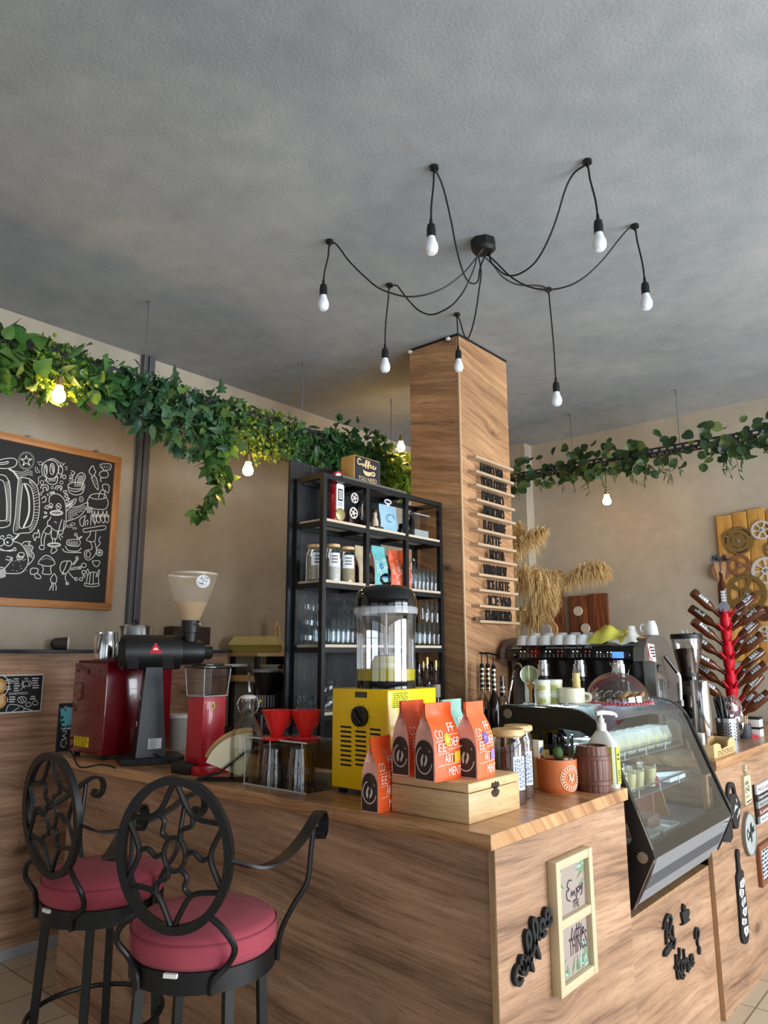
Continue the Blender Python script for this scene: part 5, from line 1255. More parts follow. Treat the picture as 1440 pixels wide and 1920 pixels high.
MB().lathe([(0, S2Z+.004), (.031, S2Z+.004), (.039, S2Z+.078), (0, S2Z+.08)], 24, (-1.29, YL+.53, 0)).build('pudding', MATS['cream pudding'], t2)
m = MB(); m.ball((-1.26, YL+.545, S2Z+.025), .016, (.8, 1, 1.3)); m.build('strawberry', mat('strawberry', (190, 46, 44), .4), t2)
WPAP = mat('white liner', (232, 240, 246), .6)
for k, (y, lab) in enumerate(((YL+.08, 'white paper-lined tray at the left of the case floor'), (YL+.30, 'white paper-lined tray in the middle of the case floor, holding a brown box'))):
    t2 = thing('cake_tray', lab, 'tray', (-1.3, y+.1, .852)); m = MB(); m.box((-1.56, y, .852), (-1.155, y+.19, .857), .001)
    for (x0, x1, a_, b_) in ((-1.155, -1.152, y, y+.19), (-1.56, -1.557, y, y+.19)): m.box((x0, a_, .857), (x1, b_, .872))
    m.box((-1.56, y, .857), (-1.152, y+.003, .875)); m.box((-1.56, y+.187, .857), (-1.152, y+.19, .875)); m.build('tray', WPAP, t2, ang=0)
t2 = thing('brown_cake', 'brown square cake on a white tray on the case floor', 'cake', (-1.27, YL+.38, .858)); MB().box((-1.36, YL+.325, .8575), (-1.22, YL+.455, .905), .004).build('cake', mat('cocoa cake', (108, 84, 74), .7), t2)
t2 = thing('brown_cake', 'small reddish cake on the left white tray on the case floor', 'cake', (-1.27, YL+.15, .858)); MB().box((-1.32, YL+.11, .8575), (-1.20, YL+.20, .90), .006).build('cake', mat('red cake', (142, 92, 84), .7), t2)
t2 = thing('bag_or_reflection', 'pinkish-brown glass reflection built as two sheets at the right of the case floor', 'reflection', (-1.42, YL+.66, .852)); m = MB(); m.box((-1.60, YL+.60, .8515), (-1.30, YL+.608, .985)); m.build('pink_reflection', mat('pink reflection', (164, 104, 92), .7), t2, ang=0)  # reflection in the case glass, built as solid coloured sheets
m = MB(); m.prism([(-1.60, .8515), (-1.27, .8515), (-1.30, .96), (-1.36, .985), (-1.60, .985)], 'y', YL+.70, YL+.708); m.build('brown_reflection', mat('kraft', (160, 122, 78), .7), t2, ang=0)  # brown half of the built reflection, no real paper
t2 = thing('metal_lid', 'folded white napkin wedge on the lower wire shelf', 'napkin', (-1.30, YL+.72, S2Z+.003)); t2.name = 'napkin'; m = MB(); m.prism([(-1.42, S2Z+.003), (-1.24, S2Z+.003), (-1.24, S2Z+.03)], 'y', YL+.66, YL+.86); m.build('sheet', WPAP, t2, ang=0)

# ------------------------------------------------------------------ on top of the case
CT = 1.3495
def top(px, y): q = on(px, 1320, y=y); return Vector((q.x, y, CT))
TIN = mat('white tin', (220, 224, 214), .35); TLAB = mat('tin label', (214, 218, 186), .55)
for px, y, n_ in ((1018, YL+.07, 'front'), (1041, YL+.14, 'rear')):
    q = top(px, y); r = wide(q, 15.2)
    for lev in range(2):
        zb = CT+lev*.052; lab = '%s tin of matcha in the %s stack on top of the display case' % (('upper', 'lower')[1-lev] if False else ('lower', 'upper')[lev], n_)
        t2 = thing('matcha_tin', lab, 'tin', (q.x, q.y, zb), 0, 'matcha tins on the display case')
        MB().lathe([(0, zb), (r*.97, zb), (r*.97, zb+.037), (0, zb+.037)], 32, (q.x, q.y, 0)).build('can', TLAB, t2)
        MB().lathe([(r*.97, zb+.036), (r, zb+.037), (r, zb+.049), (r*.95, zb+.0515), (0, zb+.0515)], 32, (q.x, q.y, 0)).build('lid', TIN, t2)
        n = (CAMP-q); n.z = 0; n.normalize(); m = MB()
        for i, (a_, w_, c0, c1) in enumerate(((-12, 14, .008, .03), (14, 9, .012, .028), (-34, 8, .006, .014))):
            vs = [Matrix.Rotation(R(a_+f*w_), 3, 'Z') @ n for f in (-1, -.5, 0, .5, 1)]
            for v0, v1 in zip(vs, vs[1:]): m.poly([(q.x+v0.x*r*.98, q.y+v0.y*r*.98, zb+c0), (q.x+v1.x*r*.98, q.y+v1.y*r*.98, zb+c0), (q.x+v1.x*r*.98, q.y+v1.y*r*.98, zb+c1), (q.x+v0.x*r*.98, q.y+v0.y*r*.98, zb+c1)])
        m.build('label_picture', mat('leaf picture', (92, 132, 96) if lev else (176, 176, 96), .6), t2, ang=0, fix=False)
q = top(997, YL+.075); t2 = thing('acrylic_tool_stand', 'clear acrylic holder with a tea strainer and wooden scoop beside the tins', 'utensil holder', q)
MB().box((q.x-.03, q.y-.02, CT), (q.x+.03, q.y+.02, CT+.008), .001).build('base', ACRYL, t2, ang=0)
MB().box((q.x-.024, q.y-.012, CT+.008), (q.x-.016, q.y+.012, rise(q, 1277)), .001).build('post', mat('acrylic bright edge', (226, 232, 232), .15, alpha=.8), t2, ang=0)
t3 = thing('tea_strainer', 'round green mesh tea strainer hung on the acrylic holder', 'strainer', (q.x-.02, q.y, rise(q, 1266)))
s = on(992, 1265, y=q.y-.012); f_ = (CAMP-s).normalized(); Ms = Matrix.Translation(s) @ f_.to_track_quat('Z', 'Y').to_matrix().to_4x4(); rr = wide(s, 17)
m = MB(Ms); m.lathe([(rr*.9, -.002), (rr, 0), (rr*.97, .005), (rr*.88, .003), (rr*.9, -.002)], 32); m.build('rim', mat('pale steel', (188, 196, 176), .3, .6), t3)
m = MB(Ms); m.lathe([(0, -.018), (rr*.5, -.014), (rr*.9, 0)], 32); m.build('mesh', mat('green mesh', (146, 156, 118), .6), t3)
m = MB(Ms); m.box((-.002, -rr, .002), (.002, rr, .005)); m.build('crossbar', mat('pale bar', (206, 206, 160), .4), t3)
m = MB(Ms); m.tube(spline([(-rr*.7, rr*.7, 0), (-rr*1.0, rr*1.15, -.005), (-rr*1.3, rr*1.25, -.01)], 5), .004, 8); m.build('handle', mat('bamboo dark', (120, 92, 60), .6), t3)
t3 = thing('wooden_scoop', 'narrow bamboo scoop standing in the acrylic holder', 'scoop', (q.x+.004, q.y-.014, CT+.0085))
m = MB(); z1 = rise(q, 1276); hh = z1-CT-.0085; m.M = Matrix.Translation((q.x+.004, q.y-.014, CT+.0085))
m.prism([(-.006, 0), (.006, 0), (.006, hh*.55), (.014, hh*.75), (.014, hh*.92), (.007, hh), (-.007, hh), (-.014, hh*.92), (-.014, hh*.75), (-.006, hh*.55)], 'y', -.002, .002); m.build('scoop', mat('bamboo', (190, 146, 84), .5), t3)
q = top(1073, YL+.15); t2 = thing('tea_bowl', 'cream ceramic tea bowl with a brown foot on the display case', 'bowl', q)
CER = mat('cream glaze', (226, 220, 192), .25, var=.06)
pr = plathe(q, [(23, 1325), (24, 1320), (24, 1296), (23.5, 1292.5), (22.3, 1292.5), (22, 1310)])
z0_ = CT-pr[0][1]; pr = [(r, z+z0_) for r, z in pr]; MB().lathe([(0, pr[1][1])]+pr[1:], 36, (q.x, q.y, 0)).build('bowl', CER, t2)
MB().lathe([(0, CT), (pr[0][0]*.96, CT), (pr[1][0]*.985, pr[1][1]+.002), (0, pr[1][1]+.002)], 36, (q.x, q.y, 0)).build('foot', mat('bare clay', (122, 96, 60), .7), t2)
m = MB(); v = _r0*.9+_f0*-.3; v.normalize(); m.tube(spline([q+v*pr[2][0]*.95+Z_*.05, q+v*(pr[2][0]+.02)+Z_*.042, q+v*(pr[2][0]+.018)+Z_*.02, q+v*pr[2][0]*.97+Z_*.016], 5), .006, 8); m.build('spout', CER, t2)
s = top(1083, YL+.17); t3 = thing('bamboo_whisk', 'bamboo tea whisk standing handle up in the cream bowl', 'whisk', (s.x, s.y, CT+.012))
BAM = mat('bamboo pale', (222, 196, 128), .5)
r_ = plathe(s, [(10, 1300), (9, 1292), (7.3, 1287), (7, 1278), (7.4, 1277), (6.6, 1268), (7.2, 1262)]); m = MB(); m.lathe([(0, CT+.012), (r_[0][0]*1.1, CT+.012)]+r_+[(0, r_[-1][1])], 26, (s.x, s.y, 0)); m.build('handle', BAM, t3)
m = MB(); 
for k in range(26): a_ = k*2*PI/26; m.rod((s.x+.011*math.cos(a_), s.y+.011*math.sin(a_), r_[2][1]), (s.x+r_[0][0]*1.25*math.cos(a_), s.y+r_[0][0]*1.25*math.sin(a_), CT+.013), .0007, 4)
m.build('tines', BAM, t3)
# cookie dome
q = top(1158, YL+.30); q.z = CT; t2 = thing('cookie_plate', 'red beaded glass plate under the dome on the display case', 'plate', q)
RG = mat('red glass', (176, 22, 40), .15, coat=.4)
d_ = depth(q)/FPX; rp = 62*d_
MB().lathe([(0, CT), (rp*.6, CT), (rp*.98, CT+.010), (rp, CT+.014), (rp*.6, CT+.006), (0, CT+.005)], 48, (q.x, q.y, 0)).build('plate', RG, t2)
m = MB()
for k in range(56): a_ = k*2*PI/56; m.ball((q.x+rp*math.cos(a_), q.y+rp*math.sin(a_), CT+.011), .0052, (1, 1, 1), 8, 6)
m.build('beaded_rim', mat('pink bead glass', (214, 60, 84), .08, coat=.5), t2)
t3 = thing('glass_dome', 'clear glass cake dome with a faceted knob over the cookies', 'cake dome', (q.x, q.y, CT+.013))
rd = rp*.93; hd = .118; zb = CT+.0155
dm = MB().lathe([(rd*math.cos(a), zb+hd*math.sin(a)) for a in [k*PI/2/14 for k in range(15)]][:-1]+[(0, zb+hd)], 44, (q.x, q.y, 0)).build('dome', clear('dome glass', (246, 250, 250), .015, .35), t3)
MB().lathe([(0, zb+hd-.002), (.013, zb+hd), (.013, zb+hd+.006), (.021, zb+hd+.036), (.022, zb+hd+.040), (0, zb+hd+.040)], 10, (q.x, q.y, 0)).build('knob', clear('knob glass', (240, 246, 246), .03, .8), t3, ang=10)
CK = mat('cookie', (196, 146, 84), .8, var=.2, vs=60, bump=.6); CKD = mat('dark cookie', (74, 48, 40), .8, var=.3, vs=60)
for k in range(9):
    pale = k >= 4; f = k/8; a0 = q + _r0*(-.075+.155*f) + _f0*(U(-.03, .03)); zb2 = CT+.008
    lab = 'golden cookie leaning in the row on the right under the dome' if pale else 'dark wrapped cookie on the left under the dome'
    t4 = thing('cookie', lab, 'cookie', (a0.x, a0.y, zb2), 0, 'golden cookies under the dome' if pale else 'dark cookies under the dome')
    tilt = Matrix.Translation((a0.x, a0.y, zb2+.026)) @ Matrix.Rotation(YAW, 4, 'Z') @ Matrix.Rotation(R(-32), 4, 'Y')
    m = MB(tilt); m.lathe([(0, -.006), (.030, -.006), (.034, 0), (.030, .006), (0, .007)], 22); m.build('biscuit', CK if pale else CKD, t4)
    if not pale: m = MB(tilt); m.tube([(-.03, -.01, .0075), (0, .004, .0085), (.03, .01, .0075)], .002, 5); m.tube([(-.01, -.03, .0075), (0, .0, .0085), (.008, .03, .0075)], .002, 5); m.build('wrapper_crease', PAPER, t4)
q = on(1098, 1331, z=CT); t2 = thing('napkin', 'crumpled white paper napkin lying at the front of the case top', 'napkin', (-1.37, YL+.13, CT)); m = MB(); g = [[m.v((-1.45+.14*i/6, YL+.03+.22*j/6, CT+.001+.010*abs(math.sin(i*1.7+j*.9))*(i > 0))) for j in range(7)] for i in range(7)]
for i in range(6):
    for j in range(6): m.bm.faces.new((g[i][j], g[i+1][j], g[i+1][j+1], g[i][j+1]))
m.build('paper', mat('white napkin', (226, 232, 238), .8), t2, fix=False)
for px, py, y, lab in ((1061, 1326, YL+.05, 'small white lump of paper in front of the tea bowl'), (1221, 1318, YL+.36, 'white paper flap at the right edge of the red plate')):
    q = top(px, y); t2 = thing('paper_scrap', lab, 'paper', q); m = MB(); w_ = wide(q, 7)
    m.poly([q+Vector((-w_, 0, 0)), q+Vector((w_, 0, 0)), q+Vector((.2*w_, .01, w_*2))]); m.poly([q+Vector((-w_, .02, 0)), q+Vector((w_, .0, 0)), q+Vector((-.3*w_, .01, w_*1.6))]); m.build('paper', MATS['white napkin'], t2, ang=0, fix=False)
# ------------------------------------------------------------------ espresso machine
MX0, MX1, MY = -2.415, -1.60, 4.0
DGREY = mat('graphite metal', (112, 106, 100), .34, .55); CHROME = mat('chrome', (200, 200, 200), .1, 1)
t = thing('espresso_machine', 'three-group espresso machine with lit buttons, cups piled on top', 'espresso machine', ((MX0+MX1)/2, MY+.25, ZC))
pr = [(MY, 1.524), (MY-.012, 1.535), (MY+.008, 1.600), (MY+.02, 1.607), (MY+.42, 1.607), (MY+.42, 1.524)]
MB().prism(pr, 'x', MX0, MX1).build('hood', BLACKG, t)
MB().box((MX0+.04, MY+.03, 1.606), (MX1-.01, MY+.40, 1.612), .002).build('cup_tray', STEELB, t)
m = MB(); m.box((MX0+.03, MY+.20, 1.10), (MX1, MY+.42, 1.524)); m.build('rear_housing', mat('machine brown-black', (46, 40, 38), .35), t, ang=0)
m = MB(); m.box((MX0+.03, MY+.02, ZC+.01), (MX1, MY+.42, 1.125), .006); m.build('drip_base', DGREY, t)
m = MB()
for k in range(24): m.box((MX0+.06+k*.032, MY+.03, 1.1255), (MX0+.075+k*.032, MY+.19, 1.130))
m.build('drip_grid', STEELB, t, ang=0)
for x, y in ((MX0+.08, MY+.06), (MX1-.05, MY+.06), (MX0+.08, MY+.38), (MX1-.05, MY+.38)): MB().cyl((x, y, ZC), .02, 0, .012, 14).build('foot', BLACKM, t)
wing = [(MY-.02, 1.520), (MY-.01, 1.585), (MY+.04, 1.640), (MY+.12, 1.662), (MY+.30, 1.655), (MY+.42, 1.60), (MY+.46, 1.45), (MY+.47, ZC+.012), (MY+.16, ZC+.012), (MY+.13, 1.20), (MY+.12, 1.52)]
for x0, x1 in ((MX0-.03, MX0), (MX1, MX1+.062)):
    w_ = MB().prism(wing, 'x', x0, x1).build('side_wing', DGREY, t)
    if x1 > MX1:
        m = MB(); m.box((x1, MY+.15, ZC+.02), (x1+.002, MY+.22, 1.50)); m.build('chrome_strip', CHROME, w_, ang=0)
        q = on(1232, 1283, x=x1); m = MB(); m.M = Matrix.Translation((x1, MY+.29, q.z)); m.lathe([(.028, 0), (.031, .002), (.028, .003)], 28, (0, 0, 0), Matrix.Rotation(R(90), 4, 'Y')); m.build('round_badge', CHROME, w_)
        m = MB(); 
        for k in range(16): m.box((x1, MY+.22, 1.34+k*.010), (x1+.0012, MY+.27-.001*k, 1.343+k*.010))
        m.build('side_ribs', CHROME, w_, ang=0)
        q = on(1217, 1222, x=x1); m = MB(); m.M = Matrix.Translation((x1+.001, MY+.10, 1.555)); m.poly([(0, -.045, -.03), (0, .05, -.042), (0, .035, .055), (0, -.06, .06)]); st_ = m.build('sticker', mat('pinkish white sticker', (232, 216, 216), .5), w_, ang=0, fix=False)
        m = MB(); m.M = Matrix.Translation((x1+.0016, MY+.10, 1.555)); m.ribbon([(-.012, .045), (-.042, .03), (-.046, .0), (-.03, -.02), (-.008, -.028)], .010, (0, 0, 0), Y_, Z_); m.build('red_arc', mat('sticker red', (206, 30, 48), .5), st_, ang=0, fix=False)
        m = MB(); m.M = Matrix.Translation((x1+.0016, MY+.10, 1.555))
        for k, (a_, b_) in enumerate(((-.02, .03), (-.026, .035), (-.02, .036), (.0, .04))): m.box((0, a_, .034-k*.016), (.0004, b_, .042-k*.016))
        m.build('sticker_print', INK, st_, ang=0)
def fp_(px, py): return on(px, py, y=MY-.006)
LT = mat('indicator white', (255, 250, 235), .4, emit=(255, 246, 225), es=2.5); LRD = mat('indicator red', (255, 50, 60), .4, emit=(255, 40, 60), es=2.5)
hood = t
m = MB(); mr = MB(); mg = MB()
for xs in ((977, 1005), (1024, 1054), (1075, 1106), (1120, 1146)):
    n_ = 5
    for k in range(n_):
        px = xs[0]+(xs[1]-xs[0])*k/(n_-1); q = fp_(px, 1221.5 if xs[0] < 1110 else 1223)
        if k != 2: (mr if (k > 2 and xs[0] < 1110) else m).ball((q.x, MY-.009, q.z), .0032, (1, .4, 1), 8, 6)
        q = fp_(px, 1228); q2 = fp_(px, 1231)
        mg.ribbon([(q.x-.004, q.z+.003), (q.x+.003, q.z+.002), (q.x-.003, q2.z), (q.x+.005, q2.z-.002)], .0016, (0, MY-.0125, 0), X_, Z_)
m.build('white_lights', LT, t); mr.build('red_lights', LRD, t); mg.build('button_symbols', mat('symbol white', (214, 210, 202), .5), t, ang=0, fix=False)
q0, q1 = fp_(1149, 1234), fp_(1170, 1222); MB().box((q0.x, MY-.0135, q0.z), (q1.x, MY-.010, q1.z), .001).build('display', mat('blue lcd', (90, 140, 240), .3, emit=(92, 142, 250), es=1.0), t)
for px in (966, 1180): q = fp_(px, 1228); MB().along((q.x, MY-.004, q.z), (q.x, MY-.035, q.z), [(0, 0), (.017, 0), (.016, .022), (.010, .03), (0, .03)], 20).build('steam_knob', BLACKG, t)
SIL = mat('silver print', (196, 190, 180), .4)
tl = Matrix.Identity(3)
m = MB(); q = fp_(1025, 1216.5); m.text('Eccellenza italiana dal 1912', (q.x, MY-.003, q.z), X_, Vector((0, .29, .957)), .011, fp_(1109, 1216).x-q.x, lift=.004, sp=1.2); m.build('slogan', SIL, t, ang=0, fix=False)
m = MB(); q = fp_(957, 1217); m.text('Cimbali', (q.x+.012, MY-.003, q.z), X_, Vector((0, .29, .957)), .014, .066, lift=.004); m.ribbon([(q.x-.006, q.z+.005), (q.x+.03, q.z+.0055), (q.x+.086, q.z+.004)], .0018, (0, MY-.0125, 0), X_, Z_); m.build('maker_lettering', SIL, t, ang=0, fix=False)
for i in range(3):
    x = MX0+.20+i*.24
    m = MB(); m.cyl((x, MY+.11, 0), .042, 1.43, 1.50, 24); m.cyl((x, MY+.11, 0), .034, 1.50, 1.524, 24); g = m.build('group_head', CHROME, t)
    m = MB(); m.cyl((x, MY+.11, 0), .037, 1.405, 1.428, 24); m.rod((x, MY+.08, 1.415), (x, MY-.06, 1.405), .011, 12, .014); m.cyl((x-.015, MY+.11, 0), .008, 1.375, 1.405, 10); m.cyl((x+.015, MY+.11, 0), .008, 1.375, 1.405, 10); m.build('portafilter', mat('portafilter', (60, 58, 56), .25, .8), t)
    m = MB(); 
    for k in range(4): m.box((x-.028+k*.015, MY+.0665, 1.452), (x-.018+k*.015, MY+.0672, 1.47))
    m.build('group_print', SIL, g, ang=0)
for x, s_ in ((MX0+.045, -1), (MX1-.05, 1)): MB().tube(spline([(x, MY+.1, 1.52), (x+.0, MY+.02, 1.46), (x+.01*s_, MY-.01, 1.36), (x+.03*s_, MY-.02, 1.25)], 6), .005, 8).build('steam_wand', CHROME, t)
x = MX1+.09; m = MB(); m.rod((x-.01, MY+.24, 1.545), (x+.035, MY+.29, 1.455), .010, 12); o = m.build('lever_handle', BLACKG, t)
m = MB(); m.tube(spline([(x+.035, MY+.29, 1.455), (x+.043, MY+.30, 1.43), (x+.043, MY+.30, 1.36), (x+.040, MY+.30, 1.30)], 5), .009, 10); m.build('hot_water_spout', WHITE, o)
m = MB(); m.cyl((x+.040, MY+.30, 0), .016, 1.27, 1.302, 14); m.box((x-.02, MY+.285, 1.28), (x+.04, MY+.315, 1.295)); m.build('spout_base', DGREY, t)

# cups on top
PORC = mat('porcelain', (222, 222, 220), .2, coat=.3)
def cup(label, loc, r, h, rz, group, cat='cup', stacked=False):
    t = thing('espresso_cup', label, cat, loc, rz, group)
    M = Matrix.Translation(Vector(loc)) @ Matrix.Rotation(rz, 4, 'Z')
    m = MB(M); m.lathe([(0, h), (r*.55, h), (r*.6, h-.004), (r*.85, h*.62), (r, h*.1), (r, 0), (r*.93, 0), (r*.78, h*.6)], 26); m.build('body', PORC, t)
    m = MB(M); m.tube(spline([(r*.9, 0, h*.25), (r*1.4, 0, h*.25), (r*1.55, 0, h*.5), (r*1.3, 0, h*.75), (r*.8, 0, h*.72)], 5), .0045, 8); m.build('handle', PORC, t)
    return t
zc_ = 1.6125
for i, (px, y) in enumerate(((983, .05), (1005, .15), (1000, .05), (1024, .05), (1030, .15), (1049, .05), (1055, .15), (1072, .05), (1080, .15), (1094, .06), (1104, .15))):
    q = on(px, 1203, y=MY+y); pos = ('left end', 'second place', 'third place', 'middle left', 'middle', 'middle right', 'sixth place', 'seventh place', 'eighth place', 'beside the yellow cloth', 'right end')
    cup('white espresso cup upside down in the %s row on the espresso machine, seen at %d of 11 from the left' % ('front' if y < .1 else 'rear', i+1) if False else 'upside-down white espresso cup in the %s row on the machine, %s' % ('front' if y < .1 else 'rear', pos[i]), (q.x, MY+y, zc_), .050, .058 if y < .1 else .074, R(-20+25*(i % 4)), 'espresso cups on the machine')
for px, y, lab, r, h in ((1184, .18, 'tall white cup upside down behind the cloth on the espresso machine', .042, .105), (1207, .20, 'white cup upside down at the far right on top of the espresso machine', .038, .080)):
    q = on(px, 1203, y=MY+y); z_ = 1.6125
    if px > 1200: q.x = MX1+.03; z_ = 1.664
    cup(lab, (q.x, MY+y, z_), r, h, R(200), None)
for px, y, dz in ((1150, .10, 0), (1163, .17, 0), (1172, .08, 0)):
    q = on(px, 1203, y=MY+y); cup('white cup covered by the yellow cloth, %s' % ('left' if px < 1160 else 'middle' if px < 1170 else 'right'), (q.x, MY+y, zc_), .042, .058, R(70), 'cups under the cloth')
# the cloth thrown over the cups
t = thing('tea_towel', 'crumpled yellow-green printed cloth thrown over cups on the espresso machine', 'cloth', (-1.75, MY+.1, zc_))
m = MB(); nx, ny = 22, 14; c0 = on(1100, 1205, y=MY+.02).x; c1 = on(1172, 1205, y=MY+.02).x; rnd = random.Random(5); G_ = []
for i in range(nx):
    col_ = []
    for j in range(ny):
        f, g = i/(nx-1), j/(ny-1); x = c0+(c1-c0)*f; y = MY-.004+.24*g
        h = .085*math.sin(PI*min(1, g*1.15+.0))**.5*(.6+.55*math.sin(PI*min(1, .25+f*.75)))+.012*math.sin(f*13+g*5)+.009*math.sin(g*17-f*6)
        h *= (.35+.65*min(1, f*5)); col_.append(m.v((x+.012*math.sin(g*7), y+.008*math.sin(f*11), zc_+.003+max(0, h))))
    G_.append(col_)
for i in range(nx-1):
    for j in range(ny-1): m.bm.faces.new((G_[i][j], G_[i+1][j], G_[i+1][j+1], G_[i][j+1]))
m.build('cloth', mat('kiwi cloth', (196, 186, 74), .9, var=.35, vs=14), t, fix=False, ang=80)
t = thing('tea_towel', 'white end of the cloth with yellow patches hanging to the machine front', 'cloth', (-1.66, MY, zc_)); m = MB(); c0, c1 = on(1140, 1205, y=MY-.01).x, on(1192, 1205, y=MY-.01).x; G_ = []
for i in range(14):
    col_ = []
    for j in range(8): f, g = i/13, j/7; col_.append(m.v((c0+(c1-c0)*f, MY-.012+.13*g, zc_+.004+.075*math.sin(PI*(.12+.76*f))*(g**.6)+.008*math.sin(9*f+4*g))))
    G_.append(col_)
for i in range(13):
    for j in range(7): m.bm.faces.new((G_[i][j], G_[i+1][j], G_[i+1][j+1], G_[i][j+1]))
m.build('cloth', mat('white cloth', (216, 216, 204), .9, var=.12, vs=18), t, fix=False, ang=80)

# ------------------------------------------------------------------ syrup bottles beside the column
MB_ = thing('worktop', 'dark end of the rear worktop under the syrup bottles', 'worktop', (-2.2, 3.7, ZC))
MB().box((-2.47, 3.45, ZC-.042), (-1.852, 3.918, ZC), .002).build('slab', OAKTY, MB_, ang=0)
c_ = thing('counter_cabinet', 'rear counter carcass under the espresso machine', 'counter', (-2.1, 4.2, 0)); MB().box((-2.45, 3.50, 0), (-1.87, 4.70, ZC-.0425)).build('carcass', OAKF, c_, ang=0)
def syrup(px, y, top, lab, pump, dark):
    q = on(px, 1380, y=y); q.z = ZC; q = Vector((q.x, y, ZC)); t = thing('syrup_bottle', lab, 'bottle', q)
    body = mat('dark syrup', (34, 22, 18), .1) if dark else clear('bottle glass', (226, 222, 214), .03, .5)
    b = 4 if not dark else 5
    rlathe(MB(), q, [(10, 1384), (11, 1380), (11, 1316), (4.5, 1300), (4, top+60), (4.4, top+50)] if pump else [(9.5, 1384), (10.5, 1380), (10.5, 1318), (4, 1302), (3.8, top+30)], 22).build('bottle', body, t)
    rlathe(MB(), q, [(10.3, 1372), (10.7, 1371), (10.7, 1330), (10.3, 1329)], 22).build('label', mat('dark label', (54, 52, 52), .5), t)
    if pump:
        rlathe(MB(), q, [(4.6, top+72), (4.9, top+60), (4.6, top+26), (3, top+22)], 16).build('pump_collar', BLACKG, t)
        m = MB(); 
        for k in range(5): rlathe(m, q, [(5.1, top+70-k*9), (5.1, top+66.5-k*9)], 16)
        m.build('gold_bands', mat('gold band', (206, 190, 150), .25, .9), t)
        m = MB(); rlathe(m, q, [(1.2, top+24), (1.2, top+2)], 10); s = Vector((q.x, q.y, rise(q, top+2))); m.rod(s-_r0*.012+_f0*.005, s+_r0*.03-_f0*.01-Z_*.006, .0055, 10); m.build('pump_spout', BLACKG, t)
    else:
        rlathe(MB(), q, [(4.6, top+38), (4.9, top+36), (4.9, top+14), (4, top+10), (4, top)], 16).build('cap', BLACKG, t)
        m = MB(); [rlathe(m, q, [(5.1, top+30-k*8), (5.1, top+27-k*8)], 16) for k in range(2)]; m.build('silver_bands', SIL, t)
syrup(907, 3.72, 1222, 'clear syrup bottle with a tall pump, nearest the column', True, False)
syrup(918, 3.80, 1222, 'middle of the three syrup bottles with tall pumps', True, False)
syrup(929, 3.70, 1224, 'dark syrup bottle with a tall pump, right of the clear ones', True, True)
syrup(945, 3.74, 1268, 'shorter capped bottle between the pump bottles and the espresso machine', False, False)
# ------------------------------------------------------------------ grinder and worktop things right of the machine
q = on(1301, 1372, y=4.72); q = Vector((q.x, 4.72, ZC)); t = thing('coffee_grinder', 'black grinder with a clear bean hopper right of the espresso machine', 'coffee grinder', q)
rlathe(MB(), q, [(22, 1384), (23, 1378), (23, 1352)], 30).build('base', BLACK, t)
rlathe(MB(), q, [(31, 1352), (31, 1345)], 32).build('steel_ring', STEELB, t)
rlathe(MB(), q, [(30, 1345), (31, 1340), (30, 1308), (27, 1286), (18, 1276), (17, 1268)], 32).build('body', BLACKG, t)
m = MB(); s = Vector((q.x, q.y, rise(q, 1292))); m.box((s.x-.02, s.y-.135, s.z-.03), (s.x+.05, s.y-.09, s.z+.02), .006); m.rod(s+Vector((.03, -.11, -.03)), s+Vector((.03, -.12, -.10)), .018, 14, .012); m.build('doser', DGREY, t)
hp_ = MB().lathe(plathe(q, [(16, 1270), (17, 1262), (27, 1212), (28, 1196)]), 36, (q.x, q.y, 0)).build('hopper', clear('hopper glass', (240, 242, 244), .03, .5), t)
rlathe(MB(), q, [(15.5, 1270), (16.3, 1262), (24.5, 1222), (20, 1217), (10, 1215)], 32).build('beans', BEAN, hp_)
rlathe(MB(), q, [(28.5, 1198), (29, 1195), (29, 1190), (27, 1188.5)], 36).build('hopper_lid', BLACK, hp_)
rlathe(MB(), q, [(16.5, 1272), (17.5, 1265), (17.5, 1261), (16.3, 1261)], 30).build('hopper_ring', BLACK, hp_)
z = rise(q, 1189); t2 = thing('napkin', 'scrunched white napkin on the lid of the bean hopper', 'napkin', (q.x, q.y, z)); m = MB()
for k in range(6): a_ = k*1.05; m.poly([(q.x+.008*math.cos(a_), q.y+.008*math.sin(a_), z), (q.x+.030*math.cos(a_+.3), q.y+.03*math.sin(a_+.3), z+U(.012, .038)), (q.x+.02*math.cos(a_+.9), q.y+.02*math.sin(a_+.9), z+U(.005, .02)), (q.x+.008*math.cos(a_+.8), q.y+.008*math.sin(a_+.8), z)])
m.build('paper', MATS['white napkin'], t2, ang=0, fix=False)
q = on(1321, 1393, z=ZC); t = thing('steel_tumbler', 'tall polished steel cylinder beside the display case', 'tumbler', q)
rlathe(MB(), q, [(15, 1398), (16.5, 1394), (16.5, 1278), (15.5, 1275), (14.5, 1275), (14.5, 1300)], 36, False).build('body', CHROME, t)
q = on(1366, 1386, z=ZC); t = thing('straw_cup', 'perforated steel cup full of black straws', 'straw holder', q); d_ = depth(q)/FPX; r = 20*d_
pr = plathe(q, [(19.5, 1391), (20, 1389), (20, 1346), (18.8, 1346), (18.8, 1380)])
cb = MB().lathe([(0, pr[0][1])]+pr, 48, (q.x, q.y, 0)).build('cup', STEELB, t)
m = MB(); n = (CAMP-q); n.z = 0; n.normalize(); zt_, zb_ = pr[2][1], pr[1][1]
for row in range(6):
    for grp in (-52, -8, 36):
        for k in range(3):
            v = Matrix.Rotation(R(grp+k*12), 3, 'Z') @ n; u = Z_.cross(v); c0 = q+v*(r+.0006); c0.z = zt_-.028-row*(zt_-zb_-.045)/5-(.006 if k % 2 else 0)
            m.poly([c0+u*.0042*math.cos(a*PI/4)+Z_*.0052*math.sin(a*PI/4) for a in range(8)])
m.build('holes', INK, cb, ang=0, fix=False)
zs0 = pr[1][1]+.004
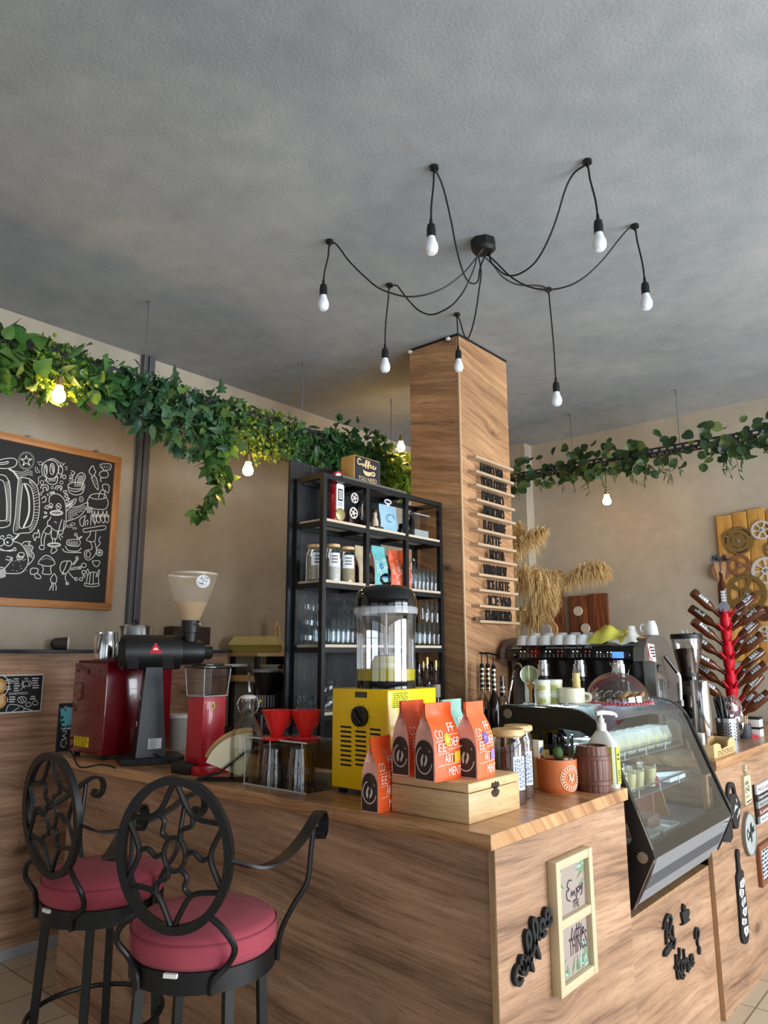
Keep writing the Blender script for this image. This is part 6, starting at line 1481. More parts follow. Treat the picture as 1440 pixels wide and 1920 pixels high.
for k in range(38):
    a_, rr = U(0, 2*PI), U(.1, .75)*r; L = rise(q, 1308)-zs0; lean = U(.05, .52); ph = math.atan2(-_r0.y, -_r0.x)+U(-.5, .5)
    p0 = Vector((q.x+rr*math.cos(a_)*.6, q.y+rr*math.sin(a_)*.6, zs0)); hz = pr[2][1]-zs0; dirv = Vector((math.cos(ph)*lean*.5, math.sin(ph)*lean*.5, 1))
    p1 = p0+dirv*L*U(.93, 1.04); t3 = None
    o = MB().rod(p0, p1, .0034, 7).build('drinking_straw', BLACK, None)
    tag(o, 'black drinking straw standing in the perforated steel cup', 'straw', 'black straws in the steel cup')
q = on(1397, 1384, z=ZC); t = thing('black_cup', 'small black cup holding wooden stirrers', 'cup', q); rlathe(MB(), q, [(11, 1389), (12, 1387), (12.5, 1357), (11.5, 1357), (11, 1380)], 28, False).build('cup', mat('slate cup', (58, 60, 66), .5), t)
zb_ = ZC+.004
for k in range(11):
    a_ = k*.6; p0 = Vector((q.x+.012*math.cos(a_), q.y+.012*math.sin(a_), zb_)); p1 = Vector((q.x+.026*math.cos(a_), q.y+.026*math.sin(a_), rise(q, 1345)+U(-.01, .012)))
    o = MB().tube([p0, p1], .003, 4, flat=(.003, .0008)).build('stir_stick', mat('birch stick', (214, 178, 130), .7), None, ang=0); tag(o, 'wooden stirrer standing in the small black cup', 'stirrer', 'wooden stirrers in the black cup')
q = on(1419, 1381, z=ZC); 
for k in range(2):
    zb_ = ZC+.0005+k*.058; t = thing('sugar_box', '%s of the two white sachet boxes with black bands' % ('lower', 'upper')[k], 'box', (q.x, q.y, zb_), 0)
    MB().box((q.x-.045, q.y-.03, zb_), (q.x+.03, q.y+.05, zb_+.045), .002).build('box', mat('white card', (216, 214, 208), .6), t)
    MB().box((q.x-.046, q.y-.031, zb_+.0445), (q.x+.031, q.y+.051, zb_+.057), .002).build('black_band', BLACKM, t)
a = on(1340, 1423, z=ZC); b = on(1366, 1408, z=ZC)
t = thing('wooden_caddy', 'small pale wooden cut-out caddy at the worktop corner', 'caddy', (a.x-.05, (a.y+b.y)/2, ZC))
CAD = mat('burnt plywood', (206, 172, 120), .6, var=.15, vs=30); h = rise(a, 1394)-ZC; L = b.y-a.y
prof = [(0, 0), (L, 0), (L, h), (L*.8, h*1.05), (L*.68, h*.9), (L*.66, h*.55), (L*.34, h*.45), (L*.30, h*.8), (L*.15, h*.95), (0, h*.9)]
for x in (a.x, a.x-.10): MB().prism([(a.y+p_[0], ZC+p_[1]) for p_ in prof], 'x', x-.006, x).build('side', CAD, t, ang=0)
MB().box((a.x-.10, a.y, ZC), (a.x-.006, a.y+.006, ZC+h*.85)).build('end_panel', CAD, t, ang=0); MB().box((a.x-.10, a.y+L-.006, ZC), (a.x-.006, a.y+L, ZC+h)).build('end_panel', CAD, t, ang=0)
m = MB(); scribX(m, (a.y+L*.1, a.y+L*.95, ZC+h*.08, ZC+h*.42), a.x+.0004, 3); m.build('burnt_lettering', mat('burnt brown', (96, 66, 36), .7), t, ang=0)
q = on(1325, 1402, z=ZC); t = thing('white_box', 'plain white card box between the display case and the steel tumbler', 'box', (q.x-.03, q.y-.05, ZC)); MB().box((q.x-.085, q.y-.06, ZC), (q.x+.0, q.y-.01, rise(q, 1374)), .002).build('box', mat('white card', (216, 214, 208), .6), t)

# ------------------------------------------------------------------ red bottle tree
RB = Vector((on(1376, 1340, y=5.02).x, 5.02, ZC)); dR = depth(RB)/FPX
t = thing('bottle_tree', 'red plastic bottle-drying tree hung with brown beer bottles', 'bottle rack', RB)
RP = mat('red plastic', (196, 16, 40), .3, coat=.3)
ZT_ = rise(RB, 1148); tiers = 8
MB().lathe([(0, ZC), (.13, ZC), (.13, ZC+.012), (.05, ZC+.03), (.04, ZC+.06)], 32, (RB.x, RB.y, 0)).build('base', RP, t)
BROWN = mat('brown bottle glass', (112, 58, 26), .08, trans=.6, ior=1.3, coat=.3)
LABW = mat('bottle label white', (206, 212, 214), .5); LABD = mat('bottle label dark', (44, 44, 48), .5)
BP = [(0, 0), (.027, 0), (.030, .006), (.030, .125), (.027, .145), (.0135, .178), (.0125, .215), (.0145, .217), (.0145, .228), (.010, .228), (.010, .21)]
def bottle(name, label, p, d, group, parent=None, lab=True):
    """p is the mouth, d points from the mouth to the base"""
    d = Vector(d).normalized(); e = Vector(p)+d*.228
    t = thing(name, label, 'bottle', e, 0, group)
    MB().along(e, p, BP, 20).build('glass', BROWN, t)
    if lab:
        M = Matrix.Translation(e) @ (-d).to_track_quat('Z', 'Y').to_matrix().to_4x4(); up = M.inverted().to_3x3() @ ((CAMP-e).normalized()*.7+Z_*.5); a0 = math.atan2(up.y, up.x)
        m = MB(M); n_ = 6; sp = 1.0; A = [(math.cos(a0-sp/2+sp*k/n_)*.0306, math.sin(a0-sp/2+sp*k/n_)*.0306) for k in range(n_+1)]
        for (x0, y0), (x1, y1) in zip(A, A[1:]): m.poly([(x0, y0, .03), (x1, y1, .03), (x1, y1, .112), (x0, y0, .112)])
        lb = m.build('label', LABD, t, fix=False)
        m = MB(M); rnd = random.Random(int(e.x*1000+e.z*100))
        for row in range(4):
            for k in range(4):
                f0 = a0-sp/2+sp*(.1+.2*k); f1 = f0+sp*.17; z0 = .036+.018*row; rr = .0311
                if rnd.random() < .85: m.poly([(rr*math.cos(f0), rr*math.sin(f0), z0), (rr*math.cos(f1), rr*math.sin(f1), z0), (rr*math.cos(f1), rr*math.sin(f1), z0+.014), (rr*math.cos(f0), rr*math.sin(f0), z0+.014)])
        m.build('label_lettering', LABW, lb, ang=0, fix=False)
    return t
ORD = ['lowest', 'second', 'third', 'fourth', 'fifth', 'sixth', 'seventh', 'top']
for i in range(tiers):
    f0, f1 = i/tiers, (i+1)/tiers; z0 = ZC+.05+(ZT_-ZC-.05)*f0; z1 = ZC+.05+(ZT_-ZC-.05)*f1; r0 = .036-.006*f0
    m = MB(); m.lathe([(0, z0), (r0*.8, z0), (r0*1.0, z0+.012), (r0*1.12, z1-.014), (r0*1.25, z1-.006), (r0*.8, z1), (0, z1)], 24, (RB.x, RB.y, 0)); sec = m.build('trunk_section', RP, t)
    nb = 6
    for k in range(nb):
        a_ = 2*PI*(k+.5*(i % 2))/nb+.2; dh = Vector((math.cos(a_), math.sin(a_), 0)); up_ = (dh*.78+Z_*.62).normalized()
        b0 = Vector((RB.x, RB.y, z1-.025))+dh*(r0*.9); m = MB(); m.rod(b0, b0+up_*.07, .008, 8, .005); m.prism([(0, 0), (1, 0), (0, 1)], 'z', 0, .001) if False else None
        s_ = dh.cross(Z_); m.poly([b0-Z_*.012-s_*.009, b0-Z_*.012+s_*.009, b0+up_*.05-Z_*.014+s_*.006, b0+up_*.05-Z_*.014-s_*.006]); m.build('prong', RP, sec)
        side = dh.dot(_r0); fr = dh.dot(_f0)
        if (fr < -.35 and abs(side) < .86) or (i == 0 and side < 0) or (fr > .75): continue
        w_ = ('pointing right' if side > .45 else 'pointing left' if side < -.45 else 'in the middle') + (', near side' if fr < -.25 else ', far side' if fr > .25 else '')
        bottle('beer_bottle', 'beer bottle on the %s tier of the red tree, %s' % (ORD[i], w_), b0+up_*.005, (up_+Vector((U(-.10, .10), U(-.10, .10), U(-.16, .12)))), 'beer bottles on the red tree')
m = MB(); m.lathe([(0, ZT_), (.034, ZT_), (.040, ZT_+.022), (.036, ZT_+.03), (0, ZT_+.03)], 24, (RB.x, RB.y, 0)); m.build('crown', RP, t)
m = MB(); nc = (CAMP-RB); nc.z = 0; nc.normalize(); s = RB+nc*.042; s.z = ZT_+.03; m.along(s, s+nc*.006, [(0, 0), (.034, 0), (.034, .004), (0, .006)], 28); m.build('grey_cap', mat('grey cap', (110, 114, 120), .4), t)
tb = bottle('beer_bottle', 'upright brown bottle on top of the red tree holding dried thistles', Vector((RB.x, RB.y, ZT_+.031+.228)), (0, 0, -1), None)
zt_ = ZT_+.031+.228
for k, (dx, lab) in enumerate(((-.030, 'left dried blue thistle head in the top bottle'), (.030, 'right dried purple thistle head in the top bottle'))):
    h = Vector((RB.x, RB.y, zt_+.085))+_r0*dx; t3 = thing('dried_thistle', lab, 'dried flower', h); m = MB()
    for j in range(170): leaf(m, h, rdir(-.15), rdir(), U(.028, .048), .008, 'lance', .0)
    m.build('flower_head', mat('thistle blue' if k == 0 else 'thistle purple', (72, 78, 86) if k == 0 else (66, 50, 62), .8), t3, ang=0, fix=False)
    m = MB()
    for j in range(3): m.rod(Vector((RB.x, RB.y, zt_-.12))+_r0*(.003*(j-1)), h+_r0*(.012*(j-1)), .0016, 6)
    m.build('stalks', mat('straw stalk', (206, 176, 120), .7), t3)
# crinkled plastic at its foot
q = on(1374, 1316, y=4.86); t = thing('plastic_bag', 'crinkled clear plastic bag around the foot of the red tree', 'plastic bag', (q.x, 4.86, ZC)); m = MB(); bmesh.ops.create_icosphere(m.bm, subdivisions=3, radius=1, matrix=Matrix.Translation((q.x, 4.86, ZC+.13)) @ Matrix.Diagonal((.05, .05, .125, 1)))
for v in m.bm.verts: v.co += Vector((U(-.008, .008), U(-.008, .008), U(-.008, .008)))
m.build('film', clear('crinkled film', (236, 236, 238), .12, .8), t, ang=0)

# ------------------------------------------------------------------ gear panel on the back wall
GY = BW-.03
def gq(px, py, y=GY): return on(px, py, y=y)
a, b = gq(1342, 968), gq(1345, 1230)
PX0 = a.x; PZ1 = a.z; PZ0 = 1.50
t = thing('gear_panel', 'plank wall panel covered with metal cog wheels', 'wall art', (PX0+.4, GY, PZ0))
PLK = wood('honey plank', (226, 176, 96), (206, 150, 72), (160, 108, 48), 'post', knots=False, scale=1.2)
x = PX0; k = 0
for w_ in (.125, .11, .135, .12, .13, .12):
    MB().box((x, GY, PZ0-.02*(k % 2)), (x+w_-.004, BW-.001, PZ1+.012*(k % 3)), .004).build('plank', PLK, t); x += w_; k += 1
MB().box((PX0+.005, GY+.012, PZ0), (x-.01, BW-.001, PZ1-.01)).build('black_backing', BLACKM, t, ang=0)
def gear(px, py, rp, m_, teeth, holes, y, flat=False):
    c = gq(px, py, y); r = rp*depth(c)/FPX; mb = MB(); n_ = teeth*4; out = []
    for k in range(n_):
        a_ = 2*PI*k/n_; rr = r if k % 4 in (1, 2) else r*.93
        if flat: rr = r
        out.append((c.x+rr*math.cos(a_), c.z+rr*math.sin(a_)))
    if holes == 0: mb.prism(out, 'y', y-.008, y)
    else:
        vo = [mb.bm.verts.new((p[0], y, p[1])) for p in out]; es = [mb.bm.edges.new((vo[i], vo[(i+1) % n_])) for i in range(n_)]
        for h in range(holes):
            a0 = 2*PI*h/holes+.2; a1 = a0+2*PI/holes*.72; loop = [(r*.76, a0+(a1-a0)*j/6) for j in range(7)]+[(r*.30, a1-(a1-a0)*j/4) for j in range(5)]
            vi = [mb.bm.verts.new((c.x+q_*math.cos(a_), y, c.z+q_*math.sin(a_))) for q_, a_ in loop]; es += [mb.bm.edges.new((vi[i], vi[(i+1) % len(vi)])) for i in range(len(vi))]
        bmesh.ops.triangle_fill(mb.bm, use_beauty=True, use_dissolve=False, edges=es)
        ex = bmesh.ops.extrude_face_region(mb.bm, geom=mb.bm.faces[:]); bmesh.ops.translate(mb.bm, vec=(0, -.008, 0), verts=[q_ for q_ in ex['geom'] if isinstance(q_, bmesh.types.BMVert)])
    g = mb.build('gear', m_, t)
    MB().along((c.x, y-.008, c.z), (c.x, y-.016, c.z), [(0, 0), (r*.09+.004, 0), (r*.09+.003, .006), (0, .008)], 14).build('bolt', STEEL, g)
    return g, c, r
BRZ = mat('bronze', (140, 112, 66), .45, .5); COP = mat('copper brown', (146, 96, 66), .5, .3); GWH = mat('pale metal', (206, 200, 192), .45, .2); OLV = mat('olive bronze', (128, 104, 60), .45, .4)
gear(1364, 1006, 10, BRZ, 26, 0, GY-.002)
g, c, r = gear(1385, 1014, 27, BRZ, 44, 0, GY-.004)
m = MB()
for r0, a0, n_ in ((.5, 0, 5), (.82, 20, 3)):
    for k in range(n_): m.ribbon([(c.x+r*r0*math.cos(R(a0+k*360/n_+j*12)), c.z+r*r0*math.sin(R(a0+k*360/n_+j*12))) for j in range(5)], r*(.05 if r0 < .6 else .09), (0, GY-.0128, 0), X_, Z_)
m.build('slots', INK, g, ang=0, fix=False)
gear(1428, 994, 19, GWH, 30, 6, GY-.004); gear(1387, 1060, 21, COP, 34, 3, GY-.006); gear(1352, 1071, 17, mat('flat copper', (150, 104, 80), .55, .2), 12, 0, GY-.003, True)
gear(1437, 1070, 27, GWH, 40, 8, GY-.004); gear(1400, 1113, 37, OLV, 48, 5, GY-.010); gear(1436, 1188, 15, GWH, 26, 5, GY-.006); gear(1433, 1150, 15, mat('dark copper', (96, 62, 46), .5, .4), 22, 0, GY-.004); gear(1450, 1030, 16, OLV, 26, 4, GY-.006)

# ------------------------------------------------------------------ burnt wood boards, round board and pampas grass behind the machine
BURN = wood('burnt wood', (150, 84, 44), (92, 46, 24), (46, 22, 14), 'post', knots=False, scale=1.4)
SLC = mat('wood slice', (214, 200, 178), .6, var=.35, vs=70)
def burnt(label, px0, px1, py0, py1, y, slices):
    x0, x1, z0, z1 = rectY(px0, py0, px1, py1, y); t = thing('burnt_board', label, 'wall art', ((x0+x1)/2, y, z0))
    MB().box((x0, y, z0), (x0+(x1-x0)*.5, BW-.001, z1), .004).build('plank', BURN, t); MB().box((x0+(x1-x0)*.515, y, z0), (x1, BW-.001, z1+.01), .004).build('plank', BURN, t)
    for px, py, r in slices: c = on(px, py, y=y); rr = r*depth(c)/FPX; MB().along((c.x, y, c.z), (c.x, y-.012, c.z), [(0, 0), (rr, 0), (rr*.95, .012), (0, .012)], 30).build('wood_slice', SLC, t)
burnt('dark burnt-wood board with two pale slices, right of the pampas grass', 1068, 1140, 1116, 1215, BW-.04, [(1084, 1146, 9), (1098, 1178, 9)])
burnt('larger dark burnt-wood board half hidden behind the pampas plumes', 984, 1055, 1074, 1215, BW-.04, [(1017, 1088, 10)])
zz = ZC; t = thing('round_board', 'round pale wooden board leaning behind the cups', 'cutting board', (on(1030, 1190, y=4.62).x, 4.62, 1.61))
c = on(1031, 1180, y=4.60); rr = wide(c, 15); MB().along((c.x, 4.60, c.z), (c.x, 4.615, c.z), [(0, 0), (rr, 0), (rr, .015), (0, .015)], 36).build('board', mat('round beech', (206, 160, 104), .5), t)
c2 = on(1023, 1181, y=4.585); MB().along((c2.x, 4.585, c2.z), (c2.x, 4.598, c2.z), [(0, 0), (rr*.72, 0), (rr*.72, .012), (0, .012)], 36).build('pale_disc', mat('pale disc', (206, 196, 186), .6), t)
MB().box((c.x-.03, 4.604, ZC+.0005), (c.x+.03, 4.612, c.z-rr*.9)).build('stand', mat('round beech', (206, 160, 104), .5), t, ang=0)
VB = Vector((-2.66, 4.72, ZC)); t = thing('floor_vase', 'dark vase behind the column holding the pampas plumes', 'vase', (VB.x, VB.y, 0))
MB().lathe([(0, 0), (.09, 0), (.12, .3), (.11, .7), (.06, 1.0), (.07, 1.1), (.06, 1.1), (.05, 1.0)], 28, (VB.x, VB.y, 0)).build('vase', BLACKM, t)
PAMP = leafmat('pampas plume', [(226, 192, 132), (244, 212, 150), (208, 172, 112), (252, 228, 176)], .9)
def plume(label, pts, y, wid, n, droop):
    P = spline([on(px, py, y=y+.02*i) for i, (px, py) in enumerate(pts)], 14); t = thing('pampas_plume', label, 'pampas grass', P[0]); m = MB(); k = len(P)
    for i in range(n):
        f = random.random()**.8; j = min(k-2, int(f*(k-1))); p = P[j]+(P[j+1]-P[j])*random.random(); tg = (P[j+1]-P[j]).normalized()
        env = math.sin(PI*min(1, .08+f*.98))**.6; L = wid*env*U(.5, 1.1)
        d = (tg*U(.3, .9)+rdir()*.75); d.normalize(); q1 = p+d*L*.5; q2 = q1+(d*.5+Vector((0, 0, -droop*U(.4, 1.2)))).normalized()*L*.6
        s = d.cross(Vector((U(-1, 1), U(-1, 1), U(-1, 1)))).normalized()*U(.0018, .0036)
        a_, b_ = m.bm.verts.new(p-s*.5), m.bm.verts.new(p+s*.5); c_, d__ = m.bm.verts.new(q1-s), m.bm.verts.new(q1+s); e_ = m.bm.verts.new(q2)
        m.bm.faces.new((a_, b_, d__, c_)); m.bm.faces.new((c_, d__, e_))
    m.build('plume', PAMP, t, ang=0, fix=False)
    v0 = Vector((VB.x, VB.y, 1.05)); m = MB(); m.tube(spline([v0, (v0*.4+P[0]*.6)+Vector((0, 0, .05)), P[0], P[k//2], P[-1]], 8), .0028, 6); m.build('stalk', mat('straw stalk', (206, 176, 120), .7), t)
plume('upright pampas plume just right of the column, topmost of the bunch', [(950, 1060), (962, 1020), (976, 975)], 4.80, .16, 900, .6)
plume('pampas plume rising to the right, second from the top', [(952, 1055), (985, 1015), (1032, 990)], 4.82, .17, 1100, 1.0)
plume('big pampas plume drooping over the dark boards', [(955, 1095), (985, 1080), (1015, 1100), (1045, 1150)], 4.86, .26, 2000, 1.6)
plume('long pampas plume arching out to the far right', [(1055, 1098), (1085, 1078), (1120, 1066), (1142, 1080)], 5.0, .17, 1500, 1.2)
plume('short pampas plume between the drooping and the arching one', [(1018, 1098), (1035, 1085), (1050, 1082)], 4.95, .17, 800, 1.4)
plume('lowest pampas plume spreading behind the espresso cups', [(955, 1165), (985, 1150), (1015, 1160), (1030, 1180)], 4.84, .20, 1300, 1.4)
t = thing('bamboo_stick', 'bare bamboo stick leaning out from behind the column', 'bamboo', on(968, 1182, y=4.80)); MB().rod(on(962, 1188, y=4.80), on(1004, 1142, y=4.84), .009, 10).build('cane', mat('bamboo cane', (206, 160, 84), .5), t)
t = thing('bamboo_stick', 'short bamboo stub beside the arching plume', 'bamboo', on(1053, 1090, y=4.98)); MB().rod(on(1051, 1092, y=4.98), on(1063, 1076, y=4.98), .010, 10).build('cane', mat('bamboo cane', (206, 160, 84), .5), t)

# ------------------------------------------------------------------ menu ledges on the column
LX = CX1
YS = [853, 880.4, 906, 933.8, 961, 989.7, 1017, 1044.4, 1074.4, 1103.5, 1133.5, 1162.4]; XS_ = [892+ .95*i for i in range(12)]
names = ['', 'HARIO V60', 'FILTER COFFEE', 'ESPRESSO', 'AMERICANO', 'FLAT WHITE', 'LATTE', 'MOCHA', 'NITRO BREW', 'ICE LATTE', 'ICE V60', 'ICE AMERICANO']
said = [w_.lower() for w_ in names]; said[1] = 'topmost'; said[10] = 'second lowest'
span = [(0, 0), (900, 941), (902, 949), (903, 943), (905, 944), (906, 947), (908, 938), (918, 945), (907, 949), (914, 954), (916, 957), (910, 958)]
LDG = wood('ledge oak', (206, 178, 146), (190, 160, 128), (160, 130, 100), 'topy', knots=False)
LX1 = LX+.062
for i, (y, x) in enumerate(zip(YS, XS_)):
    q = on(x, y, x=LX1); zt_ = q.z; yR = on(963+.8*i, y+27-i*.9, x=LX1).y
    if i == 0: yL0, yR0 = q.y, yR
    t = thing('menu_ledge', 'bare narrow ledge at the top of the column menu' if i == 0 else 'narrow menu ledge on the column carrying the %s lettering' % said[i], 'ledge', (LX, yL0, zt_-.016), 0, 'menu ledges on the column')
    MB().box((LX, yL0, zt_-.016), (LX1, yR0, zt_), .001).build('ledge_board', LDG, t, ang=0)
    if i:
        xw = LX+.035; ya, yb = on(span[i][0], y+5, x=xw).y, on(span[i][1], y+5, x=xw).y
        m = MB(); m.text(names[i], (xw, ya, zt_+.0005), Y_, Z_, .066, yb-ya, th=.008, bold=.016)
        o = m.build('menu_word', BLACKM, None, ang=0); tag(o, 'black cut-out %s lettering standing on a column ledge' % said[i], 'letters', 'menu words on the column')
q = on(898, 1160, x=LX+.03); t = thing('pocket_torch', 'small shiny cylinder lying on the lowest menu ledge', 'cylinder', q); MB().rod((LX+.03, yL0+.01, zt_+.0105), (LX+.03, yL0+.085, zt_+.0105), .010, 14).build('tube', CHROME, t)
# ------------------------------------------------------------------ black shelf unit in front of the column
HX, HB, HY0, HY1 = -2.62, -2.842, 2.597, 3.636
LV = [2.252, 1.935, 1.610, 1.280, .95, .62, .29]; TOPZ = 2.490; PW = .026
BYS = [HY0, HY0+(HY1-HY0)*.333, HY0+(HY1-HY0)*.666, HY1]
t = thing('shelf_unit', 'tall black metal shelf unit with pale boards, full of glasses and jars', 'shelf unit', (HX, HY0, 0))
shelf = t
IRS = mat('scuffed black frame', (20, 20, 22), .4, var=.5, vs=25)
for i, y in enumerate(BYS):
    y0 = y if i == 0 else y-PW if i == 3 else y-PW/2
    MB().box((HX-PW, y0, 0), (HX, y0+PW, TOPZ)).build('post', IRS, t, ang=0)
    if i in (0, 3): MB().box((HB, y0, 0), (HB+PW, y0+PW, TOPZ)).build('post', IRS, t, ang=0)
for z in [TOPZ]+[l-.014 for l in LV]:
    m = MB()
    for a, b in zip(BYS, BYS[1:]):
        m.box((HX-PW+.001, a+PW*.5, z-PW), (HX-.001, b-PW*.5, z))
    m.build('front_rail', IRS, t, ang=0)
    m = MB(); m.box((HB+.001, HY0+PW, z-PW), (HB+PW-.002, HY1-PW, z)); m.build('rear_rail', IRS, t, ang=0)
    for i, y in enumerate(BYS):
        y0 = y+.001 if i == 0 else y-PW+.001 if i == 3 else y-PW/2+.001
        MB().box((HB+PW, y0, z-PW), (HX-PW, y0+PW-.002, z)).build('cross_rail', IRS, t, ang=0)
BRD = mat('pale shelf board', (206, 190, 166), .6, var=.08)
for z in LV:
    for a, b in zip(BYS, BYS[1:]): MB().box((HB+.004, a+PW*.6, z-.0138), (HX-.002, b-PW*.6, z)).build('shelf_board', BRD, t, ang=0)
MB().box((HB+.004, BYS[1]-.20, TOPZ+.0005), (HX-.004, BYS[2]+.0, TOPZ+.013)).build('top_board', mat('grey board', (96, 92, 86), .7), t, ang=0)
def backmat():
    m = bpy.data.materials.new('scratched black board'); m.use_nodes = True; nt = m.node_tree; b = nt.nodes['Principled BSDF']; tc = N(nt, 'ShaderNodeTexCoord')
    mp = N(nt, 'ShaderNodeMapping'); mp.inputs['Scale'].default_value = (1, 60, 14); mp.inputs['Rotation'].default_value = (.5, 0, 0); nt.links.new(tc.outputs['Object'], mp.inputs[0])
    nz = N(nt, 'ShaderNodeTexNoise'); nz.inputs['Scale'].default_value = 1.2; nz.inputs['Detail'].default_value = 6; nt.links.new(mp.outputs[0], nz.inputs['Vector'])
    nt.links.new(ramp(nt, nz.outputs['Fac'], [(.5, srgb(22, 23, 27)), (.66, srgb(34, 37, 44)), (.76, srgb(78, 84, 94))]), b.inputs['Base Color']); b.inputs['Roughness'].default_value = .38; return m
BACKM = backmat()
MB().box((HB-.018, HY0-.03, 0), (HB-.002, BYS[2]+.02, 2.592)).build('back_panel', BACKM, t, ang=0)

def sp(px, lev, x=-2.73): return Vector((x, on(px, 1100, x=x).y, LV[lev]+.0005))
def spz(px, py, x=-2.73): return on(px, py, x=x)
# block sign on top
y0, y1 = on(664, 880, x=HX-.03).y, on(712, 890, x=HX-.03).y; zb = TOPZ+.0135; xt = HX-.03; ztop = on(668, 853, x=xt).z
t = thing('block_sign', 'wooden block sign with a chalk coffee cup standing on top of the shelf unit', 'sign', (xt-.08, (y0+y1)/2, zb))
MB().box((xt-.10, y0, zb), (xt, y1, ztop), .002).build('block', mat('honey block', (214, 164, 92), .6), t)
MB().box((xt, y0+.004, zb+.003), (xt+.0015, y1-.004, ztop-.004)).build('black_face', SLATE, t, ang=0)
TAN = mat('tan paint', (226, 188, 138), .7); w_ = y1-y0; h = ztop-zb; X = xt+.0022
def Q(u, v): return (y0+w_*u, zb+h*v)
m = MB()
for pts in ([(.24, .86), (.16, .88), (.12, .74), (.18, .66), (.27, .70)], [(.33, .72), (.29, .68), (.33, .64), (.37, .69), (.33, .72)], [(.40, .64), (.44, .86), (.48, .88), (.46, .76), (.43, .58)], [(.50, .63), (.54, .85), (.58, .87), (.56, .75), (.52, .57)], [(.60, .67), (.65, .72), (.62, .75), (.60, .66), (.67, .64)], [(.70, .66), (.75, .71), (.72, .74), (.70, .65), (.77, .63), (.83, .68), (.82, .74)]): m.ribbon([Q(*p) for p in pts], .0075, (X, 0, 0), Y_, Z_)
cupo = [(.33, .49), (.68, .49), (.66, .38), (.58, .28), (.43, .28), (.35, .38)]
m.poly([(X, *Q(*p)) for p in cupo]); m.ribbon([Q(.68, .46), Q(.78, .46), Q(.77, .36), Q(.65, .35)], .009, (X, 0, 0), Y_, Z_)
a = Q(.15, .06); m.text('YOU NEED', (X, a[0], a[1]), Y_, Z_, h*.16, w_*.72)
lt = m.build('lettering', TAN, t, ang=0, fix=False)
m = MB(); c = Q(.505, .49); m.poly([(X+.0008, c[0]+w_*.155*math.cos(k*PI/14), c[1]+h*.045*math.sin(k*PI/14)) for k in range(28)]); m.build('coffee', INK, lt, ang=0, fix=False)
# retro pump clock
q = sp(631, 0, -2.70); t = thing('pump_clock', 'red and white retro fuel pump ornament at the left of the top shelf', 'ornament', q)
rw = .036; zt_ = on(631, 905, x=-2.68).z
MB().box((q.x-.03, q.y-rw, q.z), (q.x+.018, q.y+rw, zt_), .012, 3).build('red_body', RED2, t)
m = MB(); m.prism([(q.y-rw*.82, q.z+.05), (q.y+rw*.82, q.z+.05), (q.y+rw*.82, zt_-.01), (q.y+rw*.5, zt_), (q.y-rw*.5, zt_), (q.y-rw*.82, zt_-.01)], 'x', q.x+.0185, q.x+.022); wf = m.build('white_front', WHITE, t)
h_ = zt_-q.z; m = MB(); m.box((q.x+.0222, q.y-rw*.5, q.z+h_*.56), (q.x+.0235, q.y+rw*.5, q.z+h_*.86)); m.build('window_frame', INK, wf, ang=0)
m = MB(); m.box((q.x+.0236, q.y-rw*.36, q.z+h_*.60), (q.x+.0242, q.y+rw*.36, q.z+h_*.82)); m.build('window', mat('window paper', (216, 220, 220), .6), wf, ang=0)
m = MB(); scribX(m, (q.y-rw*.34, q.y+rw*.34, q.z+h_*.62, q.z+h_*.8), q.x+.0244, 5); m.build('window_print', INK, wf, ang=0)
m = MB(); scribX(m, (q.y-rw*.6, q.y+rw*.6, q.z+h_*.43, q.z+h_*.53), q.x+.0222, 2); m.build('blue_print', mat('blue print', (60, 110, 170), .6), wf, ang=0)
MB().along((q.x+.018, q.y, q.z+h_*.22), (q.x+.03, q.y, q.z+h_*.22), [(0, 0), (rw*.98, 0), (rw*.98, .008), (rw*.8, .011), (0, .011)], 30).build('gold_dial', mat('gold dial', (190, 176, 120), .3, .6), t)
MB().box((q.x-.035, q.y-rw*1.1, q.z), (q.x+.03, q.y+rw*1.1, q.z+.014), .003).build('red_foot', RED2, t)
rw = .041; zc_ = on(630, 896, x=q.x).z; MB().along((q.x-.012, q.y, zc_), (q.x+.012, q.y, zc_), [(0, 0), (rw*.92, 0), (rw*.92, .024), (rw*.7, .024), (rw*.7, .020), (0, .020)], 30).build('globe_ring', RED2, t)
MB().along((q.x+.0085, q.y, zc_), (q.x+.011, q.y, zc_), [(0, 0), (rw*.68, 0), (rw*.68, .002), (0, .002)], 30).build('globe_face', WHITE, t)
MB().cyl((q.x, q.y, 0), .012, zt_-.002, zc_-rw*.85, 12).build('neck', RED2, t)
# film projector ornament
q = sp(662, 0, -2.70); t = thing('projector_ornament', 'brown vintage projector ornament with two white reels', 'ornament', q); BRW = mat('dark leather brown', (72, 44, 36), .5)
MB().box((q.x-.03, q.y-.035, q.z), (q.x+.02, q.y+.055, q.z+.012), .003).box((q.x-.02, q.y-.03, q.z+.012), (q.x+.0, q.y+.012, q.z+.10), .008).build('body', BRW, t)
for px, py, r in ((664, 934, 10), (662, 962, 11)):
    c = spz(px, py, -2.675); rr = r*depth(c)/FPX; m = MB(); M0 = Matrix.Translation(c) @ Matrix.Rotation(R(90), 4, 'Y'); m.lathe([(rr*.78, 0), (rr, 0), (rr, .006), (rr*.78, .006), (rr*.78, 0)], 26, (0, 0, 0), M0); m.lathe([(0, 0), (rr*.28, 0), (rr*.28, .006), (0, .006)], 16, (0, 0, 0), M0)
    for k in range(5): a_ = k*2*PI/5; m.rod(c+Vector((.003, rr*.2*math.cos(a_), rr*.2*math.sin(a_))), c+Vector((.003, rr*.85*math.cos(a_), rr*.85*math.sin(a_))), rr*.12, 6)
    m.build('reel', mat('reel white', (222, 216, 206), .5), t)
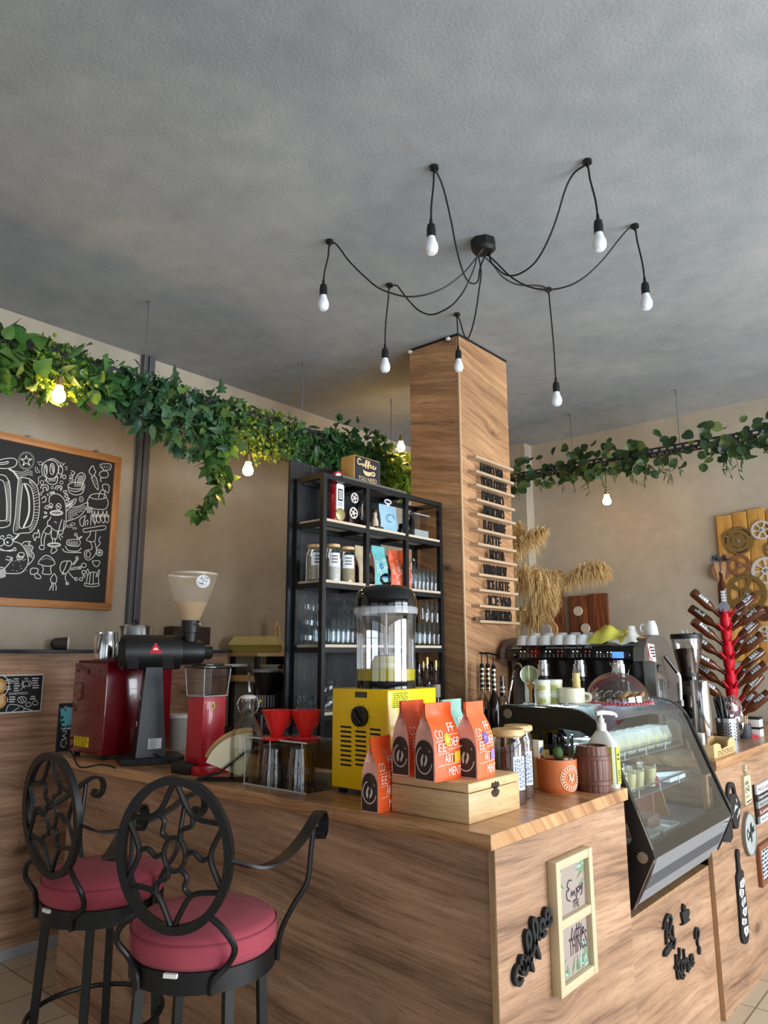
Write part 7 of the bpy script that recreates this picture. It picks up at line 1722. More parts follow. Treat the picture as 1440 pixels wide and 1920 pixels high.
MB().rod((q.x+.0, q.y+.0, q.z+.045), (q.x+.022, q.y+.0, q.z+.06), .012, 14).rod((q.x-.01, q.y-.03, q.z+.05), (q.x-.01, q.y+.045, q.z+.11), .004, 8).build('lens', CHROME, t)
# oval clock
q = sp(682, 0, -2.69); t = thing('oval_clock', 'dark oval table clock with a pale ring, right of the projector ornament', 'clock', q); c = spz(682, 958, -2.68); M0 = Matrix.Translation((c.x, c.y, c.z)) @ Matrix.Rotation(R(90), 4, 'Y') @ Matrix.Diagonal((1.25, 1, 1, 1)); rr = .040
MB().lathe([(0, -.02), (rr*1.15, -.02), (rr*1.2, 0), (rr*.95, .006), (0, .006)], 30, (0, 0, 0), M0).build('case', mat('clock black', (44, 42, 40), .4), t)
MB().lathe([(rr*.7, .007), (rr*.9, .007), (rr*.9, .010), (rr*.7, .010), (rr*.7, .007)], 30, (0, 0, 0), M0).build('ring', mat('pale blue ring', (186, 196, 206), .4), t)
MB().lathe([(0, .0065), (rr*.69, .0065), (rr*.69, .008), (0, .008)], 30, (0, 0, 0), M0).build('dial', mat('salmon dial', (196, 150, 130), .5), t)
MB().box((q.x-.03, q.y-.03, q.z), (q.x+.02, q.y+.04, max(q.z+.012, c.z-rr*1.4)), .003).build('stand', BRW, t)
# second bay of the top shelf
q = sp(703, 0, -2.68); t = thing('bottle_figurine', 'small cream and brown figurine left of the pale blue pouch', 'figurine', q)
m = MB(); m.lathe([(0, q.z), (.022, q.z), (.020, q.z+.05), (.012, q.z+.07), (.012, q.z+.10), (0, q.z+.105)], 18, (q.x, q.y, 0)); m.build('body', mat('figurine cream', (206, 186, 160), .6, var=.4, vs=40), t); MB().ball((q.x, q.y, q.z+.108), .015).box((q.x+.01, q.y-.02, q.z), (q.x+.03, q.y+.045, q.z+.02), .006).build('brown_details', BRW, t)
q = sp(728, 0, -2.675); t = thing('blue_pouch', 'pale blue pouch with a hanger loop on the top shelf', 'pouch', q); pb = mat('pale blue film', (152, 190, 212), .35); y0, y1 = on(712, 960, x=q.x).y, on(744, 960, x=q.x).y; zt_ = on(728, 948, x=q.x).z
m = MB(); G_ = []
for i in range(9):
    c_ = []
    for j in range(7): f, g = i/8, j/6; c_.append((q.x+.016*math.sin(PI*f)*math.sin(PI*g)+.003*math.sin(7*f+5*g), y0+(y1-y0)*f+.006*math.sin(g*5), q.z+(zt_-q.z)*g))
    G_.append(c_)
for sx in (0, 1):
    V_ = [[m.v((2*q.x-p_[0]-.004 if sx else p_[0], p_[1], p_[2])) for p_ in c_] for c_ in G_]
    for i in range(8):
        for j in range(6): m.bm.faces.new((V_[i][j], V_[i+1][j], V_[i+1][j+1], V_[i][j+1]))
m.build('pouch', pb, t, fix=False, ang=60); s = spz(727, 941, q.x); m = MB(); m.tube([(q.x, s.y+.028*math.cos(k*PI/8), s.z+.012*math.sin(k*PI/8)) for k in range(16)], .005, 8, closed=True); m.box((q.x-.004, s.y-.012, zt_-.004), (q.x+.004, s.y+.012, s.z-.008)); m.build('hanger_loop', mat('loop white', (206, 216, 222), .4), t)
c = Vector((q.x+.0215, (y0+y1)/2, (q.z+zt_)/2)); m = MB(); m.ribbon([(c.y+.030*math.cos(R(a_)), c.z+.022*math.sin(R(a_))) for a_ in range(0, 300, 20)], .005, (c.x, 0, 0), Y_, Z_); m.build('swirl_print', mat('swirl', (96, 128, 146), .5), t, ang=0, fix=False)
q = sp(754, 0, -2.70); t = thing('tin_toy', 'small dark metal toy right of the pale blue pouch', 'ornament', q); m = MB(); m.box((q.x-.02, q.y-.03, q.z+.012), (q.x+.02, q.y+.03, q.z+.04), .006); m.box((q.x-.016, q.y-.012, q.z+.04), (q.x+.016, q.y+.022, q.z+.075), .006); m.build('body', mat('toy dark', (52, 50, 54), .35, .5), t)
for dy in (-.02, .02): MB().along((q.x+.02, q.y+dy, q.z+.0145), (q.x+.028, q.y+dy, q.z+.0145), [(0, 0), (.014, 0), (.014, .007), (0, .007)], 16).build('wheel', STEELB, t)
q = sp(790, 0, -2.71); t = thing('acrylic_box', 'clear acrylic box on the right of the top shelf', 'box', q); y0, y1 = on(778, 985, x=q.x+.05).y, on(805, 985, x=q.x+.05).y; zt_ = on(790, 966, x=q.x+.05).z
MB().box((q.x-.05, y0, q.z), (q.x+.05, y1, zt_)).build('shell', ACRYL, t, ang=0); MB().box((q.x-.052, y0-.002, zt_), (q.x+.052, y1+.002, zt_+.006)).build('lid', mat('acrylic edge', (196, 198, 200), .2, alpha=.75), t, ang=0); MB().box((q.x-.045, y0+.004, q.z+.001), (q.x+.045, y1-.004, q.z+.05)).build('contents', mat('pale contents', (176, 180, 182), .6, var=.3, vs=50), t, ang=0)
t = thing('dark_bottle', 'small dark bottle left of the acrylic box', 'bottle', sp(772, 0)); q = sp(772, 0); rlz = q.z; MB().lathe([(0, rlz), (.018, rlz), (.018, rlz+.11), (.008, rlz+.13), (.008, rlz+.17), (0, rlz+.17)], 18, (q.x, q.y, 0)).build('bottle', BLACKG, t)
# jars with wooden lids
for px, hw, top_, cont, lab in ((592, 19, 1022, (176, 166, 150), 'left'), (624, 15, 1021, (206, 206, 200), 'middle'), (650, 16, 1026, (164, 150, 120), 'right')):
    q = sp(px, 1, -2.715); r = wide(q, hw); zt_ = on(px, top_, x=q.x).z; t = thing('label_jar', '%s of three labelled glass jars with wooden lids on the second shelf' % lab, 'jar', q)
    MB().lathe([(0, q.z), (r, q.z), (r, zt_-.045), (r*.82, zt_-.025), (r*.82, zt_-.015)], 30, (q.x, q.y, 0)).build('glass', GLASS, t)
    MB().lathe([(0, q.z+.004), (r*.94, q.z+.004), (r*.94, q.z+(zt_-q.z)*.62), (0, q.z+(zt_-q.z)*.64)], 26, (q.x, q.y, 0)).build('contents', mat('jar contents %s' % lab, cont, .8, var=.5, vs=90), t)
    MB().lathe([(0, zt_-.016), (r*.86, zt_-.016), (r*.9, zt_-.004), (r*.85, zt_), (0, zt_)], 30, (q.x, q.y, 0)).build('lid', LIDW, t)
    n = (CAMP-q); n.z = 0; n = Matrix.Rotation(R(14), 3, 'Z') @ n.normalized(); m = MB(); vs = [Matrix.Rotation(R(-42+84*k/8), 3, 'Z') @ n for k in range(9)]; zA, zB = q.z+(zt_-q.z)*.40, q.z+(zt_-q.z)*.76
    for v0, v1 in zip(vs, vs[1:]): m.poly([(q.x+v0.x*r*1.01, q.y+v0.y*r*1.01, zA), (q.x+v1.x*r*1.01, q.y+v1.y*r*1.01, zA), (q.x+v1.x*r*1.01, q.y+v1.y*r*1.01, zB), (q.x+v0.x*r*1.01, q.y+v0.y*r*1.01, zB)])
    lb = m.build('paper_label', mat('jar label', (228, 232, 234), .6), t, fix=False); m = MB()
    for row in range(3):
        for k in range(5):
            v0, v1 = Matrix.Rotation(R(-22+9*k), 3, 'Z') @ n, Matrix.Rotation(R(-22+9*k+6), 3, 'Z') @ n; zz = zB-.022-row*.016; rr = r*1.025
            m.poly([(q.x+v0.x*rr, q.y+v0.y*rr, zz), (q.x+v1.x*rr, q.y+v1.y*rr, zz), (q.x+v1.x*rr, q.y+v1.y*rr, zz+.008), (q.x+v0.x*rr, q.y+v0.y*rr, zz+.008)])
    m.build('label_print', INK, lb, ang=0, fix=False)
# bags on the second shelf
q = sp(678, 1, -2.73); b_ = coffee_bag('kraft-beige coffee bag right of the jars on the second shelf', (190, 174, 140), None, None, W=.085, D=.07, H=.20, seed=8); b_.location = (q.x-.01, q.y-.05, q.z)
q = sp(702, 1, -2.72); b_ = coffee_bag('tall teal coffee bag with blue dots and a pale top on the second shelf', (110, 186, 190), (40, 140, 214), (36, 132, 210), W=.115, D=.06, H=.235, seed=9); b_.location = (q.x+.0, q.y-.03, q.z)
q = sp(722, 1, -2.78); t = thing('bag_or_reflection', 'cream paper bag behind the teal coffee bag', 'bag', q); m = MB(); m.prism([(q.y-.05, q.z), (q.y+.05, q.z), (q.y+.05, q.z+.15), (q.y+.03, q.z+.19), (q.y-.03, q.z+.20), (q.y-.05, q.z+.15)], 'x', q.x-.02, q.x+.02); m.build('bag', mat('cream paper', (222, 206, 170), .8), t)
for px, x, rz, lab, s_ in ((736, -2.72, 10, 'orange coffee bag lying tilted right of the teal one on the second shelf', 11), (752, -2.70, -14, 'bright orange coffee bag with a brown window at the end of the second shelf', 12)):
    q = sp(px, 1, x); b_ = coffee_bag(lab, (232, 90, 36), None, None, W=.08, D=.07, H=.185, seed=s_); b_.location = (q.x-.0, q.y-.04, q.z); b_.rotation_euler = (0, 0, R(rz-30))
# drinking glasses: tumblers built once per kind, then copied
GLS = clear('tumbler glass', (240, 245, 247), .03, .16, .09)
def glass_proto(kind, label, group):
    t = thing('drinking_glass', label, 'glass', (0, 0, 0), 0, group)
    pr = {'tall': [(0, .0), (.024, .0), (.026, .01), (.030, .13), (.0292, .131)], 'short': [(0, .0), (.030, .0), (.034, .01), (.036, .075), (.035, .076)],
          'stem': [(0, 0), (.026, .002), (.008, .008), (.007, .03), (.022, .05), (.030, .09), (.027, .14), (.026, .14), (.028, .09), (.02, .055), (0, .04)], 'bowl': [(0, .003), (.03, 0), (.05, .02), (.054, .045), (.052, .045), (.046, .02), (0, .012)]}[kind]
    m = MB(); m.lathe(pr, 16); m.build('glass', GLS, t, local=True, ang=50); return t
def glasses(kind, lab, group, spots):
    """spots: (px, level, x, dz, label or None)"""
    g0 = glass_proto(kind, lab, group)
    for i, (px, lev, x, dz) in enumerate(spots):
        q = sp(px, lev, x); q.z += dz
        if i == 0: g0.location = q
        else: dup(g0, q)
glasses('tall', 'tall clear glass in the right bay of the second shelf', 'tall glasses, second shelf right bay', [(776+7.5*k, 1, -2.66, 0) for k in range(7)]+[(781+9*k, 1, -2.75, 0) for k in range(4)])
q = sp(774, 1, -2.79); t = thing('glass_carafe', 'tall clear carafe behind the glasses on the second shelf', 'carafe', q); MB().lathe([(0, q.z), (.03, q.z), (.03, q.z+.12), (.018, q.z+.16), (.022, q.z+.21)], 22, (q.x, q.y, 0)).build('glass', GLS, t)
glasses('short', 'clear tumbler in the left stack on the third shelf', 'stacked tumblers, third shelf left bay', [(578, 2, -2.70, 0), (590, 2, -2.70, 0), (581, 2, -2.70, .076), (592, 2, -2.72, .076), (585, 2, -2.71, .152)])
glasses('tall', 'tall clear glass beside the tumbler stack on the third shelf', 'tall glasses, third shelf left bay', [(598, 2, -2.68, 0), (603, 2, -2.74, 0), (600, 2, -2.79, 0)])
glasses('tall', 'clear glass in the middle bays of the third shelf', 'glasses, third shelf middle bays', [(622+9*k, 2, -2.67, 0) for k in range(5)]+[(626+9*k, 2, -2.76, 0) for k in range(4)])
glasses('bowl', 'clear glass dish stacked above the middle glasses on the third shelf', 'glass dishes, third shelf', [(660, 2, -2.75, .0), (660, 2, -2.75, .05), (661, 2, -2.75, .10), (661, 2, -2.75, .15), (662, 2, -2.75, .20)])
glasses('tall', 'clear glass in the right bay of the third shelf', 'glasses, third shelf right bay', [(782+9*k, 2, -2.66, 0) for k in range(5)]+[(786+9*k, 2, -2.75, 0) for k in range(4)]+[(796+10*k, 2, -2.66, .132) for k in range(3)])
glasses('bowl', 'clear glass dish in the left bay of the fourth shelf', 'glass dishes, fourth shelf left bay', [(578, 3, -2.70, 0), (578, 3, -2.70, .034), (594, 3, -2.68, 0)])
glasses('short', 'clear tumbler on the fourth shelf behind the yellow dispenser', 'tumblers, fourth shelf middle bay', [(617, 3, -2.67, 0), (622, 3, -2.74, 0), (617, 3, -2.67, .076), (662, 3, -2.70, 0)])
# liquor bottles
AMB = mat('dark amber', (58, 30, 14), .08, coat=.4)
for i, (px, x, top_, lab) in enumerate(((783, -2.66, 1243, 'first'), (791, -2.74, 1240, 'second'), (798, -2.66, 1232, 'third'), (806, -2.70, 1240, 'fourth'), (814, -2.66, 1238, 'fifth'), (821, -2.72, 1246, 'sixth'))):
    q = sp(px, 3, x); zt_ = on(px, top_, x=x).z; h = zt_-q.z; t = thing('liquor_bottle', '%s from the left of the dark bottles on the fourth shelf' % lab, 'bottle', q)
    r = .028; MB().lathe([(0, q.z), (r, q.z), (r, q.z+h*.52), (r*.42, q.z+h*.68), (r*.38, q.z+h*.86), (0, q.z+h*.86)], 20, (q.x, q.y, 0)).build('bottle', AMB if i % 2 else clear('bottle glass', (226, 222, 214), .03, .5), t)
    MB().lathe([(0, q.z+h*.84), (r*.48, q.z+h*.84), (r*.48, q.z+h*.94), (r*.4, zt_), (0, zt_)], 18, (q.x, q.y, 0)).build('cap', mat('gold foil', (186, 160, 96), .3, .8) if i % 3 else BLACKG, t)
    MB().lathe([(r+.0004, q.z+h*.12), (r+.0008, q.z+h*.12), (r+.0008, q.z+h*.42), (r+.0004, q.z+h*.42)], 20, (q.x, q.y, 0)).build('label', mat('bottle paper %d' % (i % 3), ((60, 58, 54), (176, 166, 146), (40, 40, 42))[i % 3], .6), t)
# ------------------------------------------------------------------ bar stools (built facing +Y)
VEL = mat('rose velvet', (158, 64, 77), .9, sheen=.05, var=.10, vs=18)
def stool(label):
    t = thing('bar_stool', label, 'bar stool', (0, 0, 0), 0, 'bar stools at the counter')
    kw = dict(local=True)
    rs = .199
    m = MB(); m.lathe([(0, .767), (rs*.96, .767), (rs, .778), (rs*1.015, .805), (rs*.985, .834), (rs*.90, .846), (rs*.5, .853), (0, .855)], 56); cu = m.build('seat_cushion', VEL, t, ang=60, **kw)
    m = MB(); m.tube([(rs*1.004*math.cos(k*PI/28), rs*1.004*math.sin(k*PI/28), .828) for k in range(56)], .0022, 5, closed=True); m.build('piping', mat('rose piping', (140, 56, 68), .85), cu, **kw)
    m = MB(); m.box((-.018, -rs-.008, .757), (.018, -rs+.004, .767)); m.M = Matrix.Rotation(R(-18), 4, 'Z'); m.build('white_tag', PAPER, cu, ang=0, **kw)
    m = MB(); rows = []
    for r, z in ((rs*.93, .715), (rs*1.0, .715), (rs*1.0, .767), (rs*.93, .767)): rows.append([m.v((r*math.cos(k*PI/28), r*math.sin(k*PI/28), z)) for k in range(56)])
    for i in range(4):
        a, b = rows[i], rows[(i+1) % 4]
        for k in range(56): m.bm.faces.new((a[k], a[(k+1) % 56], b[(k+1) % 56], b[k]))
    m.build('seat_ring', IRON, t, **kw)
    for k in range(4):
        a_ = R(45+90*k); c, s = math.cos(a_), math.sin(a_); m = MB(); m.tube([(rs*.88*c, rs*.88*s, .719), (rs*1.06*c, rs*1.06*s, .003)], .011, flat=(.012, .012), up=(-s, c, 0)); m.box((rs*1.06*c-.014, rs*1.06*s-.014, 0), (rs*1.06*c+.014, rs*1.06*s+.014, .006)); m.build('leg', IRON, t, ang=0, **kw)
    m = MB(); m.tube([(rs*1.07*math.cos(k*PI/28), rs*1.07*math.sin(k*PI/28), .40) for k in range(56)], .0085, 8, closed=True); m.build('foot_ring', IRON, t, **kw)
    # oval back
    A, B = .150, .186; cz = 1.052; cy = -.212; ln = -.10
    P = lambda x, z: Vector((x, cy+ln*(z), cz+z))
    m = MB(); m.tube([P(A*math.cos(k*PI/32), B*math.sin(k*PI/32)) for k in range(64)], 0, closed=True, flat=(.011, .010), up=(0, 1, .1)); bk = m.build('back_oval', IRON, t, ang=50, **kw)
    m = MB(); m.tube([P(.030*math.cos(k*PI/12), .042*math.sin(k*PI/12)) for k in range(24)], .0065, 6, closed=True); m.build('hub_ring', IRON, bk, **kw)
    att = [90, 152, 205, 268, 332, 25]
    for i, d in enumerate(att):
        d2 = att[(i+1) % 6]; d2 = d2+360 if d2 < d else d2; mid = (d+d2)/2
        p0 = (A*math.cos(R(d)), B*math.sin(R(d))); p1 = (A*math.cos(R(d2)), B*math.sin(R(d2))); q = (.60*A*math.cos(R(mid)), .60*B*math.sin(R(mid)))
        qa = (p0[0]*.42+q[0]*.58, p0[1]*.42+q[1]*.58); qb = (p1[0]*.42+q[0]*.58, p1[1]*.42+q[1]*.58)
        arc = []
        for j in range(15):
            f = j/14; e_ = 1-.26*math.sin(PI*f); arc.append(((p0[0]+(p1[0]-p0[0])*f)*e_, (p0[1]+(p1[1]-p0[1])*f)*e_))
        q = arc[7]; m = MB(); m.tube([P(*p) for p in arc], .0075, 6); m.build('scallop_bar', IRON, bk, **kw)
        e = Vector((q[0], q[1], 0)); h = Vector((.030*math.cos(R(mid)), .042*math.sin(R(mid)), 0)); n = Vector((-(e-h).y, (e-h).x, 0)).normalized()*.009
        m = MB(); m.tube([P(p.x, p.y) for p in spline([h, h.lerp(e, .33)+n, h.lerp(e, .66)-n, e], 6)], .007, 6); m.build('spoke', IRON, bk, **kw)
    for sx in (-1, 1):
        o = P(sx*A*.62, -B*.78); m = MB(); m.tube(spline([o, o+Vector((sx*.045, -.004, -.030)), o+Vector((sx*.070, .010, -.075)), Vector((sx*.140, -.165, .785)), Vector((sx*.106, -.178, .75)), Vector((sx*.100, -.176, .715))], 6), .0085, 8); m.build('back_support', IRON, t, **kw)
        a0 = P(sx*A*1.02, -.01)
        pth = spline([a0, (sx*.215, -.165, 1.018), (sx*.250, -.08, 1.020), (sx*.275, .02, 1.050), (sx*.290, .10, 1.090), (sx*.293, .145, 1.096), (sx*.294, .172, 1.075), (sx*.294, .172, 1.040), (sx*.293, .148, 1.022), (sx*.292, .132, 1.036), (sx*.292, .142, 1.052)], 6)
        m = MB(); m.tube(pth, 0, flat=(.015, .0035), up=(sx*.2, 0, 1) if False else None); 
        arm = MB(); L_ = []
        for i, p in enumerate(pth):
            a = pth[max(i-1, 0)]; b = pth[min(i+1, len(pth)-1)]; tg = (b-a).normalized(); wv = Vector((1, 0, 0)); wv = (wv-tg*tg.dot(wv)).normalized(); f = min(1, i/8); wd = wv*(.006+.010*f); th = tg.cross(wv).normalized()*.0035
            L_.append([arm.v(p+wd+th), arm.v(p-wd+th), arm.v(p-wd-th), arm.v(p+wd-th)])
        for a, b in zip(L_, L_[1:]):
            for k in range(4): arm.bm.faces.new((a[k], a[(k+1) % 4], b[(k+1) % 4], b[k]))
        arm.bm.faces.new(L_[0][::-1]); arm.bm.faces.new(L_[-1]); m.bm.free(); ar = arm.build('armrest', IRON, t, ang=40, **kw)
        m = MB(); m.tube(spline([(sx*.288, .095, 1.086), (sx*.282, .085, 1.0), (sx*.275, .075, .92), (sx*.240, .06, .86), (sx*.206, .055, .79), (sx*.197, .055, .718)], 6), .0078, 8); m.build('arm_post', IRON, ar, **kw)
    return t
s1 = stool('front bar stool with a rose velvet seat and oval web back, nearest the counter corner')
s1.location = (-1.836, 1.373, 0); s1.rotation_euler = (0, 0, R(30))
s2 = dup(s1, (-2.472, 1.421, 0), R(5), 'rear bar stool with a rose velvet seat, beside the wainscot wall')
# ------------------------------------------------------------------ signs on the right bar front
def F(px, py, X=FX): s = on(px, py, x=X); return (s.y, s.z)
def strokes(mb, S, w, th, X=FX, lift=0.0): [mb.ribbon([F(*p, X=X) for p in pts], w, (X, 0, 0), Y_, Z_, th, lift) for pts in S]
k_ = lambda pts: [(920+x/6.545, 1660+y/6.545) for x, y in pts]
COFFEE = [k_(p) for p in (
 [(338, 1010), (300, 985), (268, 1040), (258, 1130), (285, 1195), (322, 1190), (350, 1130)], [(372, 870), (335, 880), (328, 960), (350, 1050), (385, 1070), (408, 1000), (398, 910), (372, 870)],
 [(405, 960), (432, 780), (448, 640), (425, 560), (398, 590), (402, 700), (440, 860), (468, 970), (482, 1035)], [(450, 900), (505, 720), (530, 520), (505, 410), (475, 420), (480, 540), (520, 720), (548, 820), (562, 880)],
 [(548, 650), (595, 560), (615, 460), (590, 410), (565, 450), (568, 550), (595, 610), (640, 560)], [(625, 500), (662, 400), (676, 320), (652, 285), (628, 330), (638, 430), (672, 480), (706, 390)])]
m = MB(); strokes(m, COFFEE, .0125, .013, lift=.0005); o = m.build('cursive_letters', BLACKM, None, ang=0, fix=False); o.name = 'cursive_sign'
tag(o, 'black cursive word coffee mounted slanting on the bar front', 'sign')
k_ = lambda pts: [(1180+x/9, 1660+y/9) for x, y in pts]
X2 = FX-.02
BI = [k_(p) for p in ([(556, 735), (575, 610), (620, 505), (668, 515), (680, 600), (645, 740), (620, 820)], [(612, 610), (596, 760), (600, 900), (606, 990)], [(620, 820), (682, 880), (700, 940), (660, 1060), (602, 1150), (566, 1165), (576, 1115), (640, 1030), (702, 945)], [(700, 670), (706, 800), (716, 880)], [(738, 885), (735, 960), (714, 1055)])]
KA = [k_(p) for p in ([(760, 1160), (766, 1300), (780, 1450), (796, 1575)], [(816, 1050), (820, 1180), (790, 1320), (744, 1390)], [(762, 1370), (830, 1480), (866, 1560), (900, 1500)], [(876, 1260), (842, 1300), (846, 1420), (880, 1450), (892, 1300), (888, 1250)], [(890, 1070), (900, 1200), (916, 1400)], [(912, 1340), (936, 1225), (956, 1300), (962, 1460)], [(962, 1260), (986, 1400), (1002, 1300), (1005, 1170)], [(1012, 1310), (1046, 1250), (1032, 1165), (1012, 1250), (1024, 1350), (1060, 1290)])]
QM = [k_(p) for p in ([(1092, 895), (1086, 800), (1106, 725), (1134, 740), (1140, 820), (1122, 920), (1134, 1010)],)]
m = MB(); strokes(m, BI, .0125, .010, X2, .0005); o = m.build('cursive_sign', BLACKM, None, ang=0, fix=False); tag(o, 'black cursive letters Bi on the panel below the display case', 'sign')
m = MB(); strokes(m, KA, .0100, .010, X2, .0005); o = m.build('cursive_sign', BLACKM, None, ang=0, fix=False); tag(o, 'black cursive word Kahve low on the panel below the display case', 'sign')
m = MB(); strokes(m, QM, .0110, .010, X2, .0005); q = F(*k_([(1155, 1090)])[0], X=X2); m.prism([(q[0]+.012*math.cos(k*PI/8), q[1]+.016*math.sin(k*PI/8)) for k in range(16)], 'x', X2+.0005, X2+.0105); o = m.build('question_mark', BLACKM, None, ang=0, fix=False); tag(o, 'black question mark on the panel below the display case', 'sign')
m = MB(); cupp = k_([(846, 460), (872, 440), (930, 405), (975, 392), (978, 470), (962, 545), (990, 556), (975, 590), (890, 655), (842, 672), (846, 655), (884, 625), (866, 570)]); m.prism([F(*p, X=X2) for p in cupp], 'x', X2+.0005, X2+.0105)
strokes(m, [k_([(886, 320), (876, 370), (884, 420)]), k_([(910, 345), (902, 380), (910, 405)])], .012, .010, X2, .0005); o = m.build('cup_emblem', BLACKM, None, ang=0); tag(o, 'small black steaming cup emblem above the lettering under the display case', 'sign')
# framed palm print
FR = FX+.032
y0, y1 = F(1046, 1700, FR)[0], F(1116, 1700, FR)[0]; z1 = F(1046, 1617, FR)[1]; z0 = F(1060, 1870, FR)[1]
t = thing('framed_print', 'tall pale-wood frame with a two-pane palm leaf print on the bar end', 'picture', (FX, (y0+y1)/2, z0)); bw = .026
FRM = mat('pale frame', (198, 180, 146), .6, var=.06)
MB().box((FX+.0005, y0, z0), (FR, y0+bw, z1), .002).build('frame_side', FRM, t); MB().box((FX+.0005, y1-bw, z0), (FR, y1, z1), .002).build('frame_side', FRM, t)
zm = (z0+z1)/2+.005
for a, b in ((z0, z0+bw), (zm-bw/2, zm+bw/2), (z1-bw, z1)): MB().box((FX+.0005, y0+bw, a), (FR-.001, y1-bw, b), .002).build('frame_rail', FRM, t)
PX_ = FX+.014
def pane(za, zb, nm):
    p = MB().box((FX+.0005, y0+bw-.001, za), (PX_, y1-bw+.001, zb)).build(nm, mat('print ground', (158, 144, 134), .5), t, ang=0); rnd = random.Random(int(za*1000)); w = y1-y0-2*bw; h = zb-za
    gm = [mat('palm a', (84, 116, 76), .6), mat('palm b', (150, 190, 178), .6), mat('palm c', (112, 140, 104), .6)]
    for c in range(3):
        m = MB()
        for k in range(9):
            right = rnd.random() < .6 if nm == 'upper_print' else rnd.random() < .5
            by = y1-bw-.004 if right else y0+bw+.004; bz = za+h*(rnd.uniform(.45, .98) if nm == 'upper_print' else rnd.uniform(.03, .45)); a = R(rnd.uniform(100, 215) if right else rnd.uniform(-40, 75)); L = rnd.uniform(.03, .065)
            if nm != 'upper_print' and rnd.random() < .6: by = rnd.uniform(y0+bw+.02, y1-bw-.02); bz = za+.004; a = R(rnd.uniform(60, 120))
            d = Vector((math.cos(a), math.sin(a))); n = Vector((-d.y, d.x)); b = Vector((by, bz)); P_ = [b, b+d*L*.35+n*.0055, b+d*L, b+d*L*.35-n*.0055]
            P_ = [(min(max(q.x, y0+bw+.001), y1-bw-.001), min(max(q.y, za+.001), zb-.001)) for q in P_]; m.poly([(PX_+.0004+.0002*c+.00002*k, *q) for q in P_])
        m.build('palm_leaves', gm[c], p, ang=0, fix=False)
    return p
pu = pane(zm+bw/2, z1-bw, 'upper_print'); pl = pane(z0+bw, zm-bw/2, 'lower_print')
c_ = lambda x, y: F(840+x/4, 1440+y/4, PX_+.0015)
PL = mat('plum ink', (66, 46, 60), .7)
m = MB()
ENJ = [[(928, 842), (905, 850), (895, 890), (912, 912), (892, 930), (896, 985), (918, 998)], [(925, 965), (930, 925), (938, 955), (948, 920), (956, 960)], [(962, 900), (968, 940), (962, 985), (948, 990)], [(982, 885), (970, 905), (978, 930), (990, 905), (982, 885)], [(992, 870), (998, 905), (1008, 860)], [(1008, 862), (1006, 930), (994, 948)]]
for s_ in ENJ: m.ribbon([c_(*p) for p in s_], .0042, (PX_+.0015, 0, 0), Y_, Z_)
a, b = c_(938, 1058), c_(985, 1035); m.text('THE', (PX_+.0015, a[0], a[1]), Y_, Z_, .022, b[0]-a[0]); m.build('lettering', PL, pu, ang=0, fix=False)
m = MB()
LIT = [[(935, 1200), (928, 1270), (934, 1302)], [(950, 1225), (946, 1270), (952, 1290)], [(968, 1170), (962, 1250), (970, 1275)], [(955, 1215), (990, 1195)], [(985, 1160), (978, 1240), (986, 1262)], [(1000, 1165), (996, 1230), (1002, 1250)], [(1005, 1225), (1020, 1205), (1012, 1190), (1006, 1220), (1016, 1242)]]
for s_ in LIT: m.ribbon([c_(*p) for p in s_], .0042, (PX_+.0015, 0, 0), Y_, Z_)
a, b = c_(915, 1432), c_(1046, 1352); m.text('THINGS', (PX_+.0015, a[0], a[1]+.004), Y_, (Z_).normalized(), .050, b[0]-a[0], bold=-.004); m.build('lettering', PL, pl, ang=0, fix=False)
# right-hand group
g_ = lambda u, v: (1320+u/10.667, 1380+v/10.667)
def plaque(name, label, cat, pts, X, th, m_, grp=None):
    t = thing(name, label, cat, (FX, F(*pts[0])[0], F(*pts[0])[1]), 0, grp); MB().prism([F(*p, X=X) for p in pts], 'x', FX+.0005, X).build('board', m_, t, ang=0); return t
XA = FX+.014
t = plaque('slate_tag', 'black pointed slate tag with white script hanging by the display case', 'sign', [g_(*p) for p in ((530, 1170), (650, 1150), (742, 1370), (720, 1620), (690, 1850), (640, 1860), (588, 1720), (520, 1340))], XA, .012, BLACKM)
m = MB(); m.ribbon([F(*g_(*p), X=XA) for p in ((535, 1300), (500, 1160), (510, 1030), (556, 980), (610, 1010), (642, 1160))], .026, (FX+.0005, 0, 0), Y_, Z_, .012); m.build('loop', BLACKM, t, ang=0, fix=False)
m = MB()
for s_ in ([(640, 1265), (655, 1310), (640, 1330), (660, 1300)], [(608, 1520), (630, 1390), (640, 1420), (625, 1480), (660, 1400), (665, 1440)], [(665, 1640), (690, 1500), (680, 1590), (712, 1450), (705, 1560)]): m.ribbon([F(*g_(*p), X=XA) for p in s_], .006, (XA+.0006, 0, 0), Y_, Z_)
m.build('chalk_script', CHALK, t, ang=0, fix=False)
XB = FX+.016; mk = plaque('black_marker', 'black chalk marker below the slate tag', 'marker', [(1356, 1556), (1368, 1545), (1373, 1540), (1375, 1570), (1370, 1580), (1358, 1578)], XB, .014, BLACKM)
CRM = mat('cream board', (190, 182, 152), .6, var=.05)
t = plaque('board_sign', 'small cream paddle board sign with black coffee lettering', 'sign', [g_(*p) for p in ((800, 815), (925, 770), (968, 1290), (850, 1388), (832, 1375))], XA, .012, CRM)
m = MB(); m.ribbon([F(*g_(*p), X=XA) for p in ((860, 800), (850, 720), (830, 680), (838, 600), (858, 640), (852, 690), (856, 740))], .010, (FX+.0005, 0, 0), Y_, Z_, .013); m.build('handle', CRM, t, ang=0, fix=False)
m = MB()
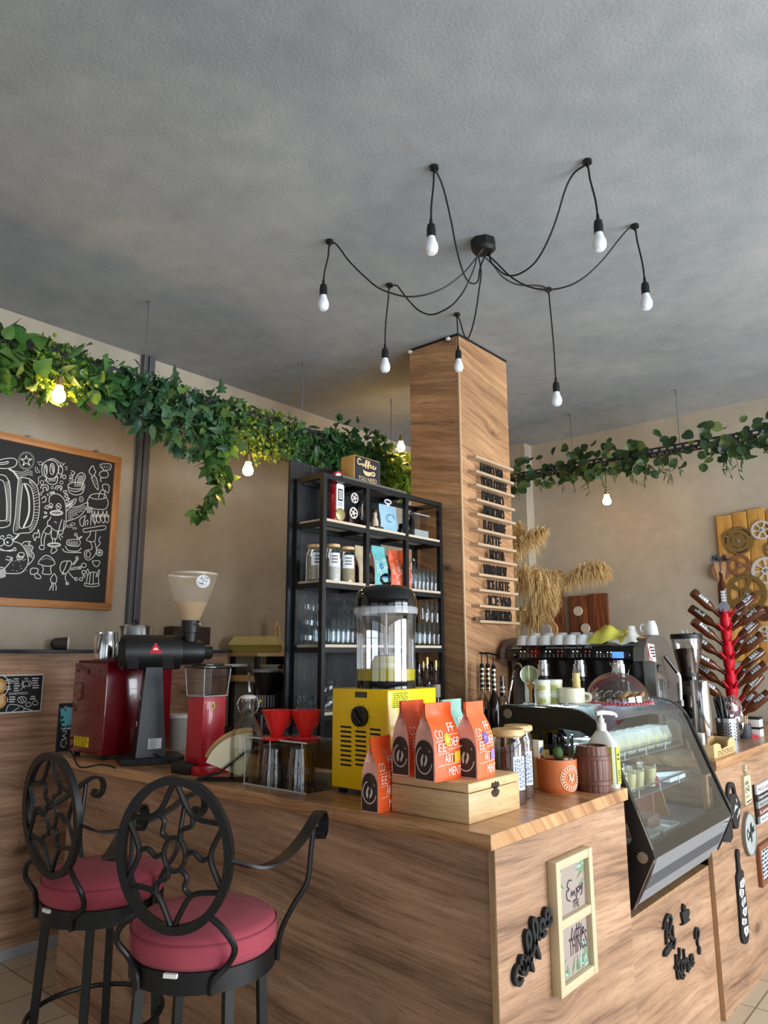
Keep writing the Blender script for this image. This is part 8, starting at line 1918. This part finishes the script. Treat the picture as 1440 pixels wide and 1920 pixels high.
for s_ in ([(835, 920), (830, 960), (845, 975)], [(855, 905), (848, 955), (866, 955)], [(880, 900), (866, 925), (884, 945)], [(838, 1030), (830, 1100), (850, 1140)], [(860, 1030), (856, 1080), (872, 1090)], [(880, 1000), (878, 1080)], [(890, 1000), (905, 1000)], [(900, 1040), (890, 1080), (912, 1095)], [(840, 1210), (850, 1240)], [(862, 1190), (868, 1230)], [(885, 1180), (900, 1210)]): m.ribbon([F(*g_(*p), X=XA) for p in s_], .006, (XA+.0006, 0, 0), Y_, Z_)
m.poly([(XA+.0006, *F(*g_(*p), X=XA)) for p in ((850, 1320), (950, 1255), (955, 1275), (852, 1345))]); m.build('lettering', INK, t, ang=0, fix=False)
c = on(1407, 1564, x=XA); rz_ = F(1405, 1525, XA)[1]-c.z; t = thing('round_sign', 'round whitewashed plank sign with the word coffee in brush script', 'sign', (FX, c.y, c.z))
WPL = wood('whitewashed plank', (176, 182, 178), (156, 164, 162), (112, 122, 124), 'post', knots=False)
rr = max(.09, abs(rz_)); ry_ = rr
MB().along((FX+.0005, c.y, c.z), (FX+.016, c.y, c.z), [(0, 0), (rr, 0), (rr, .0155), (0, .0155)], 44).build('disc', WPL, t)
MB().along((FX+.0005, c.y, c.z), (FX+.018, c.y, c.z), [(rr, 0), (rr+.006, 0), (rr+.006, .0175), (rr-.002, .0175), (rr-.002, .015)], 44).build('edge', mat('grey rim wood', (120, 116, 108), .7), t)
m = MB(); k2 = lambda x, y: (c.y+rr*x, c.z+rr*y)
for s_ in ([(-.35, .15), (-.5, .3), (-.65, .05), (-.5, -.2), (-.3, -.05)], [(-.2, .1), (-.28, -.05), (-.15, -.1), (-.1, .08), (-.2, .1)], [(-.02, -.4), (.02, .3), (.1, .45), (.08, .1)], [(.12, -.35), (.18, .35), (.26, .5), (.24, .12)], [(.32, .05), (.44, .15), (.38, .25), (.32, .08), (.45, 0)], [(.5, .1), (.62, .2), (.56, .3), (.5, .12), (.68, .06)]): m.ribbon([k2(*p) for p in s_], rr*.10, (FX+.0170, 0, 0), Y_, Z_)
m.build('brush_lettering', INK, t, ang=0, fix=False)
# plank menu sign at the right edge
t = thing('plank_menu_sign', 'stack of coloured planks naming coffees at the right edge of the picture', 'sign', (FX, on(1440, 1500, x=FX).y, .8))
m6 = lambda u, v: (1200+u/6, 1360+v/6); XM = FX+.022; ya = F(*m6(1325, 800), X=XM)[0]; yb = ya+.30
zs_ = [F(*m6(1325, v), X=XM)[1] for v in (672, 790, 868, 955, 1050, 1140)]
PC = [((206, 206, 204), 'MOCHA', INK), ((32, 34, 36), 'Cappuccino', CHALK), ((150, 150, 150), 'Espresso', INK), ((96, 56, 40), 'Latte', CHALK), ((196, 202, 204), 'Ristretto', INK)]
for i, (col, wd, im) in enumerate(PC):
    dy = (-.0, -.012, 0, 0, .012)[i]; pk = MB().box((FX+.0005, ya+dy, zs_[i+1]+.002), (XM, yb, zs_[i]-.001), .001).build('plank', mat('plank %d' % i, col, .6), t, ang=0)
    m = MB(); m.text(wd, (XM+.0006, ya+dy+.025, zs_[i+1]+.012), Y_, Z_, (zs_[i]-zs_[i+1])*.42, .20); m.build('lettering', im, pk, ang=0, fix=False)
MB().box((FX+.0003, ya-.006, zs_[5]-.0), (FX+.010, ya+.02, zs_[0])).build('backing', BLACKM, t, ang=0)
t = thing('framed_sign', 'brown framed print cut off by the right edge, low on the bar front', 'picture', (FX, on(1440, 1640, x=FX).y, .6)); XF = FX+.022
ya = F(*m6(1345, 1380), X=XF)[0]; z1 = F(*m6(1345, 1375), X=XF)[1]; z0 = F(*m6(1370, 1850), X=XF)[1]; BF = mat('brown frame', (122, 76, 52), .5)
MB().box((FX+.0005, ya, z0), (XF, ya+.025, z1), .002).build('frame_side', BF, t); MB().box((FX+.0005, ya+.315, z0), (XF, ya+.34, z1), .002).build('frame_side', BF, t)
for a, b in ((z0, z0+.025), (z1-.025, z1)): MB().box((FX+.0005, ya+.025, a), (XF-.001, ya+.315, b), .002).build('frame_rail', BF, t)
p = MB().box((FX+.0005, ya+.024, z0+.024), (FX+.012, ya+.316, z1-.024)).build('print', mat('pale blue print', (196, 206, 206), .6), t, ang=0); m = MB(); scribX(m, (ya+.03, ya+.31, z0+.03, z1-.03), FX+.0122, 7, fill=.6); m.build('lettering', mat('navy ink', (52, 64, 84), .7), p, ang=0)
# black spatula board
s7 = lambda u, v: (1320+u/7.385, 1540+v/7.385)
t = plaque('spatula_board', 'long black spatula-shaped board with white letter shapes', 'sign', [s7(*p) for p in ((462, 400), (478, 384), (494, 400), (500, 480), (500, 560), (516, 660), (550, 690), (566, 900), (612, 1300), (628, 1600), (612, 1680), (580, 1705), (548, 1680), (528, 1600), (500, 1200), (462, 770), (480, 690), (470, 560), (458, 470))], FX+.012, .012, BLACKM)
XW = FX+.0128; m = MB(); mk_ = MB()
shapes = [((548, 775), (565, 830), (548, 915), (505, 920), (500, 845)), ((495, 935), (552, 940), (555, 1010), (525, 1070), (492, 1010)), ((572, 1040), (578, 1110), (545, 1195), (522, 1150), (530, 1090)), ((594, 1175), (590, 1290), (568, 1320), (535, 1270), (545, 1210)), ((530, 1345), (592, 1345), (592, 1410), (556, 1450), (528, 1420)), ((612, 1440), (618, 1530), (588, 1600), (560, 1540), (556, 1475))]
for sh in shapes: m.poly([(XW, *F(*s7(*p), X=XW)) for p in sh])
lt = m.build('white_shapes', WHITE, t, ang=0, fix=False)
m = MB()
for sh, ch in zip(shapes, 'ABBABA'):
    ys_ = [F(*s7(*p), X=XW) for p in sh]; cy = sum(p[0] for p in ys_)/len(ys_); cz_ = sum(p[1] for p in ys_)/len(ys_); m.text(ch, (XW+.0007, cy-.014, cz_-.013), Y_, Z_, .026, .028)
m.build('letters', INK, lt, ang=0, fix=False)

# ------------------------------------------------------------------ big chalkboard
BX_ = -4.318
yR, zT, zB = on(229, 858, x=BX_).y, on(115, 833, x=BX_).z, on(106, 1140, x=BX_).z; yL = .55
t = thing('chalkboard', 'big oak-framed chalkboard covered in white food doodles on the left wall', 'chalkboard', (LW, (yL+yR)/2, zB)); OKF = wood('golden oak frame', (196, 136, 80), (176, 116, 64), (136, 84, 44), 'wall', knots=False); fw_ = .045
for a, b in ((zT-fw_, zT), (zB, zB+fw_)): MB().box((LW+.001, yL, a), (BX_, yR, b), .003).build('frame_rail', OKF, t)
OKP = wood('golden oak upright', (196, 136, 80), (176, 116, 64), (136, 84, 44), 'post', knots=False)
for a, b in ((yL, yL+fw_), (yR-fw_, yR)): MB().box((LW+.001, a, zB+fw_), (BX_, b, zT-fw_), .003).build('frame_upright', OKP, t)
brd = MB().box((LW+.001, yL+fw_-.002, zB+fw_-.002), (BX_-.014, yR-fw_+.002, zT-fw_+.002)).build('slate', mat('slate black', (42, 41, 41), .75, var=.12, vs=3), t, ang=0)
for px, py in ((57, 817), (183, 844)): s = on(px, py, x=BX_); MB().rod((LW+.001, s.y, zT+.006), (BX_, s.y, zT+.006), .009, 10).build('wall_clip', STEELB, t)
XD = BX_-.0132
def D(x, y): s = on(x/5.646, 820+y/5.646, x=XD); return (s.y, s.z)
def E_(cx_, cy_, rx, ry, a0=0, a1=360, n=14): return [(cx_+rx*math.cos(R(a0+(a1-a0)*k/n)), cy_+ry*math.sin(R(a0+(a1-a0)*k/n))) for k in range(n+1)]
THIN, MID_, BOLD = .0028, .0044, .010
dr = {THIN: [], MID_: [], BOLD: []}
# big letters O and D with hatching
dr[MID_] += [[(-60, 395), (30, 398), (75, 430), (105, 520), (115, 700), (112, 860), (98, 930), (30, 955), (-60, 955)], [(-60, 450), (15, 452), (45, 490), (62, 600), (75, 720), (70, 850), (50, 880), (-60, 885)],
 [(195, 430), (178, 620), (160, 850), (145, 1010), (250, 1012), (320, 1005), (370, 950), (405, 850), (418, 720), (410, 600), (385, 510), (320, 445), (240, 425), (195, 430)], [(240, 490), (225, 640), (212, 800), (206, 950), (270, 955), (320, 930), (350, 850), (360, 740), (352, 620), (325, 530), (280, 492), (240, 490)]]
for k in range(24):
    y = 440+k*23; dr[THIN] += [[(160+38*(1-k/24), y+18), (200+30*(1-k/24), y-12)]] if y < 990 else []
    a = -80+k*7; dr[THIN].append([(300+62*math.cos(R(a)), 720+245*math.sin(R(a))), (300+108*math.cos(R(a-2)), 720+270*math.sin(R(a-2)))])
    dr[THIN].append([(62+.0*k, 480+k*18), (104, 462+k*18)])
dr[BOLD] += [[(262, 500), (300, 600), (310, 720), (300, 830), (250, 950)], [(95, 335), (150, 370), (195, 440)], [(205, 1020), (170, 1060), (135, 1088)]]
dr[MID_] += [[(-20, 245), (60, 225), (140, 222), (178, 250), (165, 300), (110, 325), (40, 330), (-20, 325)], [(-20, 270), (40, 265), (85, 255), (80, 275), (40, 285), (-20, 288)]]
# starfish and splashes
st_ = []
for k in range(10): a = R(-90+36*k); r = 62 if k % 2 == 0 else 24; st_.append((278+r*math.cos(a), 248+r*math.sin(a)))
dr[MID_].append(st_+[st_[0]])
for k in range(26): a = R(k*360/26); dr[THIN].append([(278+70*math.cos(a), 248+78*math.sin(a)), (278+88*math.cos(a), 248+98*math.sin(a))])
for y in (360, 380, 400): dr[THIN].append([(150, y-5), (230, y+10), (300, y-8), (345, y+8)])
# skull with headphones
dr[MID_] += [[(500, 420), (455, 400), (442, 330), (470, 265), (540, 240), (600, 270), (622, 340), (600, 400), (580, 425)], E_(483, 345, 17, 55), E_(552, 335, 24, 58), [(490, 250), (560, 225), (630, 270), (650, 320)], E_(640, 345, 24, 45), E_(680, 418, 18, 20), [(490, 430), (505, 480), (560, 500), (600, 480), (612, 420)], [(480, 425), (540, 440), (612, 415)], [(655, 390), (640, 430)]]
for k in range(6): dr[THIN].append([(515+14*k, 432), (518+13*k, 466)])
for k in range(9): dr[THIN].append([(475+2*k, 305+9*k), (490+1*k, 310+9*k)]); dr[THIN].append([(540+2*k, 295+9*k), (560+2*k, 300+9*k)])
dr[THIN] += [E_(445, 478, 18, 22, n=10), E_(650, 478, 17, 18, n=10), E_(553, 532, 12, 14, n=10), E_(484, 455, 8, 9, n=8), E_(432, 600, 12, 12, n=8), E_(506, 606, 8, 9, n=8), [(385, 520), (410, 480), (405, 430), (440, 410)], [(375, 312), (378, 365), (418, 370), (410, 350), (395, 345), (396, 318)], [(395, 265), (440, 258), (445, 288), (420, 292), (410, 275)], [(650, 262), (665, 285), (690, 270), (660, 300)], [(685, 318), (708, 312), (706, 340), (690, 342)]]
dr[MID_] += [[(430, 540), (442, 510), (500, 505), (512, 535), (505, 560), (492, 560), (490, 530), (455, 535), (460, 570), (440, 580)], [(580, 550), (600, 515), (655, 520), (650, 555), (640, 560), (640, 535), (610, 532), (605, 558)], [(440, 650), (470, 625), (485, 640), (480, 680), (445, 690)]]
# cactus bowl, carrot, radish
dr[MID_] += [[(795, 520), (800, 440), (830, 390), (870, 375), (902, 405), (895, 450), (860, 535)], E_(808, 512, 90, 36), [(720, 520), (735, 580), (800, 610), (870, 590), (895, 525)], [(740, 560), (800, 575), (880, 550)], [(755, 350), (790, 375), (775, 400), (750, 375)], [(735, 405), (770, 410), (765, 428), (735, 425)], [(732, 440), (770, 442), (770, 462), (732, 465)]]
for k in range(6): dr[THIN].append([(812+13*k, 520), (830+11*k, 410-2*k)])
dr[MID_] += [[(965, 425), (1000, 405), (1025, 450), (1042, 555), (1000, 510), (965, 425)], [(975, 405), (945, 370), (955, 330), (985, 300), (1000, 340), (1015, 360), (995, 400)], E_(1100, 392, 48, 38), [(1085, 425), (1060, 445), (1075, 470)], [(1090, 355), (1095, 335), (1070, 320), (1065, 285), (1110, 265), (1160, 280), (1178, 310), (1160, 345), (1120, 345), (1112, 358)]]
for k in range(4): dr[THIN].append([(978+10*k, 430+22*k), (998+8*k, 432+20*k)]); dr[THIN].append([(1080+26*k, 300), (1086+22*k, 325)])
# sausage fellow on a ring
dr[MID_] += [[(520, 690), (525, 630), (570, 598), (630, 610), (680, 660), (698, 740), (700, 850), (690, 950), (640, 990), (580, 985), (540, 950)], E_(538, 725, 20, 25), E_(620, 733, 26, 32), E_(598, 800, 68, 26), E_(598, 800, 60, 18), [(540, 840), (525, 870), (505, 890), (505, 930), (545, 950)], [(455, 1000), (510, 935), (545, 960), (520, 1025), (455, 1000)], [(545, 980), (545, 1060), (600, 1070), (610, 990)], [(455, 1010), (435, 1080), (440, 1140)], [(490, 1020), (470, 1080), (468, 1140)], E_(443, 1165, 28, 24), [(555, 1065), (555, 1115)], [(585, 1068), (582, 1112)], E_(573, 1138, 70, 22), E_(573, 1138, 58, 12), [(555, 1165), (540, 1210), (550, 1230), (590, 1210), (605, 1185), (580, 1170)], [(655, 870), (630, 950), (620, 1020), (660, 1020), (672, 960), (680, 880)], [(630, 1035), (625, 1060), (645, 1085)], [(645, 1040), (665, 1060)], [(575, 890), (600, 905)], [(525, 580), (535, 600), (548, 572), (558, 598), (570, 570), (578, 595)]]
dr[BOLD] += [[(612, 728), (626, 738)], [(534, 728), (542, 736)]]
for k in range(8): dr[THIN].append([(545+14*k, 788), (545+14*k, 812)])
dr[MID_] += [[(670, 570), (705, 565), (690, 600), (670, 570)], [(680, 625), (715, 600), (710, 640), (680, 625)], [(695, 665), (735, 640), (720, 672), (695, 665)], [(500, 718), (472, 745), (510, 758), (500, 718)], [(470, 785), (498, 800), (475, 808), (470, 785)], [(460, 840), (500, 830), (465, 855), (460, 840)]]
# wings
dr[MID_] += [[(695, 705), (740, 680), (805, 650), (790, 700), (730, 745)], [(705, 780), (740, 745), (830, 730), (930, 690), (905, 760), (850, 830), (770, 870), (700, 890)]]
for k in range(7):
    for j in range(5-k//2): x = 725+k*26; y = 770+j*22-k*8; dr[THIN].append(E_(x+8, y, 11, 9, 0, 180, 6))
for k in range(5): dr[THIN].append([(700, 720+5*k), (790-8*k, 668+12*k)])
# cauldron over fire
dr[MID_] += [E_(1040, 625, 88, 30), [(950, 620), (925, 680), (945, 740), (1040, 762), (1120, 755), (1145, 690), (1128, 640)], [(1040, 640), (1060, 580), (1085, 555), (1110, 580), (1100, 640)], [(1095, 560), (1085, 510), (1120, 495), (1155, 515), (1145, 590), (1110, 560)]]
for x in (1000, 1040, 1090, 1130): dr[MID_].append([(x-22, 870), (x-20, 810), (x-8, 840), (x, 775), (x+10, 850), (x+22, 815), (x+18, 890), (x, 905), (x-22, 870)])
for k in range(7): dr[THIN].append([(915+10*k, 740), (925+9*k, 800)])
dr[MID_] += [[(960, 930), (962, 840), (975, 815), (992, 850), (1005, 930)], [(880, 970), (1000, 950), (1112, 935), (1105, 975), (980, 990), (895, 1005), (880, 970)], [(850, 930), (845, 870), (880, 840), (905, 830), (890, 880), (880, 940), (850, 930)], [(900, 935), (905, 890), (930, 880), (925, 930)]]
# leaves, bowl, octopus-like tentacle, flask
dr[THIN] += [E_(770, 918, 25, 12), E_(735, 942, 30, 10), E_(790, 962, 20, 10), E_(860, 655, 22, 30), [(845, 650), (868, 640)], [(850, 668), (880, 660)]]
dr[MID_] += [[(710, 1090), (715, 1140), (830, 1150), (845, 1090), (780, 1080), (710, 1090)], [(690, 1150), (720, 1195), (820, 1205), (862, 1170)], [(660, 1180), (700, 1215), (860, 1220)], [(820, 1085), (815, 1040), (830, 1070), (850, 1055), (870, 1050), (835, 1080)], E_(803, 1030, 14, 14), [(960, 990), (950, 1040), (915, 1090), (1000, 1100), (1015, 1000)], [(955, 1100), (975, 1180), (905, 1200), (895, 1260), (930, 1300), (985, 1270), (1020, 1200), (1005, 1110)], [(1020, 1180), (1060, 1120), (1045, 1090), (1065, 1050)], E_(935, 1240, 22, 34), [(975, 1310), (1000, 1360), (1035, 1365), (1055, 1310), (975, 1310)], E_(1052, 1220, 34, 34)]
for k in range(8): dr[THIN].append([(722+14*k, 1100), (726+13*k, 1145)]); a = R(k*45); dr[THIN].append([(1052, 1220), (1052+30*math.cos(a), 1220+30*math.sin(a))])
# mushrooms, jellyfish helmet, rocket squid, viking helmet
dr[MID_] += [[(402, 1340), (420, 1300), (480, 1250), (540, 1270), (578, 1320), (570, 1350), (500, 1365), (402, 1340)], [(450, 1365), (460, 1400), (448, 1440), (490, 1450), (542, 1445), (535, 1400), (545, 1360)], [(320, 1430), (330, 1390), (375, 1385), (405, 1400), (385, 1440), (330, 1450), (320, 1430)], [(365, 1450), (380, 1490), (425, 1495), (430, 1470), (395, 1440)]]
for k in range(7): dr[THIN].append([(440+18*k, 1275+abs(k-3)*6), (444+18*k, 1284+abs(k-3)*6)])
dr[MID_] += [[(690, 1445), (645, 1420), (638, 1360), (665, 1315), (720, 1310)], [(655, 1450), (700, 1440), (745, 1380), (755, 1320), (720, 1310), (690, 1380), (655, 1450)], [(760, 1345), (790, 1320), (810, 1280)], [(775, 1355), (820, 1300), (830, 1285)], [(750, 1390), (800, 1375), (850, 1375)], [(748, 1405), (800, 1395), (850, 1390)], [(725, 1425), (760, 1470), (800, 1500)], [(700, 1450), (690, 1490), (712, 1550)], E_(815, 1275, 14, 12), E_(848, 1380, 12, 14), E_(806, 1500, 14, 16), E_(712, 1548, 16, 12)]
dr[MID_] += [[(575, 1440), (600, 1490), (590, 1540), (545, 1535), (538, 1490), (575, 1440)], [(550, 1540), (545, 1580), (520, 1620)], [(565, 1545), (560, 1620)], [(580, 1545), (595, 1580), (592, 1620)], [(540, 1575), (530, 1600)]]
dr[MID_] += [[(915, 1535), (935, 1450), (985, 1425), (1035, 1450), (1045, 1545)], [(895, 1540), (900, 1570), (980, 1582), (1045, 1570), (1040, 1548), (960, 1555), (895, 1540)], [(960, 1432), (945, 1550)], [(990, 1428), (985, 1552)], [(925, 1460), (915, 1420), (930, 1395), (945, 1435)], [(1025, 1450), (1015, 1475), (1050, 1450), (1050, 1400), (1030, 1440)], E_(888, 1355, 26, 22), E_(885, 1428, 18, 20), E_(890, 1470, 12, 13), E_(857, 1502, 18, 16)]
# fish with a grin
dr[MID_] += [E_(90, 1105, 46, 44), E_(12, 1110, 30, 40), [(-20, 1190), (60, 1200), (130, 1190), (155, 1165), (170, 1195), (145, 1200)], [(-20, 1160), (40, 1195), (110, 1205), (140, 1195)], [(140, 1100), (220, 1130), (280, 1220), (300, 1320), (260, 1400), (200, 1440), (60, 1440)], [(230, 1130), (260, 1105), (325, 1105), (300, 1130), (350, 1160), (335, 1200), (362, 1250), (345, 1300), (300, 1350)], [(185, 1300), (180, 1260), (210, 1220), (255, 1230), (240, 1280), (185, 1300)], [(70, 1260), (130, 1280), (100, 1330), (40, 1400)], [(60, 1290), (100, 1300), (130, 1270)], E_(15, 1430, 45, 55), [(-10, 1060), (30, 1040), (40, 1060)], [(75, 1045), (100, 1030), (140, 1060)]]
dr[BOLD] += [[(72, 1108), (84, 1116)]]
for k in range(9): dr[THIN].append([(250+6*k, 1140+14*k), (330+2*k, 1150+16*k)])
for k in range(16): x, y = rnd.uniform(130, 280), rnd.uniform(1280, 1430); dr[THIN].append([(x, y), (x+8, y-6)])
for k in range(9): dr[THIN].append([(190+6*k, 1240+5*k), (200+5*k, 1285-4*k)]); dr[THIN].append([(-20+9*k, 1395), (-14+9*k, 1475)])
dr[MID_] += [[(345, 1045), (370, 1010), (395, 1020), (405, 975), (418, 1020), (415, 1060), (385, 1055), (370, 1095), (355, 1060), (345, 1045)]]
lo_, hi_ = zB+fw_+.01, zT-fw_-.01
def ok_(p): return p[0] > yL+fw_ and p[0] < yR-fw_-.006 and lo_ < p[1] < hi_
for w_, nm in ((THIN, 'fine_chalk_lines'), (MID_, 'chalk_drawings'), (BOLD, 'thick_chalk_strokes')):
    m = MB(); 
    for i, s_ in enumerate(dr[w_]):
        P_ = [D(*p) for p in s_]
        P_ = [p for p in P_ if ok_(p)]
        if len(P_) > 1: m.ribbon(P_, w_, (XD+.0001*(i % 3), 0, 0), Y_, Z_)
    m.build(nm, CHALK, brd, ang=0, fix=False)
